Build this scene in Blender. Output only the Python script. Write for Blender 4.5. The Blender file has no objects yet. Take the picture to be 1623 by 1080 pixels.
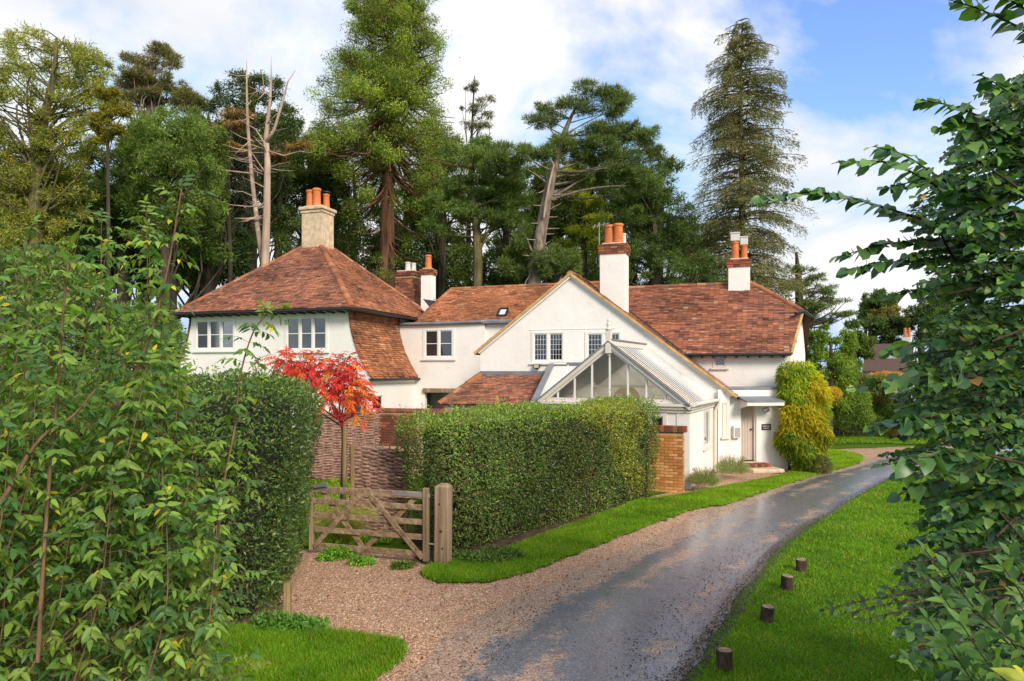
import bpy, math, random
import numpy as np
from mathutils import Vector, Matrix
random.seed(7)
R = math.radians
sc = bpy.context.scene

# ---------------------------------------------------------------- camera, sky, sun, exposure
CAM_H = 3.1
FPX = 1082.0                      # focal length in photo pixels (1623 wide)
HORIZON = 588.0
cam_d = bpy.data.cameras.new('camera'); cam = bpy.data.objects.new('camera', cam_d)
sc.collection.objects.link(cam); sc.camera = cam
cam.location = (0, 0, CAM_H); cam.rotation_euler = (R(90), 0, 0)
cam_d.sensor_width = 36.0; cam_d.lens = 36.0 * FPX / 1623.0
cam_d.shift_y = (HORIZON - 540.0) / 1623.0
cam_d.clip_start = 0.1; cam_d.clip_end = 3000

SUN_EL, SUN_AZ = R(33), math.atan2(0.52, -0.85)     # azimuth measured from +Y towards +X
w = bpy.data.worlds.new('World'); sc.world = w; w.use_nodes = True
nt = w.node_tree; nt.nodes.clear()
def N(t, **k):
    n = nt.nodes.new(t)
    for a, b in k.items(): setattr(n, a, b)
    return n
out = N('ShaderNodeOutputWorld'); bg = N('ShaderNodeBackground'); bg.inputs[1].default_value = 0.122
sky = N('ShaderNodeTexSky', sky_type='NISHITA'); sky.sun_disc = False
sky.sun_elevation = SUN_EL; sky.sun_rotation = SUN_AZ; sky.air_density = 1.0; sky.dust_density = 0.6; sky.ozone_density = 2.0
tc = N('ShaderNodeTexCoord'); sep = N('ShaderNodeSeparateXYZ'); nt.links.new(tc.outputs['Generated'], sep.inputs[0])
addz = N('ShaderNodeMath', operation='ADD'); nt.links.new(sep.outputs[2], addz.inputs[0]); addz.inputs[1].default_value = 0.32
absz = N('ShaderNodeMath', operation='MAXIMUM'); nt.links.new(addz.outputs[0], absz.inputs[0]); absz.inputs[1].default_value = 0.08
cmb = N('ShaderNodeCombineXYZ')
for i in (0, 1):
    dv = N('ShaderNodeMath', operation='DIVIDE'); nt.links.new(sep.outputs[i], dv.inputs[0]); nt.links.new(absz.outputs[0], dv.inputs[1])
    nt.links.new(dv.outputs[0], cmb.inputs[i])
mp = N('ShaderNodeMapping'); nt.links.new(cmb.outputs[0], mp.inputs[0]); mp.inputs['Location'].default_value = (1.1, 7.3, 2.0)
no = N('ShaderNodeTexNoise'); nt.links.new(mp.outputs[0], no.inputs['Vector'])
no.inputs['Scale'].default_value = 1.35; no.inputs['Detail'].default_value = 9; no.inputs['Roughness'].default_value = 0.56; no.inputs['Distortion'].default_value = 0.35
cr = N('ShaderNodeValToRGB'); nt.links.new(no.outputs['Fac'], cr.inputs[0])
cr.color_ramp.elements[0].position = 0.415; cr.color_ramp.elements[0].color = (0, 0, 0, 1)
cr.color_ramp.elements[1].position = 0.545; cr.color_ramp.elements[1].color = (1, 1, 1, 1)
no2 = N('ShaderNodeTexNoise'); nt.links.new(mp.outputs[0], no2.inputs['Vector']); no2.inputs['Scale'].default_value = 2.6; no2.inputs['Detail'].default_value = 5
cr2 = N('ShaderNodeValToRGB'); nt.links.new(no2.outputs['Fac'], cr2.inputs[0])
cr2.color_ramp.elements[0].position = 0.3; cr2.color_ramp.elements[0].color = (4.4, 4.5, 4.8, 1)
cr2.color_ramp.elements[1].position = 0.62; cr2.color_ramp.elements[1].color = (5.7, 5.65, 5.6, 1)
skm = N('ShaderNodeMixRGB', blend_type='MULTIPLY'); skm.inputs[0].default_value = 1
nt.links.new(sky.outputs[0], skm.inputs[1]); skm.inputs[2].default_value = (1.15, 1.25, 1.6, 1)
dk = N('ShaderNodeMixRGB', blend_type='DARKEN'); dk.inputs[0].default_value = 1; nt.links.new(skm.outputs[0], dk.inputs[1]); dk.inputs[2].default_value = (2.75, 3.75, 5.15, 1)
mix = N('ShaderNodeMixRGB'); nt.links.new(cr.outputs[0], mix.inputs[0]); nt.links.new(dk.outputs[0], mix.inputs[1]); nt.links.new(cr2.outputs[0], mix.inputs[2])
nt.links.new(mix.outputs[0], bg.inputs[0]); nt.links.new(bg.outputs[0], out.inputs[0])

sl = bpy.data.lights.new('sun', 'SUN'); sun = bpy.data.objects.new('sun', sl); sc.collection.objects.link(sun)
sl.energy = 2.5; sl.angle = R(18); sl.color = (1.0, 0.90, 0.77)
sd = Vector((math.sin(SUN_AZ) * math.cos(SUN_EL), math.cos(SUN_AZ) * math.cos(SUN_EL), math.sin(SUN_EL)))
sun.rotation_euler = sd.to_track_quat('Z', 'Y').to_euler(); sun.location = (0, 0, 40)
vs = sc.view_settings; vs.view_transform = 'Standard'; vs.look = 'None'; vs.gamma = 1; vs.exposure = 0.70; vs.use_curve_mapping = False
sc.cycles.max_bounces = 6; sc.cycles.diffuse_bounces = 3; sc.cycles.glossy_bounces = 2; sc.cycles.transmission_bounces = 4
sc.cycles.transparent_max_bounces = 12; sc.cycles.caustics_reflective = False; sc.cycles.caustics_refractive = False

# ---------------------------------------------------------------- helpers
def at(u, v, d):                   # a point seen at photo pixel (u, v) and d metres deep
    return Vector(((u - 811.5) / FPX * d, d, CAM_H - (v - HORIZON) / FPX * d))
def gp(u, v):                      # a point on the ground
    d = CAM_H * FPX / (v - HORIZON)
    return ((u - 811.5) / FPX * d, d)
def rng(s): return np.random.default_rng(s)
def unit(a): return a / np.maximum(np.linalg.norm(a, axis=-1, keepdims=True), 1e-9)

def srgb(h):
    c = [int(h[i:i + 2], 16) / 255 for i in (0, 2, 4)]
    return tuple((x / 12.92 if x <= 0.04045 else ((x + 0.055) / 1.055) ** 2.4) for x in c)

def tag(o, label=None, cat=None, group=None, kind=None):
    if label: o['label'] = label
    if cat: o['category'] = cat
    if group: o['group'] = group
    if kind: o['kind'] = kind
    return o
def link(name, me, parent=None, mat=None):
    o = bpy.data.objects.new(name, me); sc.collection.objects.link(o)
    if parent is not None: o.parent = parent
    if mat is not None and me is not None and len(me.materials) == 0: me.materials.append(mat)
    return o
def empty(name, loc=(0, 0, 0), rz=0.0, parent=None):
    o = bpy.data.objects.new(name, None); sc.collection.objects.link(o)
    o.location = loc; o.rotation_euler = (0, 0, rz); o.empty_display_size = 0.2
    if parent is not None: o.parent = parent
    return o

def np_mesh(name, V, F, col=None, smooth=False):
    V = np.asarray(V, dtype=np.float32); F = np.asarray(F, dtype=np.int32)
    k = F.shape[1]; me = bpy.data.meshes.new(name)
    me.vertices.add(len(V)); me.vertices.foreach_set('co', V.ravel())
    me.loops.add(F.size); me.loops.foreach_set('vertex_index', F.ravel())
    me.polygons.add(len(F)); me.polygons.foreach_set('loop_start', np.arange(0, F.size, k, dtype=np.int32))
    if smooth: me.polygons.foreach_set('use_smooth', np.ones(len(F), dtype=bool))
    me.update(calc_edges=True)
    if col is not None:
        a = me.color_attributes.new('Col', 'FLOAT_COLOR', 'POINT')
        c = np.ones((len(V), 4), dtype=np.float32); c[:, :3] = col
        a.data.foreach_set('color', c.ravel())
    return me

class MB:
    """collects shapes of one part"""
    def __init__(s): s.v = []; s.f = []; s.c = []
    def add(s, verts, faces, col=None):
        b = len(s.v); s.v += [tuple(p) for p in verts]; s.f += [tuple(i + b for i in f) for f in faces]
        s.c += [col if col is not None else (1, 1, 1)] * len(verts); return s
    def box(s, x0, x1, y0, y1, z0, z1, col=None):
        return s.add([(x0, y0, z0), (x1, y0, z0), (x1, y1, z0), (x0, y1, z0), (x0, y0, z1), (x1, y0, z1), (x1, y1, z1), (x0, y1, z1)],
                     [(0, 3, 2, 1), (4, 5, 6, 7), (0, 1, 5, 4), (1, 2, 6, 5), (2, 3, 7, 6), (3, 0, 4, 7)], col)
    def bar(s, p, q, wx, wy, up=(0, 0, 1), col=None):
        p = Vector(p); q = Vector(q); d = (q - p).normalized(); upv = Vector(up)
        if abs(d.dot(upv)) > 0.98: upv = Vector((0, 1, 0))
        x = d.cross(upv).normalized(); y = x.cross(d)
        vs = []
        for o in (p, q):
            for i, j in ((-1, -1), (1, -1), (1, 1), (-1, 1)): vs.append(o + x * (i * wx / 2) + y * (j * wy / 2))
        return s.add(vs, [(0, 1, 2, 3), (7, 6, 5, 4), (0, 4, 5, 1), (1, 5, 6, 2), (2, 6, 7, 3), (3, 7, 4, 0)], col)
    def prism(s, poly, z0, z1, col=None):      # poly in xy
        n = len(poly); vs = [(x, y, z0) for x, y in poly] + [(x, y, z1) for x, y in poly]
        return s.add(vs, [tuple(range(n - 1, -1, -1)), tuple(range(n, 2 * n))] + [(i, (i + 1) % n, n + (i + 1) % n, n + i) for i in range(n)], col)
    def slab(s, pts, off, col=None):           # polygon extruded by vector off
        n = len(pts); off = Vector(off); P = [Vector(p) for p in pts]
        return s.add(P + [p + off for p in P], [tuple(range(n)), tuple(range(2 * n - 1, n - 1, -1))] + [(i, n + i, n + (i + 1) % n, (i + 1) % n) for i in range(n)], col)
    def tube(s, pts, rad, n=6, col=None, cap=True):
        pts = [Vector(p) for p in pts]; m = len(pts)
        if not hasattr(rad, '__len__'): rad = [rad] * m
        vs = []; up = Vector((0.3, 0.2, 1))
        x = None
        for i, p in enumerate(pts):
            d = (pts[min(i + 1, m - 1)] - pts[max(i - 1, 0)])
            d = d.normalized() if d.length > 1e-9 else Vector((0, 0, 1))
            if x is None: x = d.cross(Vector((0.37, 0.91, 0.13))).normalized()
            x = (x - d * x.dot(d)).normalized(); y = d.cross(x)
            for k in range(n):
                a = 2 * math.pi * k / n; vs.append(p + (x * math.cos(a) + y * math.sin(a)) * rad[i])
        fs = [(i * n + k, i * n + (k + 1) % n, (i + 1) * n + (k + 1) % n, (i + 1) * n + k) for i in range(m - 1) for k in range(n)]
        if cap: fs += [tuple(range(n - 1, -1, -1)), tuple(range((m - 1) * n, m * n))]
        return s.add(vs, fs, col)
    def lathe(s, c, prof, n=12, col=None):     # prof: (r, z)
        c = Vector(c); m = len(prof)
        vs = [(c.x + r * math.cos(2 * math.pi * k / n), c.y + r * math.sin(2 * math.pi * k / n), c.z + z) for r, z in prof for k in range(n)]
        fs = [(i * n + k, i * n + (k + 1) % n, (i + 1) * n + (k + 1) % n, (i + 1) * n + k) for i in range(m - 1) for k in range(n)]
        fs += [tuple(range(n - 1, -1, -1)), tuple(range((m - 1) * n, m * n))]
        return s.add(vs, fs, col)
    def build(s, name, mat=None, parent=None, smooth=False, bevel=0.0):
        me = bpy.data.meshes.new(name); me.from_pydata(s.v, [], s.f)
        a = me.color_attributes.new('Col', 'FLOAT_COLOR', 'POINT')
        c = np.ones((len(s.v), 4), dtype=np.float32); c[:, :3] = np.array(s.c, dtype=np.float32).reshape(-1, 3); a.data.foreach_set('color', c.ravel())
        if smooth: me.polygons.foreach_set('use_smooth', [True] * len(me.polygons))
        me.update()
        o = link(name, me, parent, mat)
        if bevel:
            b = o.modifiers.new('bevel', 'BEVEL'); b.width = bevel; b.segments = 2; b.limit_method = 'ANGLE'
        return o

# ---------------------------------------------------------------- materials
def new_mat(name):
    m = bpy.data.materials.new(name); m.use_nodes = True; t = m.node_tree; t.nodes.clear()
    o = t.nodes.new('ShaderNodeOutputMaterial'); return m, t, o
def nd(t, ty, ins=None, **k):
    n = t.nodes.new(ty)
    for a, b in k.items(): setattr(n, a, b)
    for a, b in (ins or {}).items():
        if isinstance(b, bpy.types.NodeSocket): t.links.new(b, n.inputs[a])
        else: n.inputs[a].default_value = b
    return n
def ramp(t, fac, stops):
    n = t.nodes.new('ShaderNodeValToRGB'); t.links.new(fac, n.inputs[0]); e = n.color_ramp.elements
    while len(e) < len(stops): e.new(0.5)
    for i, (p, c) in enumerate(stops): e[i].position = p; e[i].color = tuple(c) + ((1,) if len(c) == 3 else ())
    return n.outputs[0]
def mixc(t, fac, a, b, mode='MIX'):
    n = t.nodes.new('ShaderNodeMixRGB'); n.blend_type = mode
    for i, x in ((0, fac), (1, a), (2, b)):
        if isinstance(x, bpy.types.NodeSocket): t.links.new(x, n.inputs[i])
        elif i == 0: n.inputs[0].default_value = x
        else: n.inputs[i].default_value = tuple(x) + ((1,) if len(x) == 3 else ())
    return n.outputs[0]
def coords(t, kind='Object'): return t.nodes.new('ShaderNodeTexCoord').outputs[kind]
def noise(t, vec, scale, detail=4, rough=0.55):
    n = nd(t, 'ShaderNodeTexNoise', {'Vector': vec, 'Scale': scale, 'Detail': detail, 'Roughness': rough}); return n.outputs['Fac']
def bump(t, h, strength=0.3, dist=0.01):
    return nd(t, 'ShaderNodeBump', {'Height': h, 'Strength': strength, 'Distance': dist}).outputs[0]

def plain(name, base, rough=0.6, var=0.12, scale=3.0, metal=0.0, spec=0.4, bstr=0.15, fine=40.0, stain=None, col_attr=False):
    m, t, o = new_mat(name); c = coords(t)
    n1 = noise(t, c, scale, 5); n2 = noise(t, c, fine, 3)
    lo = tuple(x * (1 - var) for x in base); hi = tuple(min(1, x * (1 + var)) for x in base)
    col = ramp(t, n1, [(0.3, lo), (0.7, hi)])
    if stain: col = mixc(t, ramp(t, noise(t, c, scale * 0.7, 6, 0.65), [(0.5, (0, 0, 0)), (0.72, (stain[3],) * 3)]), col, stain[:3])
    if col_attr: col = mixc(t, 1.0, col, nd(t, 'ShaderNodeAttribute', attribute_name='Col').outputs['Color'], 'MULTIPLY')
    p = nd(t, 'ShaderNodeBsdfPrincipled', {'Base Color': col, 'Roughness': rough, 'Metallic': metal, 'Specular IOR Level': spec, 'Normal': bump(t, n2, bstr, 0.01)})
    t.links.new(p.outputs[0], o.inputs[0]); return m

def leaf_mat(name, rough=0.45, trans=0.36, tint=(1.0, 1.0, 1.0), spec=0.35):
    m, t, o = new_mat(name)
    col = nd(t, 'ShaderNodeAttribute', attribute_name='Col').outputs['Color']
    n = noise(t, coords(t), 0.9, 3)
    col = mixc(t, 1.0, col, ramp(t, n, [(0.25, tuple(0.95 * x for x in tint)), (0.75, tuple(1.5 * x for x in tint))]), 'MULTIPLY')
    p = nd(t, 'ShaderNodeBsdfPrincipled', {'Base Color': col, 'Roughness': rough, 'Specular IOR Level': spec})
    tr = nd(t, 'ShaderNodeBsdfTranslucent', {'Color': mixc(t, 1.0, col, (1.25, 1.35, 0.6), 'MULTIPLY')})
    mx = nd(t, 'ShaderNodeMixShader', {0: trans, 1: p.outputs[0], 2: tr.outputs[0]})
    t.links.new(mx.outputs[0], o.inputs[0]); return m

def glass_mat(name, tint=(0.95, 1, 0.98), refl=1.0, ior=1.5):
    m, t, o = new_mat(name)
    g = nd(t, 'ShaderNodeBsdfGlossy', {'Color': (0.9, 0.95, 1, 1), 'Roughness': 0.02})
    tr = nd(t, 'ShaderNodeBsdfTransparent', {'Color': tuple(tint) + (1,)})
    f = nd(t, 'ShaderNodeFresnel', {'IOR': ior})
    mth = nd(t, 'ShaderNodeMath', {0: f.outputs[0], 1: refl}, operation='MULTIPLY')
    mx = nd(t, 'ShaderNodeMixShader', {0: mth.outputs[0], 1: tr.outputs[0], 2: g.outputs[0]})
    t.links.new(mx.outputs[0], o.inputs[0]); return m

M = {}
def render_mat():
    m, t, o = new_mat('white_render'); c = coords(t)
    col = ramp(t, noise(t, c, 0.7, 5), [(0.3, (0.80, 0.755, 0.695)), (0.7, (0.88, 0.84, 0.79))])
    mp_ = nd(t, 'ShaderNodeMapping', {'Vector': c, 'Scale': (2.2, 2.2, 0.35)})
    col = mixc(t, ramp(t, noise(t, mp_.outputs[0], 1.6, 7, 0.7), [(0.55, (0, 0, 0)), (0.85, (0.35,) * 3)]), col, (0.60, 0.55, 0.47))
    col = mixc(t, ramp(t, noise(t, c, 2.4, 8, 0.72), [(0.58, (0, 0, 0)), (0.75, (0.4,) * 3)]), col, (0.60, 0.56, 0.48))
    h = nd(t, 'ShaderNodeMath', {0: noise(t, c, 26, 4), 1: nd(t, 'ShaderNodeMath', {0: noise(t, c, 2.2, 3), 1: 2.5}, operation='MULTIPLY').outputs[0]}, operation='ADD')
    p = nd(t, 'ShaderNodeBsdfPrincipled', {'Base Color': col, 'Roughness': 0.88, 'Specular IOR Level': 0.2, 'Normal': bump(t, h.outputs[0], 0.35, 0.02)})
    t.links.new(p.outputs[0], o.inputs[0]); return m
M['render'] = render_mat()
M['pale_reflection'] = plain('pale_reflection_glass', (0.66, 0.66, 0.60), 0.2, 0.05, 2.0, spec=0.5, bstr=0.02)  # opaque pale colour stands in for the bright reflection on the bay glass
M['paint'] = plain('cream_paint', (0.72, 0.66, 0.58), 0.5, 0.05, 3.0, bstr=0.08)
M['door'] = plain('door_paint', (0.56, 0.45, 0.375), 0.5, 0.05, 3.0, bstr=0.08)
M['paintw'] = plain('white_paint', (0.80, 0.77, 0.72), 0.45, 0.04, 3.0, bstr=0.08)
M['tile'] = plain('clay_tile', (1, 1, 1), 0.75, 0.22, 6.0, col_attr=True, bstr=0.3, fine=60, spec=0.25)
M['deck'] = plain('roof_deck', (0.09, 0.045, 0.03), 0.9)
M['mortar_edge'] = plain('verge_mortar', (0.55, 0.34, 0.14), 0.85, 0.3, 4.0)
M['lead'] = plain('lead_sheet', (0.20, 0.21, 0.23), 0.55, 0.2, 2.0, metal=0.1)
M['iron'] = plain('black_iron', (0.018, 0.018, 0.02), 0.45, 0.2)
M['brick'] = plain('brick', (1, 1, 1), 0.85, 0.25, 9.0, col_attr=True, bstr=0.5, fine=70, spec=0.2)
M['mortar'] = plain('mortar', (0.50, 0.34, 0.19), 0.95, 0.15, 5)
M['stone'] = plain('stone_render', (0.62, 0.48, 0.33), 0.9, 0.25, 5.0, bstr=0.5, fine=40, stain=(0.26, 0.20, 0.13, 0.5), spec=0.15)
M['pot'] = plain('terracotta', (0.62, 0.18, 0.05), 0.75, 0.2, 3.0, stain=(0.25, 0.12, 0.06, 0.5))
M['cowl'] = plain('cowl_white', (0.62, 0.60, 0.56), 0.6, 0.15)
M['glass'] = glass_mat('window_glass', (0.8, 0.85, 0.85), 1.7)
M['cglass'] = glass_mat('conservatory_glass', (0.985, 0.995, 0.985), 0.9)
M['rglass'] = glass_mat('roof_glass', (0.985, 0.99, 0.985), 1.0)
M['grey_blind'] = plain('grey_blind', (0.22, 0.22, 0.25), 0.7, 0.08)
M['curtain'] = plain('tan_curtain', (0.30, 0.16, 0.06), 0.9, 0.15, 8)
M['cream'] = plain('cream_panel', (0.55, 0.47, 0.30), 0.7, 0.08)
M['metal'] = plain('galvanised', (0.55, 0.56, 0.57), 0.4, 0.15, metal=0.7)
M['box'] = plain('letterbox_metal', (0.45, 0.42, 0.38), 0.45, 0.1, metal=0.4)
M['slate'] = plain('sign_slate', (0.03, 0.03, 0.033), 0.6, 0.1)
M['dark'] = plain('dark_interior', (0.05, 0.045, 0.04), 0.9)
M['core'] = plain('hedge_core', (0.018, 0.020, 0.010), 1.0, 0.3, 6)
M['floor'] = plain('stone_floor', (0.3, 0.27, 0.23), 0.8)
M['leaf'] = leaf_mat('leaf', trans=0.4, tint=(1.65, 1.55, 1.2))
M['tree_leaf'] = leaf_mat('tree_leaf', 0.5, 0.42, tint=(1.85, 1.65, 1.25), spec=0.3)
M['gloss_leaf'] = leaf_mat('glossy_leaf', 0.36, 0.3, tint=(1.9, 1.7, 1.3), spec=0.4)
M['needle'] = leaf_mat('needle', 0.6, 0.3, tint=(2.3, 2.0, 1.5), spec=0.2)
M['petal'] = leaf_mat('autumn_leaf', 0.55, 0.45, spec=0.25)
M['grassb'] = leaf_mat('grass_blade', 0.55, 0.3, tint=(1.35, 1.3, 0.6), spec=0.2)

def bark(name, a, b, scale=6.0, stretch=0.15):
    m, t, o = new_mat(name); c = coords(t)
    mpn = nd(t, 'ShaderNodeMapping', {'Vector': c, 'Scale': (1, 1, stretch)})
    n = noise(t, mpn.outputs[0], scale, 6, 0.65); n2 = noise(t, c, 1.3, 3)
    col = mixc(t, ramp(t, n2, [(0.45, (0, 0, 0)), (0.75, (0.45,) * 3)]), ramp(t, n, [(0.32, a), (0.68, b)]), tuple(0.6 * x for x in a))
    p = nd(t, 'ShaderNodeBsdfPrincipled', {'Base Color': col, 'Roughness': 0.9, 'Specular IOR Level': 0.15, 'Normal': bump(t, n, 0.8, 0.05)})
    t.links.new(p.outputs[0], o.inputs[0]); return m
def blind_mat():
    m, t, o = new_mat('white_blind')
    a = nd(t, 'ShaderNodeBsdfDiffuse', {'Color': (0.80, 0.79, 0.74, 1)}); b = nd(t, 'ShaderNodeBsdfTranslucent', {'Color': (0.85, 0.85, 0.80, 1)})
    t.links.new(nd(t, 'ShaderNodeMixShader', {0: 0.5, 1: a.outputs[0], 2: b.outputs[0]}).outputs[0], o.inputs[0]); return m
M['blind_w'] = blind_mat()
M['bark_red'] = bark('redwood_bark', (0.07, 0.030, 0.018), (0.30, 0.155, 0.09), 5, 0.08)
M['bark_grey'] = bark('grey_bark', (0.028, 0.023, 0.017), (0.105, 0.085, 0.06), 6)
M['bark_pine'] = bark('pine_bark', (0.085, 0.065, 0.05), (0.34, 0.27, 0.205), 6, 0.25)
M['bark_dead'] = bark('dead_wood', (0.30, 0.205, 0.15), (0.58, 0.44, 0.35), 4, 0.1)
M['bark_moss'] = bark('mossy_bark', (0.05, 0.045, 0.02), (0.20, 0.17, 0.075), 6)
M['stem'] = bark('shrub_stem', (0.10, 0.055, 0.03), (0.27, 0.17, 0.10), 14, 0.3)
M['twig'] = bark('dark_twig', (0.035, 0.022, 0.015), (0.10, 0.07, 0.05), 14, 0.3)
M['wood'] = bark('weathered_wood', (0.16, 0.105, 0.062), (0.44, 0.32, 0.21), 9, 0.06)
M['woodh'] = bark('weathered_rail', (0.17, 0.11, 0.065), (0.45, 0.325, 0.21), 9, 1.0)
M['post'] = bark('pale_post', (0.20, 0.13, 0.06), (0.42, 0.30, 0.15), 9, 0.06)
M['rod'] = bark('hazel_rod', (0.14, 0.075, 0.055), (0.50, 0.31, 0.24), 12, 1.0)
M['stump'] = bark('stump_wood', (0.025, 0.018, 0.013), (0.12, 0.08, 0.055), 16, 0.4)

def ground_mats():
    # mown grass soil sheet
    m, t, o = new_mat('lawn_soil'); c = coords(t)
    n1 = noise(t, c, 0.35, 4); n2 = noise(t, c, 14, 5, 0.7)
    col = ramp(t, n2, [(0.25, (0.026, 0.065, 0.004)), (0.5, (0.055, 0.125, 0.006)), (0.8, (0.10, 0.19, 0.010))])
    col = mixc(t, ramp(t, n1, [(0.45, (0, 0, 0)), (0.7, (0.5,) * 3)]), col, (0.075, 0.125, 0.015))
    p = nd(t, 'ShaderNodeBsdfPrincipled', {'Base Color': col, 'Roughness': 0.9, 'Specular IOR Level': 0.1, 'Normal': bump(t, n2, 0.8, 0.03)})
    t.links.new(p.outputs[0], o.inputs[0]); M['lawn'] = m
    # gravel
    m, t, o = new_mat('pea_gravel'); c = coords(t)
    v = nd(t, 'ShaderNodeTexVoronoi', {'Vector': c, 'Scale': 62.0}); v2 = nd(t, 'ShaderNodeTexVoronoi', {'Vector': c, 'Scale': 27.0})
    sep = nd(t, 'ShaderNodeSeparateColor', {0: v.outputs['Color']})
    col = ramp(t, sep.outputs[0], [(0.0, (0.15, 0.08, 0.045)), (0.3, (0.42, 0.225, 0.115)), (0.62, (0.58, 0.34, 0.185)), (0.86, (0.66, 0.47, 0.32)), (1.0, (0.74, 0.62, 0.52))])
    dirt = ramp(t, noise(t, c, 1.1, 6, 0.65), [(0.42, (0, 0, 0)), (0.72, (0.65,) * 3)])
    col = mixc(t, dirt, col, (0.38, 0.22, 0.17))
    h = nd(t, 'ShaderNodeMath', {0: v.outputs['Distance'], 1: v2.outputs['Distance']}, operation='ADD')
    p = nd(t, 'ShaderNodeBsdfPrincipled', {'Base Color': col, 'Roughness': 0.75, 'Specular IOR Level': 0.25, 'Normal': bump(t, h.outputs[0], 1.0, -0.02)})
    t.links.new(p.outputs[0], o.inputs[0]); M['gravel'] = m
    # wet tarmac lane, Col.r = position across (0 left edge, 1 right edge)
    m, t, o = new_mat('wet_tarmac'); c = coords(t)
    at_ = nd(t, 'ShaderNodeAttribute', attribute_name='Col').outputs['Color']; s = nd(t, 'ShaderNodeSeparateColor', {0: at_}).outputs[0]
    v = nd(t, 'ShaderNodeTexVoronoi', {'Vector': c, 'Scale': 75.0}); sv = nd(t, 'ShaderNodeSeparateColor', {0: v.outputs['Color']}).outputs[0]
    chip = ramp(t, sv, [(0.0, (0.062, 0.062, 0.084)), (0.55, (0.138, 0.138, 0.175)), (1.0, (0.25, 0.245, 0.29))])
    stone = ramp(t, sv, [(0.0, (0.15, 0.085, 0.055)), (0.4, (0.40, 0.23, 0.135)), (0.75, (0.54, 0.33, 0.21)), (1.0, (0.68, 0.54, 0.44))])
    mpr = nd(t, 'ShaderNodeMapping', {'Vector': c, 'Rotation': (0, 0, R(32)), 'Scale': (1.0, 0.22, 1.0)})
    big = noise(t, c, 1.15, 8, 0.70)
    fine = noise(t, c, 9.0, 5, 0.7)
    edge = ramp(t, s, [(0.0, (1, 1, 1)), (0.08, (0.75,) * 3), (0.19, (0.34,) * 3), (0.32, (0.08,) * 3), (0.44, (0.20,) * 3), (0.55, (0.08,) * 3), (0.72, (0.02,) * 3), (0.84, (0.18,) * 3), (1.0, (0.0,) * 3)])
    lit = nd(t, 'ShaderNodeMath', {0: edge, 1: big}, operation='ADD')
    lit2 = nd(t, 'ShaderNodeMath', {0: lit.outputs[0], 1: nd(t, 'ShaderNodeMath', {0: fine, 1: 0.45}, operation='MULTIPLY').outputs[0]}, operation='ADD')
    litm = ramp(t, lit2.outputs[0], [(0.86, (0, 0, 0)), (1.24, (0.85,) * 3)])
    col = mixc(t, litm, chip, stone)
    trk = ramp(t, s, [(0.0, (0, 0, 0)), (0.22, (0.0,) * 3), (0.32, (0.5,) * 3), (0.42, (0.0,) * 3), (0.60, (0.0,) * 3), (0.70, (0.5,) * 3), (0.80, (0.0,) * 3), (1.0, (0, 0, 0))])
    col = mixc(t, nd(t, 'ShaderNodeMath', {0: trk, 1: noise(t, mpr.outputs[0], 2.2, 6, 0.7)}, operation='MULTIPLY').outputs[0], col, (0.085, 0.085, 0.105))
    # dark mud and crumbled verge along the right edge, leaf mulch smears
    mudf = nd(t, 'ShaderNodeMath', {0: ramp(t, s, [(0.89, (0, 0, 0)), (0.97, (0.6,) * 3), (1.0, (0.9,) * 3)]), 1: nd(t, 'ShaderNodeMath', {0: fine, 1: 0.9}, operation='MULTIPLY').outputs[0]}, operation='ADD')
    mud = ramp(t, mudf.outputs[0], [(0.72, (0, 0, 0)), (1.0, (0.9,) * 3)])
    col = mixc(t, mud, col, (0.060, 0.047, 0.042))
    smear = ramp(t, noise(t, c, 2.6, 9, 0.78), [(0.56, (0, 0, 0)), (0.66, (0.75,) * 3)])
    col = mixc(t, smear, col, (0.048, 0.036, 0.032))
    wet = ramp(t, noise(t, mpr.outputs[0], 0.8, 5, 0.6), [(0.3, (0.30,) * 3), (0.7, (0.50,) * 3)])
    speck = ramp(t, noise(t, c, 38, 4, 0.8), [(0.56, (0, 0, 0)), (0.66, (0.75,) * 3)])
    col = mixc(t, speck, col, (0.075, 0.052, 0.042))
    rough = mixc(t, litm, wet, (0.7, 0.7, 0.7)); rough = mixc(t, smear, rough, (0.55,) * 3); rough = mixc(t, mud, rough, (0.5,) * 3)
    p = nd(t, 'ShaderNodeBsdfPrincipled', {'Base Color': col, 'Roughness': rough, 'Specular IOR Level': 0.6, 'Coat Weight': nd(t, 'ShaderNodeMath', {0: 1.0, 1: nd(t, 'ShaderNodeMath', {0: nd(t, 'ShaderNodeMath', {0: litm, 1: smear}, operation='MAXIMUM').outputs[0], 1: 0.6}, operation='MULTIPLY').outputs[0]}, operation='SUBTRACT').outputs[0], 'Coat Roughness': 0.2, 'Coat IOR': 1.55, 'Normal': bump(t, nd(t, 'ShaderNodeMath', {0: v.outputs['Distance'], 1: fine}, operation='ADD').outputs[0], 0.6, -0.008)})
    t.links.new(p.outputs[0], o.inputs[0]); M['road'] = m
    # bare earth
    M['earth'] = plain('bare_earth', (0.085, 0.058, 0.038), 0.95, 0.4, 5, bstr=0.8, fine=30, spec=0.1)
ground_mats()

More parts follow.
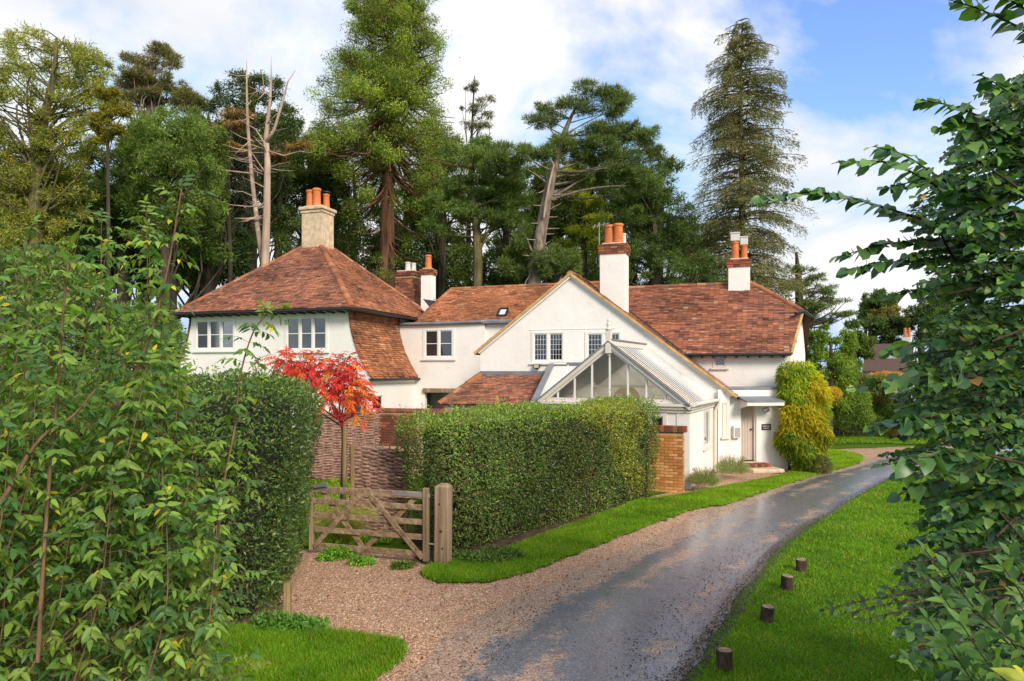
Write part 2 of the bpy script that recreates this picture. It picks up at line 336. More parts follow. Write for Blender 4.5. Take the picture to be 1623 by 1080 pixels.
# ---------------------------------------------------------------- ground, lane, drive
def struct(o): o['kind'] = 'structure'; return o
def sheet(name, poly, z, mat, jitter=0.0, seed=1, step=0.25):
    r = rng(seed); pts = []
    n = len(poly)
    for i in range(n):
        a = np.array(poly[i], float); b = np.array(poly[(i + 1) % n], float); L = np.linalg.norm(b - a); k = max(1, int(L / step)) if jitter else 1
        for j in range(k):
            p = a + (b - a) * j / k
            if jitter: p = p + r.normal(0, jitter, 2)
            pts.append((p[0], p[1], z))
    mb = MB(); mb.add(pts, [tuple(range(len(pts)))])
    o = mb.build(name, mat); return o
def area(poly): 
    s = sum(poly[i][0] * poly[(i + 1) % len(poly)][1] - poly[(i + 1) % len(poly)][0] * poly[i][1] for i in range(len(poly))); return s / 2
def ccw(poly): return poly if area(poly) > 0 else poly[::-1]
def catmull(pts, n=8):
    P = [np.array(p, float) for p in pts]; P = [2 * P[0] - P[1]] + P + [2 * P[-1] - P[-2]]; o = []
    for i in range(1, len(P) - 2):
        for j in range(n):
            t = j / n; a, b, c, d = P[i - 1:i + 3]
            o.append(0.5 * ((2 * b) + (c - a) * t + (2 * a - 5 * b + 4 * c - d) * t * t + (-a + 3 * b - 3 * c + d) * t ** 3))
    o.append(P[-2]); return o

g = sheet('ground', [(-900, -60), (900, -60), (900, 1800), (-900, 1800)], 0.0, M['lawn']); struct(g)
LEFT = [(-4.6, 0.4), (-2.7, 3.6), gp(640, 1080), gp(720, 1000), gp(885, 920), gp(1010, 866), gp(1130, 805), gp(1240, 765), gp(1340, 738), gp(1395, 722), gp(1445, 714), gp(1540, 708)]
RIGHT = [(-1.7, 0.4), (-0.3, 3.6), gp(1085, 1080), gp(1145, 1000), gp(1200, 915), gp(1260, 852), gp(1330, 803), gp(1392, 768), gp(1440, 750), gp(1500, 738), gp(1580, 730), gp(1720, 724)]
Lc = catmull(LEFT, 10); Rc = catmull(RIGHT, 10); n = len(Lc)
rr = rng(5); wob = np.convolve(rr.normal(0, 0.22, n + 6), np.ones(5) / 5, 'same')[:n]
V = []; C = []; K = 14
for i in range(n):
    a = Lc[i]; b = Rc[i] + np.array([wob[i], 0]) * 0.6
    for k in range(K + 1):
        s = k / K; p = a + (b - a) * s
        V.append((p[0], p[1], 0.008 + 0.03 * math.sin(math.pi * s))); C.append((s, 0, 0))
F = [(i * (K + 1) + k, i * (K + 1) + k + 1, (i + 1) * (K + 1) + k + 1, (i + 1) * (K + 1) + k) for i in range(n - 1) for k in range(K)]
struct(link('road', np_mesh('road', V, F, np.array(C), True), None, M['road']))
# gravel drive and the gravel strip along the lane's left edge
drive = [(-7.5, 5.2), (-4.0, 3.0)] + [tuple(p + np.array([0.45, -0.1])) for p in Lc[10:]] + [(24, 29.5)] + [(16.5, 28.0), (12.6, 26.8), (9.5, 24.0), (7.0, 21.4), (4.0, 17.4), (3.0, 16.3), (0.2, 12.4), (-1.1, 11.6), (-3.4, 11.9), (-7.5, 11.5)]
struct(sheet('gravel_drive', ccw(drive), 0.004, M['gravel'], 0.05, 3))
def smooth_poly(p):
    q = catmull(list(p) + [p[0]], 5)[:-1]; return ccw([tuple(a) for a in q])
# grass verges as raised turf sheets
VERGE_HEDGE = smooth_poly([gp(668, 915), gp(700, 925), gp(770, 924), gp(840, 908), gp(900, 884), gp(960, 861), gp(1030, 834), gp(1090, 812), gp(1122, 803), gp(1075, 797), gp(1020, 794), gp(960, 815), gp(860, 850), gp(780, 880), gp(715, 893), gp(680, 900)])
VERGE_HOUSE = smooth_poly([gp(1030, 794), gp(1080, 800), gp(1140, 803), gp(1190, 788), gp(1250, 768), gp(1310, 750), gp(1355, 738), gp(1368, 727), gp(1350, 719), gp(1305, 716), gp(1255, 748), gp(1205, 762), gp(1150, 772), gp(1090, 784)])
VERGE_NEAR = smooth_poly([gp(395, 1250), gp(330, 1010), gp(440, 1002), gp(520, 1004), gp(600, 1014), gp(636, 1022), gp(640, 1040), gp(610, 1070), gp(560, 1110), gp(500, 1180)])
VERGE_FAR = ccw([gp(1300, 706), gp(1360, 703), gp(1480, 706), gp(1600, 702), gp(1600, 694), gp(1290, 694)])
LAWN_R = ccw([tuple(p + np.array([0.10, 0])) for p in Rc[10:]] + [(30, 20), (14, 3), (6, 1), (1.2, 2.0)])
GARDEN = ccw([(-5.2, 12.0), (-3.3, 12.0), (-2.2, 12.2), (-2.4, 19.5), (-6.5, 19.5), (-7, 12.5)])
for nm, poly, z in (('turf', VERGE_HEDGE, 0.03), ('turf', VERGE_HOUSE, 0.03), ('turf', VERGE_NEAR, 0.03), ('turf', VERGE_FAR, 0.02), ('turf', GARDEN, 0.02)):
    struct(sheet(nm, poly, z, M['lawn'], 0.05, 11, 0.12))
FLOWERBED = ccw([gp(1100, 784), gp(1150, 774), gp(1205, 764), gp(1228, 752), gp(1215, 742), (6.5, 21.2), (4.75, 17.95)])
struct(sheet('gravel_bed', FLOWERBED, 0.042, M['gravel'], 0.03, 12))
struct(sheet('bare_soil', ccw([(-1.5, 11.05), (-0.6, 10.75), (0.9, 12.3), (3.4, 15.6), (3.3, 16.6), (-2.2, 13.0)]), 0.036, M['earth'], 0.06, 13))

def in_poly(P, poly):
    x, y = P[:, 0], P[:, 1]; c = np.zeros(len(P), bool); n = len(poly)
    for i in range(n):
        x1, y1 = poly[i]; x2, y2 = poly[(i + 1) % n]
        if y1 == y2: continue
        k = ((y1 > y) != (y2 > y)) & (x < (x2 - x1) * (y - y1) / (y2 - y1) + x1); c ^= k
    return c
def scatter(poly, n, seed, power=1.0):
    r = rng(seed); a = np.array(poly); lo, hi = a.min(0), a.max(0); out = []
    tot = 0
    while tot < n:
        P = lo + r.random((n * 3, 2)) * (hi - lo); P = P[in_poly(P, poly)]
        d = np.maximum(P[:, 1], 4)
        keep = r.random(len(P)) < (6.0 / d) ** power; P = P[keep]
        vis = (np.abs(P[:, 0]) < P[:, 1] * 0.80 + 0.4); P = P[vis]
        out.append(P); tot += len(P)
        if len(P) == 0: break
    return np.concatenate(out)[:n]
def grass(name, poly, n, seed, label, h=0.05, z=0.0, cols=((0.055, 0.15, 0.010), (0.13, 0.24, 0.02)), power=1.3, wd=0.006):
    r = rng(seed); P = scatter(poly, n, seed, power); n = len(P); P = P + r.normal(0, 0.035, (n, 2)) * (r.random((n, 1)) < 0.5)
    patch = 0.5 + 0.5 * np.sin(P[:, 0] * 1.7 + np.sin(P[:, 1] * 1.1) * 2) * np.sin(P[:, 1] * 1.3 + P[:, 0] * 0.4)
    hh = h * (0.55 + 0.7 * r.random(n)) * (0.8 + 0.35 * patch); wdt = wd * (0.7 + 0.6 * r.random(n)) * np.maximum(1, P[:, 1] / 9)
    a = r.random(n) * 2 * np.pi; lean = r.normal(0, 0.55, (n, 2)) * hh[:, None]
    B = np.column_stack([P, np.full(n, z)]); S = np.column_stack([np.cos(a), np.sin(a), np.zeros(n)]) * wdt[:, None]
    T = B + np.column_stack([lean, hh])
    V = np.stack([B - S, B + S, T], 1).reshape(-1, 3); F = np.arange(3 * n).reshape(-1, 3)
    p2 = 0.5 + 0.5 * np.sin(P[:, 0] * 4.3 + 2 * np.sin(P[:, 1] * 3.1)) * np.sin(P[:, 1] * 3.7 + 1.5 * np.sin(P[:, 0] * 2.3))
    t = np.clip(r.random(n) * 0.55 + patch * 0.3 + p2 * 0.25, 0, 1)[:, None]; c = np.array(cols[0]) * (1 - t) + np.array(cols[1]) * t
    dry = r.random(n) < 0.07 + 0.14 * (p2 > 0.78); c[dry] = (0.24, 0.22, 0.08); dk_ = r.random(n) < 0.25 * (p2 < 0.25); c[dk_] *= 0.55
    o = link(name, np_mesh(name, V, F, np.repeat(c, 3, 0)), None, M['grassb']); tag(o, label, 'grass', kind='stuff'); return o
grass('grass', LAWN_R, 170000, 21, 'bright green mown lawn to the right of the lane', 0.042)
grass('grass', VERGE_HEDGE, 60000, 22, 'strip of mown grass along the foot of the clipped hedge', 0.05, 0.03)
grass('grass', VERGE_HOUSE, 45000, 23, 'bright grass verge in front of the cottage door', 0.05, 0.03, cols=((0.075, 0.17, 0.010), (0.17, 0.29, 0.02)))
grass('grass', VERGE_NEAR, 42000, 24, 'patch of grass at the near corner of the gravel drive', 0.06, 0.03)
grass('grass', VERGE_FAR, 14000, 25, 'far grass verge below the distant clipped hedge', 0.08, 0.02)
grass('grass', GARDEN, 9000, 26, 'garden lawn seen through the field gate', 0.09, 0.02, cols=((0.09, 0.18, 0.012), (0.22, 0.32, 0.03)))
# loose stones on the drive
def pebbles(name, poly, n, seed, label, zf, size=(0.006, 0.013), power=1.0, cols=None):
    r = rng(seed); P = scatter(poly, n, seed, power); n = len(P)
    base = np.array([(1, 0, 0), (0, 1, 0), (-1, 0, 0), (0, -1, 0), (0, 0, 0.75)], float)
    s = (size[0] + (size[1] - size[0]) * r.random(n) ** 2)[:, None, None]; a = r.random(n) * 6.28
    ca, sa = np.cos(a), np.sin(a); X = base[None] * np.column_stack([0.8 + 0.6 * r.random(n), 0.7 + 0.4 * r.random(n), 0.6 + 0.7 * r.random(n)])[:, None, :]
    XR = np.stack([X[..., 0] * ca[:, None] - X[..., 1] * sa[:, None], X[..., 0] * sa[:, None] + X[..., 1] * ca[:, None], X[..., 2]], -1) * s
    V = XR + np.column_stack([P, np.full(n, zf)])[:, None, :]
    f = np.array([(0, 1, 4), (1, 2, 4), (2, 3, 4), (3, 0, 4)]); F = (np.arange(n)[:, None, None] * 5 + f[None]).reshape(-1, 3)
    pal = np.array(cols if cols is not None else [(0.44, 0.22, 0.13), (0.60, 0.33, 0.20), (0.66, 0.42, 0.28), (0.50, 0.26, 0.15), (0.72, 0.58, 0.48), (0.22, 0.12, 0.08)])
    c = pal[r.integers(0, len(pal), n)] * (0.75 + 0.5 * r.random((n, 1)))
    o = link(name, np_mesh(name, V.reshape(-1, 3), F, np.repeat(c, 5, 0)), None, M['brick']); return tag(o, label, 'gravel', kind='stuff')
DRIVE_NEAR = ccw([(-5.2, 6.6), gp(640, 1080), gp(730, 1000), gp(900, 925), gp(1010, 872), gp(1130, 808), gp(1110, 800), gp(900, 886), gp(770, 926), gp(670, 918), (-1.3, 11.3), (-3.4, 11.6), (-2.9, 8.2)])
pebbles('gravel', DRIVE_NEAR, 22000, 31, 'loose orange-brown pea gravel covering the drive by the gate', 0.004)
LANE = ccw([tuple(p) for p in Lc[12:75]] + [tuple(p) for p in Rc[12:75]][::-1])
pebbles('grit', LANE, 9000, 32, 'loose grit and crumbs of soil strewn over the wet lane', 0.03, (0.005, 0.014), 1.2, [(0.03, 0.025, 0.022), (0.10, 0.07, 0.05), (0.20, 0.13, 0.08), (0.05, 0.04, 0.035)])
EDGE_R = ccw([tuple(p + np.array([-0.22, 0.0])) for p in Rc[14:80]] + [tuple(p + np.array([0.12, 0.0])) for p in Rc[14:80]][::-1])
pebbles('crumbled_edge', EDGE_R, 5000, 33, 'dark crumbled tarmac and soil along the lawn side of the lane', 0.012, (0.006, 0.018), 1.2, [(0.07, 0.06, 0.06), (0.11, 0.09, 0.085), (0.05, 0.04, 0.038), (0.16, 0.11, 0.08)])

# fallen leaves
def litter(poly, n, seed, label, z):
    r = rng(seed); P = scatter(poly, n, seed, 0.8); n = len(P); a = r.random(n) * 6.28; Lq = 0.022 + 0.03 * r.random(n)
    D = np.column_stack([np.cos(a), np.sin(a), 0.15 * r.normal(0, 1, n)]); S = np.column_stack([-np.sin(a), np.cos(a), 0.25 * r.normal(0, 1, n)]); C0 = np.column_stack([P, np.full(n, z)])
    V = np.stack([C0, C0 + D * (Lq * 0.5)[:, None] + S * (Lq * 0.32)[:, None], C0 + D * Lq[:, None] + np.array([0, 0, 0.008]), C0 + D * (Lq * 0.5)[:, None] - S * (Lq * 0.32)[:, None]], 1).reshape(-1, 3)
    pal = np.array([(0.30, 0.16, 0.05), (0.18, 0.09, 0.04), (0.38, 0.27, 0.07), (0.10, 0.06, 0.04), (0.22, 0.10, 0.05)]); c = pal[r.integers(0, 5, n)]
    o = link('fallen_leaves', np_mesh('fallen_leaves', V, np.arange(len(V)).reshape(-1, 4), np.repeat(c, 4, 0)), None, M['brick']); tag(o, label, 'leaves', kind='stuff')
litter(LAWN_R, 260, 34, 'fallen brown leaves scattered over the lawn', 0.035)
litter(LANE, 420, 35, 'fallen leaves stuck to the wet lane', 0.034)
litter(DRIVE_NEAR, 260, 36, 'fallen leaves scattered on the gravel drive', 0.014)

# ---------------------------------------------------------------- building kit
def frame_m(x, y, th): return Matrix.Translation((x, y, 0)) @ Matrix.Rotation(-R(th), 4, 'Z')
def hit(Tw, u, v, y=0.0):          # where the ray of a photo pixel meets a wall plane: (x, z) on the wall
    inv = Tw.inverted(); o = inv @ Vector((0, 0, CAM_H)); d = inv.to_3x3() @ Vector(((u - 811.5) / FPX, 1.0, -(v - HORIZON) / FPX))
    t = (y - o.y) / d.y; p = o + d * t; return p.x, p.z
def xf(mb, T): mb.v = [tuple(T @ Vector(p)) for p in mb.v]; return mb
def clip(poly, cell):
    x0, x1, z0, z1 = cell
    P = [tuple(p) for p in poly]
    for ax, val, sg in ((0, x0, 1), (0, x1, -1), (1, z0, 1), (1, z1, -1)):
        q = []
        for i in range(len(P)):
            a, b = P[i], P[(i + 1) % len(P)]; da = (a[ax] - val) * sg; db = (b[ax] - val) * sg
            if da >= 0: q.append(a)
            if (da >= 0) != (db >= 0):
                t = da / (da - db); q.append((a[0] + (b[0] - a[0]) * t, a[1] + (b[1] - a[1]) * t))
        P = q
        if len(P) < 3: return []
    return P
def wall_mb(poly, holes=(), depth=0.16, thick=0.22):
    mb = MB(); xs = sorted({min(p[0] for p in poly), max(p[0] for p in poly)} | {h[i] for h in holes for i in (0, 1)})
    zs = sorted({min(p[1] for p in poly), max(p[1] for p in poly)} | {h[i] for h in holes for i in (2, 3)})
    for i in range(len(xs) - 1):
        for j in range(len(zs) - 1):
            cx, cz = (xs[i] + xs[i + 1]) / 2, (zs[j] + zs[j + 1]) / 2
            if any(h[0] < cx < h[1] and h[2] < cz < h[3] for h in holes): continue
            q = clip(poly, (xs[i], xs[i + 1], zs[j], zs[j + 1]))
            if len(q) >= 3:
                mb.add([(x, 0, z) for x, z in q], [tuple(range(len(q)))])
                mb.add([(x, thick, z) for x, z in q], [tuple(range(len(q) - 1, -1, -1))])
    for x0, x1, z0, z1 in holes:
        mb.add([(x0, 0, z0), (x1, 0, z0), (x1, 0, z1), (x0, 0, z1), (x0, thick, z0), (x1, thick, z0), (x1, thick, z1), (x0, thick, z1)],
               [(0, 4, 5, 1), (1, 5, 6, 2), (2, 6, 7, 3), (3, 7, 4, 0)])
    return mb
def window(parent, T, box, lights=2, rows=2, lead=None, sill=True, inner=None, mat='paintw', fw=0.06, ow=0.09, name='window'):
    x0, x1, z0, z1 = box; mb = MB()
    y0, y1 = -0.025, 0.08
    mb.box(x0 - 0.01, x0 + ow, y0, y1, z0, z1); mb.box(x1 - ow, x1 + 0.01, y0, y1, z0, z1)
    mb.box(x0 + ow, x1 - ow, y0 + 0.002, y1, z0, z0 + ow); mb.box(x0 + ow, x1 - ow, y0 + 0.002, y1, z1 - ow, z1)
    lw = (x1 - x0 - 2 * ow) / lights
    for i in range(1, lights):
        xm = x0 + ow + lw * i; mb.box(xm - 0.04, xm + 0.04, y0 + 0.004, y1, z0 + ow, z1 - ow)
    wobj = xf(mb, T).build(name, M[mat], parent)
    for i in range(lights):
        a = x0 + ow + lw * i + (0.04 if i else 0); b = x0 + ow + lw * (i + 1) - (0.04 if i < lights - 1 else 0); c, d = z0 + ow, z1 - ow
        s = MB(); cw = fw * 0.6
        s.box(a, a + cw, 0.005, 0.05, c, d); s.box(b - cw, b, 0.005, 0.05, c, d); s.box(a + cw, b - cw, 0.006, 0.05, c, c + cw); s.box(a + cw, b - cw, 0.006, 0.05, d - cw, d)
        xf(s, T).build('casement', M[mat], wobj)
        for k in range(rows):
            zc, zd = c + cw + (d - c - 2 * cw) * k / rows, c + cw + (d - c - 2 * cw) * (k + 1) / rows
            if k: xf(MB().box(a + cw, b - cw, 0.008, 0.045, zc - 0.014, zc + 0.014), T).build('glazing_bar', M[mat], wobj)
            xf(MB().box(a + cw, b - cw, 0.026, 0.030, zc, zd), T).build('pane', M['glass'], wobj)
        if lead:
            lc = MB(); nx, nz = lead
            for k in range(1, nx): xx = a + cw + (b - a - 2 * cw) * k / nx; lc.box(xx - 0.006, xx + 0.006, 0.016, 0.025, c + cw, d - cw)
            for k in range(1, nz): zz = c + cw + (d - c - 2 * cw) * k / nz; lc.box(a + cw, b - cw, 0.017, 0.024, zz - 0.006, zz + 0.006)
            xf(lc, T).build('lead_came', M['cowl'], wobj)
        if inner and inner[i % len(inner)]:
            xf(MB().box(a, b, 0.14, 0.15, c, d), T).build('blind', M[inner[i % len(inner)]], wobj)
    if not inner: xf(MB().box(x0 - 0.35, x1 + 0.35, 0.75, 0.77, z0 - 0.4, z1 + 0.1), T).build('shade_back', M['dark'], wobj); xf(MB().box(x0 - 0.35, x0 - 0.33, 0.25, 0.75, z0 - 0.4, z1 + 0.1).box(x1 + 0.33, x1 + 0.35, 0.25, 0.75, z0 - 0.4, z1 + 0.1).box(x0 - 0.35, x1 + 0.35, 0.25, 0.75, z0 - 0.42, z0 - 0.4), T).build('shade_side', M['dark'], wobj)  # dark box added behind the panes; its colour stands in for room shade
    if sill: xf(MB().box(x0 - 0.07, x1 + 0.07, -0.075, 0.02, z0 - 0.06, z0 - 0.003), T).build('sill', M[mat], wobj)
    return wobj

TILE_A = [(0.44, 0.175, 0.100), (0.33, 0.140, 0.090), (0.22, 0.115, 0.088), (0.58, 0.265, 0.150), (0.15, 0.09, 0.078), (0.40, 0.155, 0.095)]
TILE_O = [(0.56, 0.225, 0.100), (0.48, 0.190, 0.088), (0.37, 0.150, 0.078), (0.64, 0.32, 0.165), (0.24, 0.11, 0.07), (0.43, 0.170, 0.082)]
def tiles(parent, O, U, Vd, v1, interval, seed, pal=TILE_A, tw=0.168, ga=0.09, v0=0.0, curve=None, light=0.05):
    """rows of plain clay tiles on a plane: O origin at the eave, U along the eave, Vd up the slope"""
    r = rng(seed); O = np.array(O, float); U = unit(np.array(U, float)); Vd = unit(np.array(Vd, float)); Nn = np.cross(U, Vd)
    if Nn[2] < 0: Nn = -Nn
    pal = np.array(pal); vs = []; cs = []
    rows = int((v1 - v0) / ga)
    for k in range(rows):
        v = v0 + k * ga; a, b = interval(v + ga * 0.5)
        if b - a < 0.05: continue
        m = int((b - a) / tw) + 2; off = (k % 2) * tw / 2 + r.normal(0, 0.006)
        e = a - off + np.arange(m + 1) * tw; lo = np.clip(e[:-1] + 0.002, a, b); hi = np.clip(e[1:] - 0.002, a, b); ok = hi - lo > 0.02
        lo, hi = lo[ok], hi[ok]; q = len(lo)
        if q == 0: continue
        lift = r.normal(0, 0.005, q); l0 = 0.052 + lift; l1 = 0.008 + lift; sag = r.normal(0, 0.004, q)
        def P(uu, vv, nn): return O + np.outer(uu, U) + np.outer(np.broadcast_to(vv, uu.shape), Vd) + np.outer(nn, Nn)
        vb = v - 0.02 + sag; vt = v + ga * 1.25
        A = P(lo, vb, l0); B = P(hi, vb, l0 + r.normal(0, 0.003, q)); Cc = P(hi, vt, l1); D = P(lo, vt, l1)
        E = P(lo, vb, l0 - 0.034); F_ = P(hi, vb, l0 - 0.034)
        vs.append(np.stack([A, B, Cc, D, E, F_], 1))
        mid = (lo + hi) / 2
        patch = 0.5 + 0.5 * np.sin(mid * 1.3 + seed) * np.sin(v * 1.9 + mid * 0.6 + seed * 2)
        idx = np.where(r.random(q) < 0.25 + 0.35 * patch, r.integers(0, 3, q) + (3 if False else 0), r.integers(0, len(pal), q))
        c0 = pal[idx]; c1 = np.concatenate([c0[-1:], c0[:-1]]); c2 = np.concatenate([c0[1:], c0[:1]])
        c = (0.5 * c0 + 0.25 * c1 + 0.25 * c2) * (0.72 + 0.56 * r.random((q, 1))) * (0.72 + 0.5 * patch[:, None])
        run = np.convolve(r.random(q + 4), np.ones(3) / 3, 'same')[2:2 + q] > 0.66 - light; c[run] = c[run] * 0.65 + np.array([0.50, 0.20, 0.09]) * 0.35
        dkp = (np.sin(mid * 3.1 + 2.2 * np.sin(v * 2.3 + seed)) * np.sin(v * 4.1 + 1.7 * np.sin(mid * 1.9)) > 0.45) & (r.random(q) < 0.6); c[dkp] *= 0.66
        lich = r.random(q) < 0.006; c[lich] = np.array([0.45, 0.33, 0.24])
        cs.append(np.repeat(c, 6, 0))
    V = np.concatenate(vs).reshape(-1, 3); nT = len(V) // 6; C = np.concatenate(cs)
    if curve is not None: V = curve(V)
    f = np.array([(0, 1, 2, 3), (4, 5, 1, 0), (0, 3, 3, 4), (1, 5, 2, 2)])[:2]
    F = (np.arange(nT)[:, None, None] * 6 + f[None]).reshape(-1, 4)
    o = link('roof_tiles', np_mesh('roof_tiles', V, F, C), parent, M['tile']); o['kind'] = 'stuff'; return o
RT = {}
def ridge_mesh(shade):
    if shade in RT: return RT[shade]
    mb = MB(); n = 7; col = [(0.36, 0.13, 0.055), (0.24, 0.085, 0.042), (0.42, 0.20, 0.10), (0.20, 0.10, 0.06)][shade]
    pr = [(0.125 * math.cos(math.pi * k / (n - 1)), 0.105 * math.sin(math.pi * k / (n - 1))) for k in range(n)]
    vs = [(0.0, y, z) for y, z in pr] + [(0.31, y * 0.93, z * 0.93) for y, z in pr]
    mb.add(vs, [(k, k + 1, n + k + 1, n + k) for k in range(n - 1)] + [tuple(range(n)), tuple(range(2 * n - 1, n - 1, -1))], col)
    me = bpy.data.meshes.new('ridge_tile'); me.from_pydata(mb.v, [], mb.f); a = me.color_attributes.new('Col', 'FLOAT_COLOR', 'POINT')
    a.data.foreach_set('color', np.tile(np.array(col + (1,), np.float32), len(mb.v))); me.materials.append(M['tile']); me.update(); RT[shade] = me; return me
def ridge(parent, p, q, seed=0, drop=-0.02):
    p = Vector(p); q = Vector(q); d = q - p; L = d.length; d.normalize(); k = max(1, round(L / 0.31)); st = L / k; r = random.Random(seed)
    y = Vector((0, 0, 1)).cross(d).normalized(); z = d.cross(y)
    for i in range(k):
        o = link('ridge_tile', ridge_mesh(r.choice([0, 0, 1, 2, 3])), parent)
        m = Matrix((d, y, z)).transposed().to_4x4(); m.translation = p + d * (i * st) + z * (drop + r.uniform(-0.008, 0.008)); o.matrix_local = m @ Matrix.Rotation(r.uniform(-0.03, 0.03), 4, 'Z') @ Matrix.Diagonal((st / 0.31, 1, 1, 1))
def bricks_mb(parent, T, w, h, pal, seed, L=0.215, H=0.065, j=0.012, dep=0.1, stuff=False, name='brick', skip=None, z0=0.0):
    """a face of brickwork on plane y=0 (facing -y) of T; each brick its own part unless stuff"""
    r = random.Random(seed); rows = int(h / (H + j)); mbs = MB(); cache = {}
    for k in range(rows):
        z = z0 + k * (H + j); x = -(L / 2 + j / 2) * (k % 2)
        while x < w - 0.02:
            a, b = max(x, 0), min(x + L, w); x += L + j
            if b - a < 0.03 or (skip and skip((a + b) / 2, z)): continue
            f_ = r.uniform(0.75, 1.2); c = tuple(v * f_ for v in r.choice(pal)); pr = r.uniform(-0.004, 0.004)
            if stuff: mbs.box(a, b, -0.008 + pr, dep, z, z + H, c)
            else:
                key = (round(b - a, 3), r.randrange(6))
                if key not in cache:
                    mb = MB().box(0, b - a, -0.008, dep, 0, H, c); me = mb.build('brick', M['brick'], parent); me.matrix_local = T @ Matrix.Translation((a, pr, z)); cache[key] = me.data; me.name = name
                else:
                    o = link(name, cache[key], parent); o.matrix_local = T @ Matrix.Translation((a, pr, z))
    if stuff and mbs.v: o = xf(mbs, T).build('brickwork', M['brick'], parent); o['kind'] = 'stuff'; return o
BR_RED = [(0.30, 0.10, 0.055), (0.22, 0.075, 0.045), (0.38, 0.15, 0.08), (0.16, 0.06, 0.045)]
BR_OR = [(0.62, 0.28, 0.085), (0.58, 0.25, 0.075), (0.64, 0.33, 0.12), (0.52, 0.21, 0.07), (0.60, 0.30, 0.11)]
def chimney(parent, c, w, dpt, z0, z1, cap, mat, pots, seed, th=0.0, shoulder=0.06):
    """stack with corbelled cap and pots; cap: height of brick band (0: stone cap)"""
    T = Matrix.Translation((c[0], c[1], 0)) @ Matrix.Rotation(-R(th), 4, 'Z')
    zb = z1 - cap
    st = xf(MB().box(-w / 2, w / 2, -dpt / 2, dpt / 2, z0, zb), T).build('chimney', M[mat], parent, bevel=0.012)
    if cap > 0.05 and mat != 'stone':
        b = MB(); ov = shoulder; r = random.Random(seed)
        rows = max(2, int(cap / 0.075)); hh = cap / rows
        core = xf(MB().box(-w / 2 - ov * 0.5, w / 2 + ov * 0.5, -dpt / 2 - ov * 0.5, dpt / 2 + ov * 0.5, zb + 0.002, z1 - 0.01), T).build('chimney_cap', M['mortar'], st)
        for k in range(rows):
            o_ = ov * (1.0 if k >= rows - 2 else 0.72)
            for (n_, a0, a1, fx) in ((0, -w / 2 - o_, w / 2 + o_, 'x'), (1, -dpt / 2 - o_, dpt / 2 + o_, 'y')):
                for sg in (-1, 1):
                    x = a0
                    while x < a1 - 0.03:
                        e = min(x + 0.22, a1); cc = tuple(v * r.uniform(0.7, 1.3) for v in r.choice(BR_RED))
                        if fx == 'x': y_ = sg * (dpt / 2 + o_); b.box(x + 0.004, e - 0.004, min(y_, y_ - sg * 0.1), max(y_, y_ - sg * 0.1), zb + k * hh + 0.005, zb + (k + 1) * hh - 0.004, cc)
                        else: y_ = sg * (w / 2 + o_); b.box(min(y_, y_ - sg * 0.1), max(y_, y_ - sg * 0.1), x + 0.106 if x == a0 else x + 0.004, e - 0.004 if e < a1 else a1 - 0.106, zb + k * hh + 0.005, zb + (k + 1) * hh - 0.004, cc)
                        x = e
        o = xf(b, T).build('brickwork', M['brick'], st); o['kind'] = 'stuff'
    else:
        xf(MB().box(-w / 2 - 0.10, w / 2 + 0.10, -dpt / 2 - 0.10, dpt / 2 + 0.10, zb + 0.003, z1), T).build('chimney_cap', M[mat], st, bevel=0.03)
        xf(MB().box(-w / 2 - 0.04, w / 2 + 0.04, -dpt / 2 - 0.04, dpt / 2 + 0.04, zb - 0.12, zb), T).build('chimney_band', M[mat], st, bevel=0.02)
    xf(MB().box(-w / 2 + 0.05, w / 2 - 0.05, -dpt / 2 + 0.05, dpt / 2 - 0.05, z1 - 0.02, z1 + 0.06), T).build('flaunching', M['stone'], st, bevel=0.03)
    for (x, y, h, rad, kind) in pots:
        p = T @ Vector((x, y, z1 + 0.03))
        MB().lathe(p, [(rad * 1.02, 0), (rad * 1.08, h * 0.12), (rad, h * 0.16), (rad * 0.93, h * 0.5), (rad * 0.90, h * 0.85), (rad * 1.06, h * 0.88), (rad * 1.06, h * 0.96), (rad * 0.95, h), (rad * 0.75, h), (rad * 0.7, h * 0.8)], 14).build('chimney_pot', M['cowl' if kind == 'stone' else 'pot'], st, smooth=False)
        if kind == 'cowl':
            m2 = MB()
            m2.box(p.x - rad * 1.15, p.x + rad * 1.15, p.y - rad * 1.15, p.y + rad * 1.15, p.z + h * 1.0, p.z + h * 1.0 + 0.27)
            m2.build('cowl', M['cowl'], st, bevel=0.015); MB().box(p.x - rad * 1.3, p.x + rad * 1.3, p.y - rad * 1.3, p.y + rad * 1.3, p.z + h + 0.272, p.z + h + 0.31).build('cowl_lid', M['cowl'], st)
        if kind == 'cap': MB().lathe(p + Vector((0, 0, h)), [(rad * 0.8, 0.0), (rad * 0.8, 0.05), (rad * 1.35, 0.06), (rad * 1.35, 0.10), (0.05, 0.14)], 12).build('cowl', M['iron'], st)
    return st

# ---------------------------------------------------------------- hip-roofed house on the left
TL = frame_m(-5.66, 24.0, 18)
house = empty('house', (-5.66, 24.0, 0), -R(18)); tag(house, 'white two-storey house on the left with pyramid tiled roof and tile-hung flank', 'house')
EZ = 5.28; IN = 0.28
XL, XR, YB = -7.5 + IN, -IN, 7.2 - IN
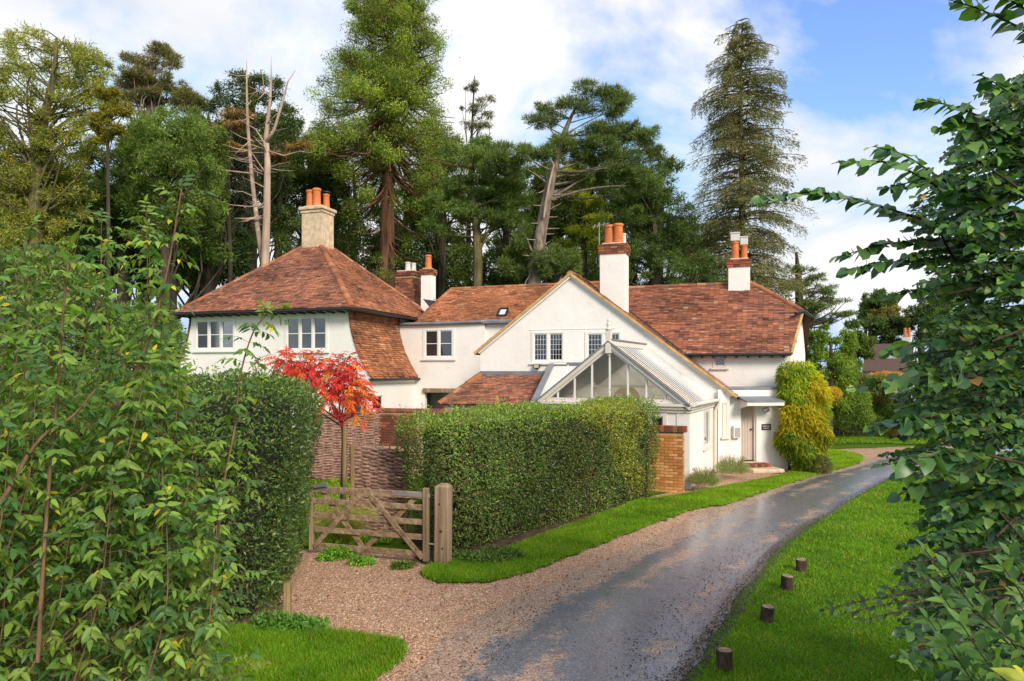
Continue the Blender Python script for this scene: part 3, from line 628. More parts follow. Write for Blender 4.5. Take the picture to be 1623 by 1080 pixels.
# front wall flares out at both sides like the tile-hung flanks
def flare(z):                      # outward offset of the flank at height z
    t = min(1, max(0, (EZ - z) / (EZ - 2.82))); return 0.14 * t + 0.80 * t ** 2.1
prof = [(XR + flare(z), z) for z in np.linspace(2.82, EZ, 14)]
TF = Matrix.Translation((0, IN, 0))
TLF = TL @ TF
wins = []
for (u0, u1, v0, v1) in ((309, 373, 506, 556), (452, 520, 501, 557)):
    xa, zt = hit(TLF, u0, v0); xb, zb = hit(TLF, u1, v1); wins.append((xa, xb, zb, zt))
mbw = wall_mb([(XL, 2.0), (XR, 2.0), (XR, EZ), (XL, EZ)], wins)
xf(mbw, TF).build('wall', M['render'], house)
fl = MB()                          # flared cheeks of the front wall
for sg in (1, -1):
    for i in range(13):
        (xa, za), (xb, zb) = prof[i], prof[i + 1]; x0 = XR
        if sg < 0: xa, xb, x0 = XL - (xa - XR), XL - (xb - XR), XL
        q = [(x0, 0, za), (xa, 0, za), (xb, 0, zb), (x0, 0, zb)]
        fl.add(q if sg > 0 else q[::-1], [(0, 1, 2, 3)])
    xf(fl, TF).build('wall', M['render'], house); fl = MB()
XO = XR + 0.80                      # lower wall on the right
low = wall_mb([(XL - 0.8, 0), (XO, 0), (XO, 2.82), (XL - 0.8, 2.82)], [])
xf(low, TF @ Matrix.Translation((0, 0.003, 0))).build('wall', M['render'], house)
TR = Matrix.Translation((XO, IN, 0)) @ Matrix.Rotation(R(90), 4, 'Z')
xa, zt = hit(TL @ TR, 589, 626); xb, zb = hit(TL @ TR, 607, 650)
sw = (xa, xb, zb, zt)
xf(wall_mb([(0, 0), (4.2, 0), (4.2, 2.82), (0, 2.82)], [sw]), TR).build('wall', M['render'], house)
window(house, TR, sw, 1, 1, sill=False, ow=0.05)
TR2 = Matrix.Translation((XR, IN, 0)) @ Matrix.Rotation(R(90), 4, 'Z')
xf(wall_mb([(0, 2.0), (YB - IN, 2.0), (YB - IN, EZ), (0, EZ)], []), TR2).build('wall', M['render'], house)
TLb = Matrix.Translation((XL, YB, 0)) @ Matrix.Rotation(R(-90), 4, 'Z')
xf(wall_mb([(0, 0), (YB - IN, 0), (YB - IN, EZ), (0, EZ)], []), TLb).build('wall', M['render'], house)
TBk = Matrix.Translation((XR, YB, 0)) @ Matrix.Rotation(R(180), 4, 'Z')
xf(wall_mb([(0, 0), (XR - XL, 0), (XR - XL, EZ), (0, EZ)], []), TBk).build('wall', M['render'], house)
MB().box(XL + 0.25, XR - 0.25, IN + 0.25, YB - 0.25, 2.7, 2.85).build('floor', M['floor'], house)
MB().box(XL + 0.25, XR - 0.25, IN + 0.25, YB - 0.25, EZ - 0.1, EZ - 0.04).build('ceiling', M['paintw'], house)
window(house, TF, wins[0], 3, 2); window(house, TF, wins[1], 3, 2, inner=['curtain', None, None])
# pyramid roof
ax, ay, az = -3.75, 3.6, 8.62
E0, E1, E2, E3, AP = (-7.62, -0.12, EZ + 0.06), (0.12, -0.12, EZ + 0.06), (0.12, 7.32, EZ + 0.06), (-7.62, 7.32, EZ + 0.06), (ax, ay, az)
roof = MB().add([E0, E1, E2, E3, AP], [(0, 1, 4), (1, 2, 4), (2, 3, 4), (3, 0, 4), (3, 2, 1, 0)]).build('roof', M['deck'], house)
def pyr(o, U, apex, L, seed, pal):
    o = np.array(o); U = unit(np.array(U, float)); d = np.array(apex) - o; s = d @ U; up = d - s * U; H = np.linalg.norm(up)
    tiles(roof, o, U, up, H - 0.05, lambda v: (s * v / H + 0.03, L - (L - s) * v / H - 0.03), seed, pal)
pyr(E0, (1, 0, 0), AP, 7.74, 1, TILE_A); pyr(E1, (0, 1, 0), AP, 7.44, 2, [tuple(0.55 * a + 0.45 * b for a, b in zip(x, y)) for x, y in zip(TILE_A, TILE_O)])
pyr(E3, (0, -1, 0), AP, 7.44, 3, TILE_A)
lp = lambda a, b, t: tuple(Vector(a).lerp(Vector(b), t))
for i, e in enumerate((E0, E1, E2)): ridge(roof, e, lp(e, AP, 0.93), i)
# sprocket eave: dark gutter on the front and right, white soffit and rafter feet
gut = MB()
for k in range(1): gut.tube([(-7.62, -0.20, EZ - 0.02), (0.2, -0.20, EZ - 0.02)], 0.055, 8)
gut.build('gutter', M['iron'], house)
MB().tube([(0.20, -0.24, EZ - 0.02), (0.20, 7.3, EZ - 0.05)], 0.055, 8).build('gutter', M['iron'], house)
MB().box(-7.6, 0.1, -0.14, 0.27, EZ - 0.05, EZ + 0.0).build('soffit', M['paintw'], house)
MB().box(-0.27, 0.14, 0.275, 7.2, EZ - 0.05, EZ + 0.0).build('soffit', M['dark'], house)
for k in range(19): MB().box(-7.45 + k * 0.41, -7.38 + k * 0.41, -0.20, IN, EZ - 0.12, EZ - 0.052).build('rafter_foot', M['iron'], house)
# tile-hung flank (bell-cast), right side, with its under-gutter; the left flank mirrors it
def flank(x0, sg, y0, y1, seed):
    vs = np.linspace(0, 1, 29); H = EZ - 2.82 - 0.02
    cur = np.array([(flare(2.82 + H * t), 2.82 + H * t) for t in vs])
    arc = np.concatenate([[0], np.cumsum(np.hypot(np.diff(cur[:, 0]), np.diff(cur[:, 1])))])
    def curve(V):
        s = V[:, 2]; xx = np.interp(s, arc, cur[:, 0]); zz = np.interp(s, arc, cur[:, 1]); dx = np.interp(s + 0.02, arc, cur[:, 0]) - xx; dz = np.interp(s + 0.02, arc, cur[:, 1]) - zz
        l = np.hypot(dx, dz) + 1e-6; nrm = V[:, 0]
        return np.column_stack([x0 + sg * (xx + nrm * dz / l), V[:, 1], zz - nrm * dx / l])
    mb = MB()
    for i in range(28): mb.add([(x0 + sg * cur[i][0], y0, cur[i][1]), (x0 + sg * cur[i][0], y1, cur[i][1]), (x0 + sg * cur[i + 1][0], y1, cur[i + 1][1]), (x0 + sg * cur[i + 1][0], y0, cur[i + 1][1])], [(0, 1, 2, 3) if sg > 0 else (3, 2, 1, 0)])
    for yy in (y1,):
        for i in range(28): mb.add([(x0, yy, cur[i][1]), (x0 + sg * cur[i][0], yy, cur[i][1]), (x0 + sg * cur[i + 1][0], yy, cur[i + 1][1]), (x0, yy, cur[i + 1][1])], [(0, 1, 2, 3)])
    f = mb.build('tile_hanging', M['deck'], house)
    # tiles laid flat in (n, y, s) space then bent to the bell-cast curve
    t = tiles(f, (0, y0, 0), (0, 1, 0), (0, 0, 1), arc[-1] - 0.02, lambda v: (-0.03, y1 - y0), seed, TILE_O, curve=None)
    me = t.data; nV = len(me.vertices); a = np.empty(nV * 3, np.float32); me.vertices.foreach_get('co', a); V = a.reshape(-1, 3)
    V[:, 0] = np.abs(V[:, 0]); me.vertices.foreach_set('co', curve(V).astype(np.float32).ravel()); me.update()
    MB().tube([(x0 + sg * (cur[0][0] + 0.05), y0 - 0.05, 2.79), (x0 + sg * (cur[0][0] + 0.05), y1, 2.77)], 0.05, 8).build('gutter', M['iron'], house)
flank(XR + 0.012, 1, IN - 0.03, 4.15, 5); flank(XL - 0.012, -1, IN - 0.03, 4.15, 6)
MB().tube([(XO + 0.10, 4.0, 2.76), (XO + 0.06, 4.05, 2.5), (XO + 0.05, 4.08, 2.0), (XO + 0.2, 4.0, 1.6), (XO + 0.05, 4.05, 1.3), (XO + 0.05, 4.05, 0)], 0.04, 8).build('downpipe', M['paintw'], house)
chimney(house, (ax + 0.05, ay - 0.1), 0.98, 0.86, 7.6, 9.86, 0.14, 'stone', [(-0.28, -0.12, 0.72, 0.17, 'pot'), (0.06, -0.16, 0.76, 0.17, 'pot'), (0.30, 0.16, 0.58, 0.14, 'cap')], 3)

# ---------------------------------------------------------------- link block between the two houses
linkb = empty('link_building', (-5.66, 24.0, 0), -R(18)); tag(linkb, 'low flat-roofed white link between the hip-roofed house and the gabled cottage', 'building')
YL = 4.0; TK = Matrix.Translation((0, YL, 0)); TLK = TL @ TK
xa, zt = hit(TLK, 671, 521); xb, zb = hit(TLK, 720, 569); lw = (xa, xb, zb, zt)
xe, _ = hit(TLK, 768, 520); xg, _ = hit(TLK, 812, 520)
op = (0.95, 2.6, 0.0, 2.22)
xf(wall_mb([(-0.26, 0), (xe, 0), (xe, 4.93), (-0.26, 4.93)], [lw, op]), TK).build('wall', M['render'], linkb)
xf(wall_mb([(xe, 0), (xg, 0), (xg, 4.93), (xe, 4.93)], []), Matrix.Translation((0, YL + 0.12, 0))).build('wall', M['render'], linkb)
MB().box(xe - 0.002, xe, YL, YL + 0.12, 0, 4.9).build('wall', M['render'], linkb)
MB().box(0.9, 2.7, YL - 0.10, YL + 0.1, 2.225, 2.40).build('beam', M['wood'], linkb, bevel=0.02)
MB().box(0.5, 3.2, YL + 1.6, YL + 1.7, 0, 2.6).build('wall', M['render'], linkb)
window(linkb, TK, lw, 2, 2, inner=['grey_blind', 'grey_blind'])
MB().box(-0.2, xg, YL - 0.10, YL + 2.6, 4.94, 5.05).build('roof', M['lead'], linkb, bevel=0.02)
MB().tube([(-0.1, YL - 0.11, 5.0), (1.2, YL - 0.115, 4.985), (xe - 0.1, YL - 0.11, 5.02), (xe + 0.05, YL - 0.02, 5.04), (xg, YL, 5.03)], [0.05, 0.06, 0.055, 0.06, 0.05], 8).build('lead_roll', M['lead'], linkb)
MB().box(-0.2, xg, YL + 2.5, YL + 2.7, 0, 4.94).build('wall', M['render'], linkb)
# two stacks behind the link roof
def px_chim(u, d): x = (u - 811.5) / FPX * d; p = TL.inverted() @ Vector((x, d, 0)); return (p.x, p.y)
c1 = px_chim(646.5, 31.6); c2 = px_chim(679, 30.6)
zt = lambda v, d: CAM_H + (HORIZON - v) / FPX * d
stk = chimney(linkb, c1, 0.95, 0.75, 4.4, zt(432, 31.6), 0.20, 'mortar', [(0.05, -0.1, 0.42, 0.13, 'stone'), (0.24, 0.1, 0.40, 0.12, 'stone')], 8)
bricks_mb(stk, Matrix.Translation((c1[0] - 0.475, c1[1] - 0.375, 0)), 0.95, zt(432, 31.6) - 0.22 - 4.6, BR_RED, 4, stuff=True, z0=4.6)
bricks_mb(stk, Matrix.Translation((c1[0] + 0.475, c1[1] - 0.375, 0)) @ Matrix.Rotation(R(90), 4, 'Z'), 0.75, zt(432, 31.6) - 0.22 - 4.6, BR_RED, 5, stuff=True, z0=4.6)
st2 = chimney(linkb, (c2[0], c2[1]), 0.52, 0.46, 4.5, zt(428, 30.6) + 0.01, 0.26, 'render', [(0, 0, 0.62, 0.145, 'cap')], 9)

# ---------------------------------------------------------------- gabled cottage with its rear wing
TM = frame_m(1.966, 22.76, 19)
cot = empty('cottage', (1.966, 22.76, 0), -R(19)); tag(cot, 'white gabled cottage with tiled roofs and a long catslide beside the lane', 'house')
SL, SR, AZ, PIT = -3.25, 5.05, 6.28, 0.765
wz = []
for (u0, u1, v0, v1) in ((843, 895, 526, 575), (928, 985, 526, 575)):
    xa, zt_ = hit(TM, u0, v0); xb, zb_ = hit(TM, u1, v1); wz.append((xa, xb, zb_, zt_))
gpoly = [(SL, 0), (SR, 0), (SR, AZ - PIT * SR), (0, AZ), (SL, AZ + PIT * SL)]
I4 = Matrix.Identity(4)
wall_mb(gpoly, wz).build('wall', M['render'], cot)
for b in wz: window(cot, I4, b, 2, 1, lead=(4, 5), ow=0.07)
x0, zc = hit(TM, 838, 524); x1, _ = hit(TM, 975, 524)
MB().box(x0, x1, -0.015, 0.0, zc + 0.005, zc + 0.022).build('drip_course', M['paintw'], cot)
# side walls (left flank and the right return), floor
xf(wall_mb([(0, 0), (4.0, 0), (4.0, AZ + PIT * SL), (0, AZ + PIT * SL)], []), Matrix.Translation((SL, 4.0, 0)) @ Matrix.Rotation(R(-90), 4, 'Z')).build('wall', M['render'], cot)
MB().box(SL + 0.25, SR - 0.2, 0.25, 3.9, 2.55, 2.65).build('floor', M['floor'], cot)
# gable roof
RZ = 6.36
def gz(s): return RZ - PIT * abs(s)
WE, WK = 3.66, 1.22                # wing eave height and its distance behind the gable plane
WR, WRK = 6.27, 4.0                # wing ridge
WS = (WR - WE) / (WRK - WK)
def valley(s):
    z = gz(s)
    return min(WRK + 0.05, WK + (z - WE) / WS) if z > WE else 1.42
pts = [(0, -0.10), (5.25, -0.10), (5.25, 1.42), (3.54, 1.42)] + [(s, valley(s)) for s in (3.5, 2.5, 1.5, 0.5)] + [(0, 4.05)]
deck = MB()
deck.slab([(s, y, gz(s) - 0.09) for s, y in pts], (0, 0, 0.07))
deck.slab([(0, -0.10, gz(0) - 0.09), (0, 4.05, gz(0) - 0.09), (-3.42, 4.05, gz(3.42) - 0.09), (-3.42, -0.10, gz(3.42) - 0.09)], (0, 0, 0.07))
groof = deck.build('roof', M['deck'], cot)
H = math.hypot(5.25, 5.25 * PIT)
tiles(groof, (5.25, 0, gz(5.25) - 0.02), (0, 1, 0), (-1, 0, PIT), H - 0.02, lambda v: (-0.11, valley(5.25 * (1 - v / H))), 11, TILE_A)
HL = math.hypot(3.42, 3.42 * PIT)
tiles(groof, (-3.42, 0, gz(3.42) - 0.02), (0, 1, 0), (1, 0, PIT), HL - 0.02, lambda v: (-0.11, 4.05), 12, TILE_O)
ridge(groof, (0, -0.1, RZ - 0.01), (0, 4.0, RZ - 0.02), 12)
for sg, e in ((1, 5.27), (-1, 3.44)):
    MB().bar((0, -0.105, RZ - 0.035), (sg * e, -0.105, gz(e) - 0.035), 0.05, 0.085).build('verge', M['mortar_edge'], groof)
    MB().bar((0, -0.06, RZ - 0.125), (sg * (e - 0.15), -0.06, gz(e - 0.15) - 0.125), 0.05, 0.06).build('bargeboard', M['paintw'], groof)
MB().tube([(5.30, -0.15, gz(5.25) - 0.08), (5.32, 0.55, gz(5.25) - 0.09)], 0.05, 8).build('gutter', M['iron'], cot)
MB().tube([(5.30, 0.5, gz(5.25) - 0.08), (5.45, 0.4, gz(5.25) + 0.05), (5.6, 0.45, gz(5.25) - 0.15), (5.5, 0.45, gz(5.25) - 0.35), (5.35, 0.35, gz(5.25) - 0.42)], 0.025, 6).build('downpipe', M['iron'], cot)
# lead valley line
MB().tube([(s, valley(s), gz(s) + 0.035) for s in (3.5, 2.5, 1.5, 0.6)], 0.05, 6).build('valley', M['iron'], groof)
chimney(cot, (1.28, 0.95), 0.86, 0.72, 4.6, 7.36, 0.33, 'render', [(-0.16, -0.05, 0.66, 0.17, 'pot'), (0.15, -0.1, 0.68, 0.17, 'pot'), (0.27, 0.2, 0.40, 0.10, 'stone')], 21)
MB().tube([(0.80, 0.75, 6.6), (0.80, 0.75, 8.15)], 0.013, 5).tube([(0.55, 0.75, 8.0), (1.15, 0.75, 8.1)], 0.009, 4).tube([(0.62, 0.65, 7.92), (0.62, 0.9, 8.12)], 0.007, 4).tube([(0.75, 0.65, 7.95), (0.75, 0.9, 8.15)], 0.007, 4).tube([(0.95, 0.65, 7.98), (0.95, 0.9, 8.18)], 0.007, 4).build('aerial', M['metal'], cot)

# wing with half-hipped right end
TW = Matrix.Translation((0, 1.45, 0)); TWw = TM @ TW
XE = 6.86                           # right front corner
xa, zt_ = hit(TWw, 1130, 559); xb, zb_ = hit(TWw, 1152, 583); ww = (xa, xb, zb_, zt_)
xf(wall_mb([(3.2, 0), (XE, 0), (XE, WE + 0.05), (3.2, WE + 0.05)], [ww]), TW).build('wall', M['render'], cot)
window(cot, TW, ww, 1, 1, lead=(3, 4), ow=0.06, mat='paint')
MB().box(3.4, XE - 0.3, 1.75, 6.3, 2.55, 2.65).build('floor', M['floor'], cot)
# end wall runs back to the right: from (XE,1.45) to (8.35,6.55)
e0 = Vector((XE, 1.45, 0)); e1 = Vector((7.68, 6.55, 0)); ed = (e1 - e0).normalized(); ang = math.atan2(ed.y, ed.x)
TE = Matrix.Translation(e0) @ Matrix.Rotation(ang, 4, 'Z'); LE = (e1 - e0).length
rk = (WRK - 1.45) / (6.55 - 1.45) * LE
HZ = 5.12; th = (HZ - WE) / (WR - WE)
epoly = [(0, 0), (LE, 0), (LE, WE + 0.1), (LE - rk * th * 0.9, HZ), (rk * th, HZ), (0, WE + 0.1)]
xf(wall_mb(epoly, []), TE).build('wall', M['render'], cot)
q = MB()
for k in range(5): q.box(1.15 - 0.05 * k, 1.75, -0.03 - 0.015 * k, 0.02, 4.05 + k * 0.15, 4.05 + k * 0.15 + 0.14, (0.46, 0.17, 0.09))
xf(q, TE).build('brick_quoin', M['brick'], cot)
hipF = (XE + 0.46, WK + (HZ - WE) / WS, HZ); hipB = (7.78, 2 * WRK - hipF[1], HZ); RE = (5.72, WRK, WR)
EVF = (XE + 0.02, WK, WE)
fs = [(3.30, WK, WE), EVF, hipF, RE, (0.1, WRK, WR), (0.1, WRK, WR)]
wd = MB()
wd.slab([(3.45, WK, WE - 0.05), (EVF[0], WK, WE - 0.05), (hipF[0], hipF[1], HZ - 0.05), (RE[0], RE[1], WR - 0.05), (0.1, WRK, WR - 0.05)], (0, 0, 0.04))
wd.slab([hipF, hipB, RE], (0, 0, 0.03))
wd.slab([(0.1, WRK, WR - 0.05), (RE[0], RE[1], WR - 0.05), (hipB[0], hipB[1], HZ - 0.05), (7.75, 6.9, WE - 0.05), (0.1, 6.9, WE - 0.05)], (0, 0, 0.04))
wroof = wd.build('roof', M['deck'], cot)
Lw = math.hypot(WRK - WK, WR - WE); tb = (HZ - WE) / (WR - WE) * Lw
def wint(v):
    t = v / Lw; z = WE + (WR - WE) * t; sv = max(0.12, (RZ - z) / PIT - 0.02)
    r_ = EVF[0] + (hipF[0] - EVF[0]) * v / tb if v < tb else hipF[0] + (RE[0] - hipF[0]) * (v - tb) / (Lw - tb)
    return (sv, r_)
TILE_W = [(0.41, 0.150, 0.082), (0.30, 0.116, 0.074), (0.20, 0.092, 0.072), (0.54, 0.235, 0.125), (0.36, 0.134, 0.078), (0.14, 0.080, 0.070)]
tiles(wroof, (0, WK, WE), (1, 0, 0), (0, WRK - WK, WR - WE), Lw - 0.03, wint, 13, TILE_W, light=0.07)
ridge(wroof, (0.3, WRK, WR - 0.01), RE, 14); ridge(wroof, lp(RE, hipF, 0.02), hipF, 15)
hv = Vector(hipB) - Vector(hipF); hu = hv.normalized(); s0 = (Vector(RE) - Vector(hipF)).dot(hu); up = (Vector(RE) - Vector(hipF)) - hu * s0; HH = up.length
tiles(wroof, hipF, tuple(hu), tuple(up), HH - 0.05, lambda v: (s0 * v / HH, hv.length - (hv.length - s0) * v / HH), 16, TILE_W)
MB().bar((EVF[0] + 0.01, WK - 0.02, WE - 0.01), (hipF[0] + 0.01, hipF[1], HZ - 0.01), 0.06, 0.09).build('verge', M['mortar_edge'], wroof)
MB().tube([(3.5, WK - 0.06, WE - 0.03), (XE + 0.02, WK - 0.06, WE - 0.04)], 0.05, 8).build('gutter', M['iron'], cot)
MB().tube([(hipF[0] - 0.25, hipF[1] - 0.5, HZ - 0.12), (hipF[0] + 0.06, hipF[1] - 0.1, HZ - 0.02), (hipB[0] + 0.05, hipB[1], HZ - 0.05)], 0.05, 8).build('gutter', M['iron'], cot)
for k in range(9): MB().box(3.75 + k * 0.36, 3.81 + k * 0.36, WK - 0.03, 1.45, WE - 0.14, WE - 0.06).build('rafter_foot', M['iron'], cot)
chimney(cot, (5.28, WRK - 0.05), 0.74, 0.62, 5.7, 7.10, 0.27, 'render', [(-0.14, -0.05, 0.66, 0.135, 'cowl'), (0.17, 0.03, 0.52, 0.115, 'cowl')], 23)
# rear left roof between the gable and the hip-roofed house
LR, LRK, LS = 6.68, 5.2, 0.93
YE = 3.2; ZE = LR - (LRK - YE) * LS
xrl = hit(TM, 716, 458, LRK)[0]
ld = MB(); hx = xrl - (LRK - YE) * 0.55
ld.slab([(hx, YE, ZE - 0.05), (0.0, YE, ZE - 0.05), (0.0, LRK, LR - 0.05), (xrl, LRK, LR - 0.05)], (0, 0, 0.04))
ld.slab([(0.0, LRK, LR - 0.05), (0.0, 7.6, 4.4), (hx, 7.6, 4.4), (xrl, LRK, LR - 0.05)], (0, 0, 0.04))
ld.slab([(hx, YE, ZE - 0.05), (xrl, LRK, LR - 0.05), (hx, 7.6, 4.4)], (0, 0, 0.04))
lroof = ld.build('roof', M['deck'], cot)
Ll = math.hypot(LRK - YE, LR - ZE)
tiles(lroof, (0, YE, ZE), (1, 0, 0), (0, LRK - YE, LR - ZE), Ll - 0.03, lambda v: (hx + (xrl - hx) * v / Ll, -0.1), 17, TILE_O)
ridge(lroof, (xrl, LRK, LR - 0.01), (-0.1, LRK, LR - 0.01), 18); ridge(lroof, (hx, YE, ZE), (xrl, LRK, LR), 19)
# small lower roof with lead ridge and a dark slate cheek, against the hip
def lc_(u, v, d): return TM.inverted() @ at(u, v, d)
qa, qb, qc, qd = lc_(689, 477, 29.6), lc_(736, 491, 29.2), lc_(742, 511, 28.5), lc_(713, 511, 28.7)
sm = MB().slab([qd, qc, qb, qa], (0, 0.06, -0.05)).build('roof', M['deck'], cot)
hh_ = (qa - qd); uu = (qc - qd).normalized(); vv = (hh_ - uu * hh_.dot(uu)); Ls = vv.length; s0_ = hh_.dot(uu); bl_ = (qc - qd).length; tl_ = (qb - qa).length
tiles(sm, tuple(qd), tuple(uu), tuple(vv), Ls, lambda v: (s0_ * v / Ls, s0_ * v / Ls + bl_ + (tl_ - bl_) * v / Ls), 20, TILE_O)
MB().bar(qa + Vector((0, -0.04, 0.05)), qb + Vector((0, -0.04, 0.05)), 0.20, 0.05).build('lead_flashing', M['metal'], sm)
MB().slab([lc_(700, 511, 28.6), lc_(713, 511, 28.65), lc_(689, 477, 29.55), lc_(670, 474, 29.5)], (0, 0.05, 0.0)).build('slate_cheek', M['iron'], sm)
# skylight
def on_l(u, v):
    inv = TM.inverted(); o = inv @ Vector((0, 0, CAM_H)); d = inv.to_3x3() @ Vector(((u - 811.5) / FPX, 1, -(v - HORIZON) / FPX))
    # plane z = ZE + (y-YE)*LS
    t = (ZE + (o.y - YE) * LS - o.z) / (d.z - d.y * LS); return o + d * t
p0 = on_l(789, 503); p1 = on_l(806, 491.5); nrm = Vector((0, -LS, 1)).normalized()
sx0, sx1 = p0.x, p1.x; y0_, y1_ = p0.y, p1.y
sk = MB()
f4 = [Vector((sx0, y0_, ZE + (y0_ - YE) * LS)), Vector((sx1, y0_, ZE + (y0_ - YE) * LS)), Vector((sx1, y1_, ZE + (y1_ - YE) * LS)), Vector((sx0, y1_, ZE + (y1_ - YE) * LS))]
for i in range(4): sk.bar(f4[i] + nrm * 0.07, f4[(i + 1) % 4] + nrm * 0.07, 0.07, 0.08, up=nrm)
skl = sk.build('skylight', M['iron'], lroof); MB().slab([p + nrm * 0.075 for p in f4], nrm * 0.01).build('pane', M['glass'], skl)
# tiled lean-to in front of the gable, left of the conservatory
LZ, LY, EZ2 = 2.98, -1.5, 2.0
ln = MB().slab([(-3.25, -0.01, LZ - 0.06), (-4.15, LY, EZ2 - 0.06), (-0.7, LY, EZ2 - 0.06), (-0.7, -0.01, LZ - 0.06)], (0, 0, 0.05)).build('roof', M['deck'], cot)
Hl = math.hypot(LY, LZ - EZ2)
tiles(ln, (0, LY, EZ2), (1, 0, 0), (0, -LY, LZ - EZ2), Hl - 0.02, lambda v: (-4.15 + 0.9 * v / Hl, -0.7), 25, TILE_A)
ridge(ln, (-4.15, LY, EZ2), (-3.25, 0, LZ), 26)
MB().box(-3.25, -0.55, -0.05, -0.005, LZ - 0.02, LZ + 0.11).build('lead_flashing', M['lead'], ln)
MB().box(-4.0, -0.7, LY + 0.12, LY + 0.3, 0, EZ2 - 0.05).build('wall', M['render'], cot)
# floodlight on the gable wall
xl, zl = hit(TM, 852, 581)
fb = MB().box(xl - 0.10, xl + 0.10, -0.14, -0.06, zl - 0.07, zl + 0.07).box(xl - 0.03, xl + 0.03, -0.06, 0, zl - 0.1, zl - 0.04).build('floodlight', M['iron'], cot); MB().box(xl - 0.08, xl + 0.08, -0.145, -0.141, zl - 0.05, zl + 0.05).build('lens', M['cream'], fb)
# porch wall with the front door
w0 = Vector((4.70, -0.12, 0)); w1 = Vector((6.80, 1.02, 0)); wdv = (w1 - w0).normalized(); TP = Matrix.Translation(w0) @ Matrix.Rotation(math.atan2(wdv.y, wdv.x), 4, 'Z'); LP = (w1 - w0).length; TPw = TM @ TP
PZ = 2.52
def pbox(u0, u1, v0, v1): a = hit(TPw, u0, v0); b = hit(TPw, u1, v1); return (a[0], b[0], b[1], a[1])
dr = pbox(1174, 1199, 642, 731); nw = pbox(1145.5, 1153, 638, 693)
xf(wall_mb([(0, 0), (LP, 0), (LP, PZ), (0, PZ)], [dr, nw], thick=0.25), TP).build('wall', M['render'], cot)
xf(MB().box(LP - 0.25, LP, 0.002, 0.7, 0, PZ - 0.01), TP).build('wall', M['render'], cot)
xf(MB().box(0.25, LP + 0.02, -0.03, 0.9, PZ + 0.002, PZ + 0.07), TP).build('lead_flat', M['lead'], cot)
window(cot, TP, nw, 1, 1, ow=0.035, sill=True, mat='paint', inner=['cream'])
do = MB(); nb = 5; x0_, x1_, z0_, z1_ = dr; dw = (x1_ - x0_ - 0.08) / nb
door = xf(MB().box(x0_ + 0.035, x1_ - 0.035, 0.16, 0.20, z0_ + 0.01, z1_ - 0.03), TP).build('door', M['door'], cot)
for k in range(nb): xf(MB().box(x0_ + 0.04 + k * dw + 0.004, x0_ + 0.04 + (k + 1) * dw - 0.004, 0.145, 0.16, z0_ + 0.02, z1_ - 0.05), TP).build('plank', M['door'], door, bevel=0.004)
fr = MB().box(x0_ - 0.01, x0_ + 0.04, 0.05, 0.2, z0_, z1_).box(x1_ - 0.04, x1_ + 0.01, 0.05, 0.2, z0_, z1_).box(x0_ + 0.04, x1_ - 0.04, 0.05, 0.2, z1_ - 0.04, z1_ + 0.01)
xf(fr, TP).build('door_frame', M['paint'], cot)
xf(MB().tube([(x1_ - 0.12, 0.15, z0_ + 0.98), (x1_ - 0.12, 0.09, z0_ + 0.98)], 0.028, 8), TP).build('door_knob', M['iron'], door)
xf(MB().box(x0_ - 0.04, x1_ + 0.04, -0.08, 0.2, z0_ - 0.05, z0_), TP).build('threshold', M['stone'], cot)
# door canopy: flat lead top on brackets
ca = pbox(1168, 1227, 632, 640)
cx0, cx1, cz0, cz1 = ca
cp = MB().slab([(cx0, 0, cz1 + 0.03), (cx1 - 0.1, 0, cz1 + 0.03), (cx1, -0.62, cz1 - 0.10), (cx0 + 0.0, -0.62, cz1 - 0.10)], (0, 0, 0.04))
can = xf(cp, TP).build('canopy', M['lead'], cot)
xf(MB().box(cx0 + 0.01, cx1 - 0.02, -0.615, -0.57, cz1 - 0.2, cz1 - 0.102), TP).build('fascia', M['paint'], can)
for xx in (cx0 + 0.05, dr[1] + 0.10):
    xf(MB().slab([(xx, 0, cz1 + 0.0), (xx, -0.56, cz1 - 0.10), (xx, -0.56, cz1 - 0.2), (xx, -0.18, cz1 - 0.28), (xx, 0, cz1 - 0.34)], (0.06, 0, 0)), TP).build('bracket', M['paint'], can)
xl, zl = hit(TPw, 1213, 649)
b_ = xf(MB().lathe((0, 0, 0), [(0.09, -0.02), (0.11, 0.0), (0.10, 0.08), (0.06, 0.13), (0.0, 0.14)], 14), TP @ Matrix.Translation((xl, 0, zl)) @ Matrix.Rotation(R(90), 4, 'X')).build('bulkhead_lamp', M['metal'], cot)
s0_ = pbox(1207, 1221.5, 672.5, 681.5)
sg = xf(MB().box(s0_[0], s0_[1], -0.02, 0, s0_[2], s0_[3]), TP).build('name_plate', M['slate'], cot)
lt = MB(); r = random.Random(4); wS, hS = s0_[1] - s0_[0], s0_[3] - s0_[2]
for row, (nl, zc_) in enumerate(((8, 0.66), (6, 0.30))):      # two rows of small pale capitals, too small to read
    tot = wS * (0.82 if row == 0 else 0.62); lw_ = tot / nl
    for k in range(nl):
        xx = s0_[0] + wS / 2 - tot / 2 + k * lw_; za = s0_[2] + hS * (zc_ - 0.11); zb2 = s0_[2] + hS * (zc_ + 0.11)
        lt.box(xx, xx + lw_ * 0.22, -0.024, -0.0205, za, zb2)
        if k % 2: lt.box(xx + lw_ * 0.55, xx + lw_ * 0.77, -0.024, -0.0205, za, zb2)
        lt.box(xx + lw_ * 0.22, xx + lw_ * 0.77, -0.0235, -0.0205, (za + zb2) / 2 - 0.004 if k % 3 else za, (za + zb2) / 2 + 0.004 if k % 3 else za + 0.008)
xf(lt, TP).build('lettering', M['paintw'], sg)
m0 = pbox(1160, 1171, 675, 694)
mbx = xf(MB().box(m0[0], m0[1], -0.13, 0, m0[2], m0[3]), TP).build('letterbox', M['paintw'], None, bevel=0.01)
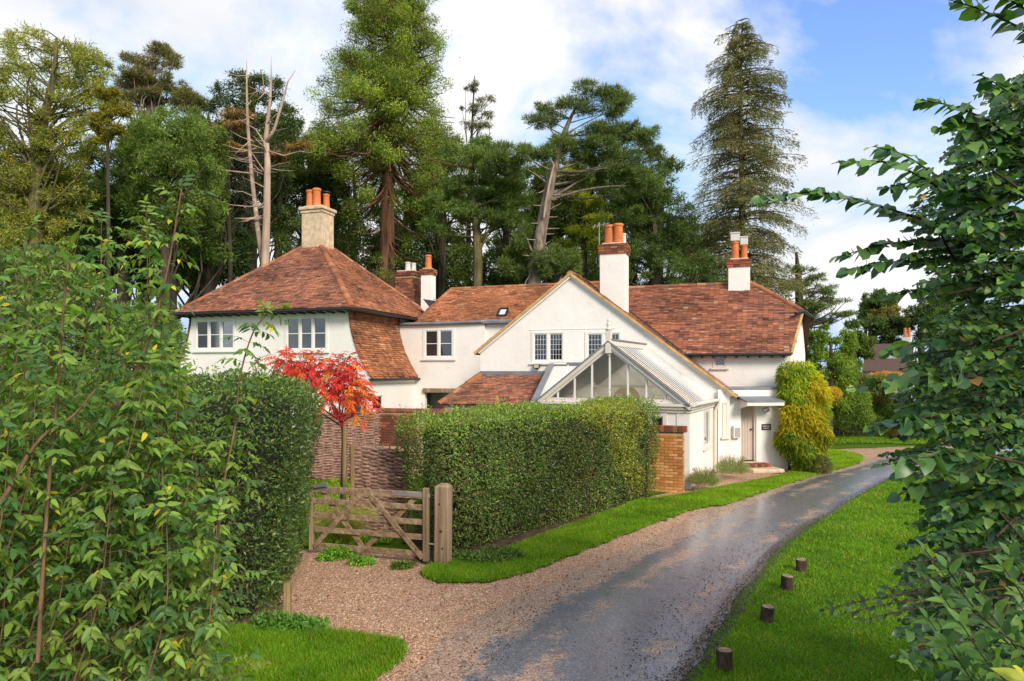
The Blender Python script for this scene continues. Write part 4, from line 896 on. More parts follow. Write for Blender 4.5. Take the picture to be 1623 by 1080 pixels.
mbx.matrix_world = TM; tag(mbx, 'small pale metal letterbox on the wall left of the front door', 'letterbox')
xf(MB().box(m0[0] + 0.035, m0[1] - 0.02, -0.138, -0.131, m0[2] + 0.03, m0[3] - 0.06), TP).build('letterbox_door', M['box'], mbx)
# steps
stp = MB(); sx = pbox(1187, 1214, 737, 747)
stc = empty('doorstep', (1.966, 22.76, 0), -R(19)); tag(stc, 'brick and stone steps below the front door', 'steps')
for k in range(7): xf(MB().box(dr[0] + 0.0 + k * 0.115, dr[0] + 0.108 + k * 0.115, -0.42, -0.02, 0.14, 0.24, tuple(v * random.uniform(0.7, 1.2) for v in BR_RED[k % 4])), TP).build('brick', M['brick'], stc, bevel=0.006)
xf(MB().box(dr[0] - 0.05, dr[1] + 0.45, -0.85, -0.005, 0.02, 0.138), TP).build('step', M['stone'], stc, bevel=0.03)

# ---------------------------------------------------------------- conservatory
TC = frame_m(4.63, 17.84, 26)
con = empty('conservatory', (4.63, 17.84, 0), -R(26)); tag(con, 'cream glazed conservatory with gabled glass roof and finial in front of the cottage', 'conservatory')
CW, CL, CE = 4.30, 3.75, 2.20
cxm = -CW / 2; CA = 3.86; cp_ = (CA - CE) / (CW / 2)
sw1 = hit(TC @ Matrix.Rotation(R(90), 4, 'Z'), 1114, 652); 
TS = Matrix.Rotation(R(90), 4, 'Z'); TSw = TC @ TS
xa, zt_ = hit(TSw, 1114.5, 651); xb, zb_ = hit(TSw, 1124, 706)
fwz = hit(TC, 1046, 655); fwa = hit(TC, 1056.5, 672)
fw_ = (-1.9, fwa[0], 0.9, fwz[1])
wall_mb([(-CW, 0), (0, 0), (0, CE - 0.12), (-CW, CE - 0.12)], [fw_]).build('wall', M['render'], con)
window(con, I4, fw_, 3, 1, mat='paint')
sdw = (xa, xb, zb_, zt_)
xf(wall_mb([(0, 0), (CL, 0), (CL, CE - 0.12), (0, CE - 0.12)], [sdw]), TS).build('wall', M['render'], con)
window(con, TS, sdw, 1, 1, ow=0.05, mat='paint')
xf(wall_mb([(0, 0), (CL + 0.6, 0), (CL + 0.6, CE - 0.12), (0, CE - 0.12)], []), Matrix.Translation((-CW, CL + 0.6, 0)) @ Matrix.Rotation(R(-90), 4, 'Z')).build('wall', M['render'], con)
MB().box(-CW + 0.2, -0.2, 0.2, CL + 0.5, 0.02, 0.06).build('floor', M['floor'], con)
MB().box(-0.40, 0.025, -0.025, -0.001, 0.0, 0.42).box(0.001, 0.025, -0.001, 0.42, 0.0, 0.42).build('plinth', M['render'], con)
MB().box(-0.32, 0.018, -0.02, -0.0015, 0.42, CE - 0.2).build('pilaster', M['render'], con)
# cornice in two steps all round, gutter on the side
cn = MB()
for i, (o_, za, zb2) in enumerate(((0.05, CE - 0.20, CE - 0.12), (0.10, CE - 0.118, CE - 0.04), (0.15, CE - 0.038, CE + 0.03))):
    cn.box(-CW - o_, o_, -o_, 0.1, za, zb2).box(-0.1, o_ - 0.001, 0.1, CL - 0.02, za, zb2 - 0.001).box(-CW - o_, -CW + 0.1, 0.1, CL, za, zb2 - 0.001)
cn.build('cornice', M['paint'], con)
MB().tube([(0.17, -0.05, CE + 0.02), (0.17, CL - 0.1, CE + 0.0)], 0.05, 8).build('gutter', M['paint'], con)
MB().tube([(0.20, CL - 0.18, CE - 0.05), (0.08, CL - 0.18, CE - 0.3), (0.07, CL - 0.18, 0.0)], 0.045, 8).build('downpipe', M['paint'], con)
# gable: base rail, raking boards, uprights, panes
ga = MB().box(-CW + 0.02, -0.02, -0.06, 0.05, CE + 0.032, CE + 0.14).build('gable_rail', M['paint'], con)
zr = lambda x: CA - cp_ * abs(x - cxm)
for sg in (-1, 1):
    xe_ = cxm + sg * (CW / 2 + 0.06)
    MB().bar((cxm, -0.10, CA - 0.03), (xe_, -0.10, zr(xe_) - 0.03), 0.10, 0.10).build('bargeboard', M['paint'], con)
    MB().bar((cxm, -0.055, CA - 0.125), (xe_ - sg * 0.1, -0.055, zr(xe_ - sg * 0.1) - 0.125), 0.09, 0.09).build('gable_rafter', M['paint'], con)
    MB().bar((cxm, -0.13, CA + 0.045), (xe_, -0.13, zr(xe_) + 0.045), 0.12, 0.03).build('verge_flashing', M['lead'], con)
NB = 8; xs = [-CW + 0.1 + (CW - 0.2) * k / NB for k in range(NB + 1)]
for x in xs[1:-1]: MB().box(x - 0.022, x + 0.022, -0.045, 0.03, CE + 0.14, zr(x) - 0.17).build('glazing_bar', M['paintw'], con)
for i in range(NB):
    a, b = xs[i], xs[i + 1]; P = [(a, 0, CE + 0.14), (b, 0, CE + 0.14), (b, 0, max(CE + 0.145, zr(b) - 0.15))] + ([(cxm, 0, CA - 0.15)] if a < cxm - 1e-6 < b - 2e-6 else []) + [(a, 0, max(CE + 0.145, zr(a) - 0.15))]
    MB().slab(P, (0, 0.006, 0)).build('pane', M['cglass'], con)
# glass roof slopes with many bars
YR = CL + 0.35
RB = MB().bar((cxm, -0.1, CA + 0.02), (cxm, YR, CA + 0.02), 0.12, 0.12).build('ridge_beam', M['paint'], con)
MB().box(cxm - 0.09, cxm + 0.09, -0.14, YR, CA + 0.082, CA + 0.12).build('ridge_flashing', M['lead'], con)
NR = 14
nr = {1: Vector((cp_, 0, 1)).normalized(), -1: Vector((-cp_, 0, 1)).normalized()}
for sg in (1, -1):
    xo = cxm + sg * (CW / 2 + 0.10)
    for k in range(NR + 1):
        y = 0.02 + (YR - 0.1) * k / NR
        if sg > 0: yend = y
        MB().bar((cxm + sg * 0.06, y, zr(cxm + 0.06)), (xo, y, zr(xo)), 0.085, 0.04, up=nr[sg]).build('roof_bar', M['paintw'], con)
        if k < NR:
            y2 = 0.02 + (YR - 0.1) * (k + 1) / NR; off = nr[sg] * 0.012
            MB().slab([Vector((cxm + sg * 0.06, y + 0.05, zr(cxm + 0.06))) + off, Vector((xo, y + 0.02, zr(xo))) + off, Vector((xo, y2 - 0.02, zr(xo))) + off, Vector((cxm + sg * 0.06, y2 - 0.02, zr(cxm + 0.06))) + off], nr[sg] * 0.005).build('roof_pane', M['rglass'], con)
for sg in (-1,):
    xo = cxm + sg * (CW / 2 - 0.05); dn = nr[sg] * -0.06
    MB().slab([Vector((cxm + sg * 0.08, 0.12, zr(cxm + 0.08))) + dn, Vector((xo, 0.12, zr(xo))) + dn, Vector((xo, YR - 0.15, zr(xo))) + dn, Vector((cxm + sg * 0.08, YR - 0.15, zr(cxm + 0.08))) + dn], nr[sg] * 0.004, (0.78, 0.77, 0.70)).build('roof_blind_or_panel', M['blind_w'], con)
MB().bar((cxm + 0.1, YR + 0.02, CA + 0.06), (cxm + CW / 2 + 0.1, YR - 0.12, zr(-0.0) + 0.02), 0.12, 0.06, up=nr[1]).build('lead_flashing', M['lead'], con)
MB().box(cxm - 0.05, cxm + 0.05, YR - 0.1, YR, CA + 0.12, CA + 0.2).build('ridge_stop', M['lead'], con)
MB().bar((cxm - 1.6, CL - 1.2, CE + 0.42), (cxm + 1.6, CL - 1.2, CE + 0.42), 0.07, 0.09).build('tie_beam', M['paint'], con)
# finial
MB().box(cxm - 0.075, cxm + 0.075, -0.19, -0.04, CA - 0.28, CA + 0.36).build('finial_post', M['paint'], con)
MB().lathe((cxm, -0.115, CA + 0.36), [(0.10, 0), (0.10, 0.03), (0.06, 0.05), (0.045, 0.10), (0.075, 0.14), (0.05, 0.18), (0.03, 0.22), (0.05, 0.25), (0.02, 0.30), (0.004, 0.52)], 12).build('finial', M['paint'], con, smooth=True)
MB().lathe((cxm, -0.115, CA - 0.36), [(0.004, 0), (0.05, 0.03), (0.03, 0.06), (0.06, 0.08)], 10).build('finial_drop', M['paint'], con, smooth=True)
# glazed valley bay between the conservatory and the tiled lean-to (stands against the gable wall)
bay = empty('glazed_bay', (1.966, 22.76, 0), -R(19)); tag(bay, 'small sloping glass roof with lead edge between tiled lean-to and conservatory', 'glass roof')
xb0 = hit(TM, 876, 579)[0]; zb0 = 3.26
P0 = [(xb0, -0.02, zb0), (xb0 + 1.6, -0.02, zb0), (xb0 + 1.6, -2.3, 1.95), (xb0 - 0.0, -2.3, 1.95)]
MB().slab(P0, (0, 0, 0.012)).build('pane', M['pale_reflection'], bay)
MB().bar((xb0 - 0.02, -0.02, zb0 + 0.05), (xb0 - 0.02, -2.35, 1.99), 0.16, 0.12).build('lead_roll', M['lead'], bay)
MB().box(xb0 - 0.1, xb0 + 1.6, -0.05, -0.005, zb0 + 0.02, zb0 + 0.12).build('lead_flashing', M['lead'], bay)
MB().slab([(xb0, -0.03, zb0 - 0.16), (xb0, -2.3, 1.79), (xb0 + 1.6, -2.3, 1.79), (xb0 + 1.6, -0.03, zb0 - 0.16)], (0, 0, 0.03)).build('roof_blind_or_panel', M['paintw'], bay)  # white panel added under the bay pane to make it look bright
for k in (1, 2): MB().bar((xb0 + 0.55 * k, -0.02, zb0 + 0.02), (xb0 + 0.55 * k, -2.3, 1.97), 0.04, 0.05).build('glazing_bar', M['paintw'], bay)
# arched cream door on the cottage wall, seen through the glass
xa, za_ = hit(TM, 994, 612); 
ar = [(xa - 0.42, -0.03, 0.05), (xa + 0.42, -0.03, 0.05)] + [(xa + 0.42 * math.cos(t), -0.03, za_ - 0.42 + 0.42 * math.sin(t)) for t in np.linspace(0, math.pi, 13)]
MB().slab(ar, (0, 0.028, 0)).build('arched_door', M['cream'], cot)

# ---------------------------------------------------------------- brick garden wall at the end of the hedge
bx, by = gp(1082, 782); 
bw = empty('garden_wall', (bx, by, 0), -R(24)); tag(bw, 'orange brick garden wall end between the clipped hedge and conservatory', 'wall')
BWL = 1.25
MB().box(-BWL, -0.012, 0.012, 0.205, 0, 1.52).build('mortar', M['mortar'], bw)
TBW = Matrix.Translation((-BWL, 0, 0))
bricks_mb(bw, TBW, BWL, 1.53, BR_OR, 41)
bricks_mb(bw, Matrix.Rotation(R(90), 4, 'Z'), 0.215, 1.53, BR_OR, 42, L=0.215)
rb = random.Random(9)
for k in range(12): MB().box(-0.098 - k * 0.108 + 0.07, -0.008 - k * 0.108 + 0.085, -0.03, 0.245, 1.535, 1.69, tuple(v * rb.uniform(0.7, 1.1) for v in rb.choice([(0.40, 0.13, 0.06), (0.30, 0.10, 0.06), (0.22, 0.08, 0.05)]))).build('coping_brick', M['brick'], bw, bevel=0.006)

# ---------------------------------------------------------------- red brick wall behind the garden
q = at(620, 648, 20.0)
rw = empty('brick_wall', (q.x - 0.45, 20.0, 0), -R(14)); tag(rw, 'weathered red brick wall with rounded coping behind the wattle panels', 'wall')
MB().box(0.012, 3.0, 0.012, 0.2, 0, 1.9).build('mortar', M['mortar'], rw)
bricks_mb(rw, I4, 1.25, 1.9, BR_RED, 43, skip=lambda x, z: z < 0.9)
cpv = [(0, 0)]
cop = MB(); arc_ = [(0.13 * math.cos(t), 0.11 * math.sin(t)) for t in np.linspace(0, math.pi, 8)]
for k in range(12):
    o_ = MB(); vs_ = [(k * 0.22 + 0.005, 0.1 + y, 1.9 + z) for y, z in arc_] + [(k * 0.22 + 0.215, 0.1 + y, 1.9 + z) for y, z in arc_]
    o_.add(vs_, [(i, i + 1, 9 + i, 8 + i) for i in range(7)] + [tuple(range(8)), tuple(range(15, 7, -1))], tuple(v * rb.uniform(0.7, 1.1) for v in rb.choice(BR_RED))); o_.build('coping_brick', M['brick'], rw)

# ---------------------------------------------------------------- woven hazel hurdles
def hurdle(name, label, p, q, h, nrod, nstake, seed, z0=0.05, zdip=0.0):
    r = random.Random(seed); p = Vector(p); q = Vector(q); L = (q - p).length; an = math.atan2(q.y - p.y, q.x - p.x)
    e = empty(name, (p.x, p.y, 0), an); tag(e, label, 'hurdle')
    for k in range(nstake):
        x = 0.04 + (L - 0.08) * k / (nstake - 1); MB().tube([(x, 0, 0), (x + r.uniform(-0.01, 0.01), 0, h + r.uniform(0.02, 0.10))], 0.014, 6).build('stake', M['rod'], e)
    for k in range(nrod):
        z = z0 + (h - z0) * (k + 0.5) / nrod; pts = []; ph = (k % 2) * math.pi; rd = (h - z0) / nrod * r.uniform(0.75, 1.0); e0 = r.uniform(-0.07, 0.0); e1 = L + r.uniform(-0.02, 0.08)
        m = nstake * 3; sag = r.uniform(-0.012, 0.012); tl = r.uniform(-0.012, 0.012)
        for j in range(m + 1):
            t = j / m; x = e0 + (e1 - e0) * t
            pts.append((x, 0.018 * math.cos(math.pi * t * (nstake - 1) + ph), z + sag * math.sin(math.pi * t) + tl * (t - 0.5) + r.uniform(-0.004, 0.004) - zdip * t * t))
        MB().tube(pts, [rd * (1.1 - 0.4 * j / m) for j in range(m + 1)], 5).build('rod', M['rod'], e)
    return e
pa = at(557, 780, 12.9); pb = at(644, 780, 12.75)
hurdle('wattle_hurdle', 'woven hazel wattle panel standing right behind the field gate', (pa.x, 12.9, 0), (pb.x, 12.75, 0), 1.68, 46, 8, 51, zdip=0.10)
for (u, v, d, lab) in ((559, 704, 12.86, 'pale square post at the left end of the near wattle panel'), (643, 706, 12.7, 'pale square post at the right end of the near wattle panel')):
    z = at(u, v, d); o = MB().box(-0.035, 0.035, -0.035, 0.035, 0, z.z).build('fence_post', M['post'], None, bevel=0.006); o.location = (z.x, d, 0); tag(o, lab, 'post')
pa = at(500, 660, 19.0); pb = at(600, 655, 19.6)
hurdle('wattle_fence', 'dark woven wattle fence further back below the red tree', (pa.x - 0.5, 19.0, 0), (pb.x, 19.6, 0), 1.92, 50, 9, 52)

# ---------------------------------------------------------------- field gate and posts
gx0, gx1 = Vector((-3.42, 11.55, 0)), Vector((-1.33, 10.93, 0))
gt = empty('field_gate', (gx0.x, gx0.y, 0), math.atan2(gx1.y - gx0.y, gx1.x - gx0.x)); tag(gt, 'weathered five-bar wooden field gate closing the gravel drive', 'gate')
GL = (gx1 - gx0).length; GH = 1.12
MB().box(GL - 0.095, GL, -0.04, 0.04, 0.05, GH + 0.10).build('stile', M['wood'], gt, bevel=0.008)
MB().box(0, 0.07, -0.035, 0.035, 0.08, GH + 0.02).build('stile', M['wood'], gt, bevel=0.008)
for i, (z, hh) in enumerate(((0.11, 0.095), (0.385, 0.09), (0.625, 0.09), (0.86, 0.09), (1.045, 0.11))):
    MB().box(0.03, GL - 0.03, -0.019 + 0.001 * i, 0.019, z, z + hh).build('rail', M['woodh'], gt, bevel=0.006)
for (a, b, y) in (((0.10, 0.14), (0.98, 1.07), -0.034), ((0.22, 1.07), (1.02, 0.14), 0.03), ((1.14, 1.07), (GL - 0.10, 0.10), -0.03), ((1.0, 0.14), (GL - 0.22, 1.07), 0.03)):
    MB().bar((a[0], y, a[1]), (b[0], y, b[1]), 0.085, 0.024, up=(0, 1, 0.001)).build('brace', M['woodh'], gt, bevel=0.005)
br_fix = [o for o in gt.children if o.name.startswith('brace')]
for i, x in enumerate((GL - 0.62,)): MB().box(x, GL + 0.03, -0.024, -0.016, 1.075, 1.135).build('hinge_strap', M['metal'], gt)
MB().box(0.02, 0.40, -0.022, -0.016, 1.10, 1.15).build('latch_strap', M['metal'], gt); MB().bar((0.0, -0.03, 1.13), (0.38, -0.06, 1.21), 0.03, 0.05).build('latch', M['metal'], gt)
MB().tube([(GL - 0.02, 0, 0.33), (GL + 0.12, -0.01, 0.33)], 0.014, 6).build('hinge_pin', M['metal'], gt)
px_, py_ = gp(699, 897)
po = MB().box(-0.115, 0.115, -0.105, 0.105, 0, 1.25).add([(-0.115, -0.105, 1.25), (0.115, -0.105, 1.25), (0.115, 0.105, 1.25), (-0.115, 0.105, 1.25), (-0.055, -0.05, 1.30), (0.055, -0.05, 1.30), (0.055, 0.05, 1.30), (-0.055, 0.05, 1.30)], [(0, 1, 5, 4), (1, 2, 6, 5), (2, 3, 7, 6), (3, 0, 4, 7), (4, 5, 6, 7)]).build('gate_post', M['wood'], None, bevel=0.01)
po.location = (px_ + 0.02, py_ + 0.08, 0); po.rotation_euler = (0, R(0.6), -R(16)); tag(po, 'thick square wooden gate post at the corner of the clipped hedge', 'post')
for k, (zz, rad) in enumerate(((0.98, 0.02), (0.55, 0.025), (0.28, 0.018))): MB().lathe((0, 0, 0), [(rad, 0), (rad * 0.6, 0.004), (0.002, 0.005)], 8).build('knot', M['twig'], po).matrix_local = Matrix.Translation((-0.03 + 0.03 * k, -0.106, zz)) @ Matrix.Rotation(R(90), 4, 'X')
# bollards along the lawn
for i, (u, v, hpx, wpx, lab) in enumerate(((1149, 1060, 29, 25, 'nearest of the four short round wooden stumps on the lawn edge'), (1216, 985, 24, 21, 'second nearest short round wooden stump on the lawn edge'), (1247, 934, 21, 19, 'third short round wooden stump along the lane, second farthest'), (1270, 905, 18, 17, 'farthest and smallest of the four wooden stumps on the lawn'))):
    x, y = gp(u, v); h = hpx / FPX * y; rd = wpx / FPX * y / 2; r_ = random.Random(i)
    mb = MB(); nn = 16; prof_ = [(1.0, -0.05), (1.02, 0.0), (0.97, h * 0.5), (1.0, h - 0.012), (0.94, h)]
    vs_ = [(rd * f * (1 + 0.05 * math.sin(3 * a + i)) * math.cos(a), rd * f * (1 + 0.05 * math.sin(3 * a + i)) * math.sin(a), z) for f, z in prof_ for a in [2 * math.pi * k / nn for k in range(nn)]]
    mb.add(vs_, [(j * nn + k, j * nn + (k + 1) % nn, (j + 1) * nn + (k + 1) % nn, (j + 1) * nn + k) for j in range(4) for k in range(nn)] + [tuple(range(4 * nn, 5 * nn))])
    o = mb.build('wooden_stump', M['stump'], None); o.location = (x, y, 0); o.rotation_euler = (R(r_.uniform(-3, 3)), R(r_.uniform(-3, 3)), r_.uniform(0, 6)); tag(o, lab, 'stump', 'stumps guarding the lawn edge')
    MB().lathe((0, 0, h), [(rd * 0.86, 0.0), (rd * 0.86, 0.004), (0.002, 0.005)], 14).build('cut_top', M['wood'], o)

# ---------------------------------------------------------------- far house beyond the trees
fh = empty('far_house', tuple(at(1405, 588, 62)[:2]) + (0,), -R(38)); fh.scale = (0.6, 0.6, 0.98); tag(fh, 'distant white gabled house with dark roof among the trees on the right', 'house')
MB().add([(-3, 0, 0), (3, 0, 0), (3, 0, 3.2), (-3, 0, 3.2), (-3, 7, 0), (3, 7, 0), (3, 7, 3.2), (-3, 7, 3.2)], [(0, 1, 2, 3), (1, 5, 6, 2), (5, 4, 7, 6), (4, 0, 3, 7)]).add([(3, 0, 3.2), (3, 7, 3.2), (3, 3.5, 5.4)], [(0, 1, 2)]).build('wall', M['render'], fh)
fr_ = MB().slab([(-3.3, -0.3, 3.0), (3.3, -0.3, 3.0), (3.3, 3.5, 5.6), (-3.3, 3.5, 5.6)], (0, 0, 0.15)).slab([(-3.3, 7.3, 3.0), (-3.3, 3.5, 5.6), (3.3, 3.5, 5.6), (3.3, 7.3, 3.0)], (0, 0, 0.15)).build('roof', plain('far_tiles', (0.12, 0.075, 0.06), 0.8, 0.3, 8), fh)
MB().bar((3.32, -0.3, 3.1), (3.32, 3.5, 5.7), 0.12, 0.3).bar((3.32, 7.3, 3.1), (3.32, 3.5, 5.7), 0.12, 0.3).build('bargeboard', M['paintw'], fh)
MB().box(-0.6, 1.2, 1.4, 1.5, 3.9, 4.9).build('dormer', M['cowl'], fr_)
MB().box(1.6, 2.8, 3.0, 4.0, 4.6, 6.3).build('chimney', M['render'], fh); MB().lathe((1.95, 3.5, 6.3), [(0.25, 0), (0.2, 0.9)], 10).lathe((2.5, 3.5, 6.3), [(0.25, 0), (0.2, 0.9)], 10).build('chimney_pot', M['pot'], fh)

# ---------------------------------------------------------------- vegetation kit
def leaf_arrays(C, D, Nn, L, W, col):
    """three-cornered leaves: base C, pointing along D, facing Nn"""
    D = unit(D); S = unit(np.cross(D, Nn)); L = np.asarray(L).reshape(-1, 1); W = np.asarray(W).reshape(-1, 1)
    V = np.stack([C - D * L * 0.08, C + D * L * 0.36 + S * W * 0.62, C + D * L - S * W * 0.16], 1).reshape(-1, 3)
    F = np.arange(len(V)).reshape(-1, 3); return V, F, np.repeat(col, 3, 0)
class Leaves:
    def __init__(s): s.V = []; s.C = []
    def add(s, C, D, Nn, L, W, col):
        V, F, c = leaf_arrays(C, D, Nn, L, W, col); s.V.append(V); s.C.append(c)
    def build(s, name, mat, parent):
        V = np.concatenate(s.V); C = np.concatenate(s.C); o = link(name, np_mesh(name, V, np.arange(len(V)).reshape(-1, 3), C), parent, mat); o['kind'] = 'stuff'; return o
def pal_cols(r, n, pal, var=0.3):
    p = np.array(pal); return p[r.integers(0, len(p), n)] * (1 - var / 2 + var * r.random((n, 1)))
def wnoise(P, s, seed=0.0):
    x, y, z = P[:, 0] * s, P[:, 1] * s, P[:, 2] * s
    return (np.sin(x * 1.0 + 1.7 * np.sin(y * 0.9 + seed) + seed) * np.sin(y * 1.1 + 1.3 * np.sin(z * 1.2 + seed * 2)) + 0.6 * np.sin(z * 1.9 + x * 1.4 + seed * 3) * np.sin(y * 2.1 - x * 0.7) + 0.4 * np.sin(x * 3.7 + seed) * np.sin(z * 4.1) * np.sin(y * 3.3)) / 1.6
def rdir(r, n): return unit(r.normal(0, 1, (n, 3)))
def limb(mb, p, q, r0, r1, r, bend=0.12, n=5, sag=0.0, sides=5):
    p = Vector(p); q = Vector(q); L = (q - p).length; a = Vector(r.normal(0, 1, 3)) * L * bend; pts = []; rad = []
    for i in range(n + 1):
        t = i / n; w_ = math.sin(math.pi * t); pts.append(p.lerp(q, t) + a * w_ * (0.6 + 0.4 * t) + Vector((0, 0, -sag * L * w_))); rad.append(r0 + (r1 - r0) * t)
    mb.tube(pts, rad, sides, cap=False); return pts

def clump_leaves(LV, r, c, rad, n, pal, L, W, style, hue=None):
    """one clump of foliage filling an ellipsoid, denser to its outside"""
    c = np.array(c); rad = np.array(rad)
    d = rdir(r, n); rr = r.random(n) ** (1 / 2.4) if style in ('tuft', 'ball') else np.abs(r.normal(0.55, 0.33, n)); off = d * rr[:, None] * rad
    off *= (1 + 0.25 * wnoise(d, 2.5, c[0] + c[2]))[:, None]
    P = c + off; col = pal_cols(r, n, pal) * (hue if hue is not None else 1.0)
    if style == 'broad': D = unit(d * 0.6 + r.normal(0, 0.7, (n, 3)) + np.array([0, 0, -0.25])); Nn = unit(r.normal(0, 0.5, (n, 3)) + d * 0.8 + np.array([0, 0, 0.4]))
    elif style == 'tuft': D = unit(d * 0.9 + r.normal(0, 0.35, (n, 3)) + np.array([0, 0, 0.35])); Nn = unit(d + r.normal(0, 0.45, (n, 3)) + np.array([0, 0, 0.25]))
    elif style == 'droop': D = unit(d * 0.55 + r.normal(0, 0.35, (n, 3)) + np.array([0, 0, -0.65])); Nn = rdir(r, n)
    elif style == 'ball': t_ = rdir(r, n); D = unit(t_ - d * np.sum(t_ * d, 1)[:, None] * 0.6 + d * 0.25); Nn = unit(d + r.normal(0, 0.38, (n, 3)) + np.array([0, 0, 0.2]))
    else: D = unit(d * 0.7 + r.normal(0, 0.45, (n, 3))); Nn = unit(d * 0.8 + r.normal(0, 0.5, (n, 3)) + np.array([0, 0, 0.3]))
    LV.add(P, D, Nn, L * (0.6 + 0.8 * r.random(n)), W * (0.7 + 0.6 * r.random(n)), col)

def lobe_tree(name, label, d, trunk, lobes, pal, leafs, L, W, style='broad', sub=10, subr=0.42, bark_='bark_grey', seed=1, mat='tree_leaf', ratio=0.8, limbs=0.5, flat=0.75, depthf=0.9, cat='tree', inner=0.35, group=None):
    """trunk: [(u, v, radius_m)], lobes: [(u, v, ru, rv)] seen from the camera, each a volume of foliage d metres away"""
    r = rng(seed); base = at(trunk[0][0], HORIZON, d); e = empty(name, (base.x, d, 0)); tag(e, label, cat, group)
    org = Vector((base.x, d, 0)); tr = MB()
    tp = [Vector((0, 0, 0))] + [at(u, v, d) - org for u, v, _ in trunk]; tr_r = [trunk[0][2] * 1.25] + [t[2] for t in trunk]
    sm = catmull([tuple(p) + (q,) for p, q in zip(tp, tr_r)], 5)
    pts = [Vector(p[:3]) for p in sm]; rad = [max(0.02, p[3]) for p in sm]
    tr.tube(pts, rad, 10, cap=False)
    LV = Leaves(); k = d / FPX
    tot = sum(l[2] * l[3] for l in lobes)
    for lb in lobes:
        u, v, ru, rv = lb[:4]; dd = lb[4] if len(lb) > 4 else r.uniform(-0.5, 0.5) * ru * k
        c0 = at(u, v, d) - org + Vector((0, dd, 0)); Rr = np.array([ru * k, ru * k * depthf, rv * k])
        ns = max(4, int(sub * (0.7 + 0.6 * r.random()))); nl = int(leafs * ru * rv / tot / ns) + 1
        hue_l = 0.82 + 0.36 * r.random()
        for j in range(ns):
            dv = rdir(r, 1)[0]; fr_e = r.random() < 0.28; q = np.array(c0) + dv * Rr * (inner + (1 - inner) * r.random() ** 0.6) * (1 - subr * 0.5) * (1.32 if fr_e else 1.0)
            sr = Rr * subr * (0.65 + 0.7 * r.random()) * (0.6 if fr_e else 1.0); sr[2] = sr[2] * flat if sr[2] > 0.4 else sr[2]
            clump_leaves(LV, r, q, sr, nl, pal, L, W, style, hue_l * (0.85 + 0.3 * r.random()))
            if r.random() < limbs:
                # branch from the trunk below the clump
                cand = [i for i, p in enumerate(pts) if p.z < q[2] - 0.15 * abs(q[0] - p.x)] or [len(pts) // 2]
                i0 = max(cand[0], int(cand[-1] - r.random() * 4)) if cand else 0; i0 = cand[-1] if r.random() < 0.6 else i0
                limb(tr, pts[i0], q, max(0.025, rad[i0] * 0.30), 0.012, r, 0.10, 5)
    tr.build('trunk', M[bark_], e, smooth=True); LV.build('crown', M[mat], e); return e

def conifer(name, label, d, u0, vtop, vbase, prof, pal, trunk_r, bark_, seed, levels, per, L, W, dens, droop, mat='needle', vfirst=None, lean=0.0, upturn=0.0, spray=0.28, gap=0.1):
    """prof: [(v, half_width_px)] silhouette; whorls of branches with hanging or upswept sprays"""
    r = rng(seed); k = d / FPX; base = at(u0, HORIZON, d); e = empty(name, (base.x, d, 0)); tag(e, label, 'tree')
    zt_, zf = at(0, vtop, d).z, at(0, vfirst or vbase, d).z; tr = MB()
    n = 14; tp = [Vector((lean * (zt_ * i / n), 0, zt_ * i / n)) + (Vector((0.05 * math.sin(i), 0.05 * math.cos(i * 1.3), 0))) for i in range(n + 1)]
    tr.tube(tp, [trunk_r * (1.0 - 0.97 * (i / n) ** 0.9) * (1.25 if i == 0 else 1) for i in range(n + 1)], 12, cap=False)
    pv = [p[0] for p in prof]; pw = [p[1] for p in prof]; LV = Leaves()
    for lv in range(levels):
        t = (lv + r.random() * 0.8) / levels; z = zf + (zt_ - zf) * t ** 0.92; v = HORIZON - (z - CAM_H) / k; hw = np.interp(v, pv, pw) * k
        for b in range(per):
            if r.random() < gap: continue
            zj = z + r.normal(0, 0.28); drp = droop * (0.35 + 1.1 * r.random()); a = 2 * math.pi * (b / per + r.random() * 0.7) ; Lb = hw * (0.42 + 0.66 * r.random()) * (1.0 if r.random() > 0.15 else 1.28)
            o = np.array(tp[min(n, int(z / zt_ * n))]); o[2] = zj
            dh = np.array([math.cos(a), math.sin(a), 0]); m = max(5, int(Lb / 0.5)); pts = []
            for j in range(m + 1):
                s = j / m; pts.append(o + dh * Lb * s + np.array([0, 0, Lb * (0.12 * math.sin(math.pi * s * 0.8) - drp * s ** 1.3 + upturn * s ** 3)]))
            tr.tube(pts, [max(0.012, trunk_r * 0.13 * (1 - 0.85 * j / m)) for j in range(m + 1)], 4, cap=False)
            P = np.array(pts); q = int(dens * Lb * (0.5 + 0.8 * r.random()));
            if q < 1: continue
            s = (0.22 + 0.78 * r.random(q) ** 0.75); idx = s * m; i0 = np.minimum(idx.astype(int), m - 1); f = (idx - i0)[:, None]
            B = P[i0] * (1 - f) + P[i0 + 1] * f; side = np.cross(dh, [0, 0, 1]); sg = r.normal(0, 1, q)[:, None]
            sp = spray * Lb * (1.15 - 0.7 * s)[:, None] * 0.6
            B = B + side * sg * sp * 0.55 + np.array([0, 0, -1]) * np.abs(r.normal(0, 1, q))[:, None] * spray * 0.7 * (1 if upturn <= 0 else -0.35)
            if upturn > 0: D = unit(dh * 0.55 + side * sg * 0.5 + r.normal(0, 0.35, (q, 3)) + np.array([0, 0, 0.5]))
            else: D = unit(dh * 0.5 + side * sg * 0.45 + r.normal(0, 0.3, (q, 3)) + np.array([0, 0, -0.5]))
            LV.add(B, D, rdir(r, q), L * (0.6 + 0.8 * r.random(q)), W * (0.7 + 0.6 * r.random(q)), pal_cols(r, q, pal) * (0.8 + 0.4 * r.random()))
    tr.build('trunk', M[bark_], e, smooth=True); LV.build('crown', M[mat], e); return e, pts

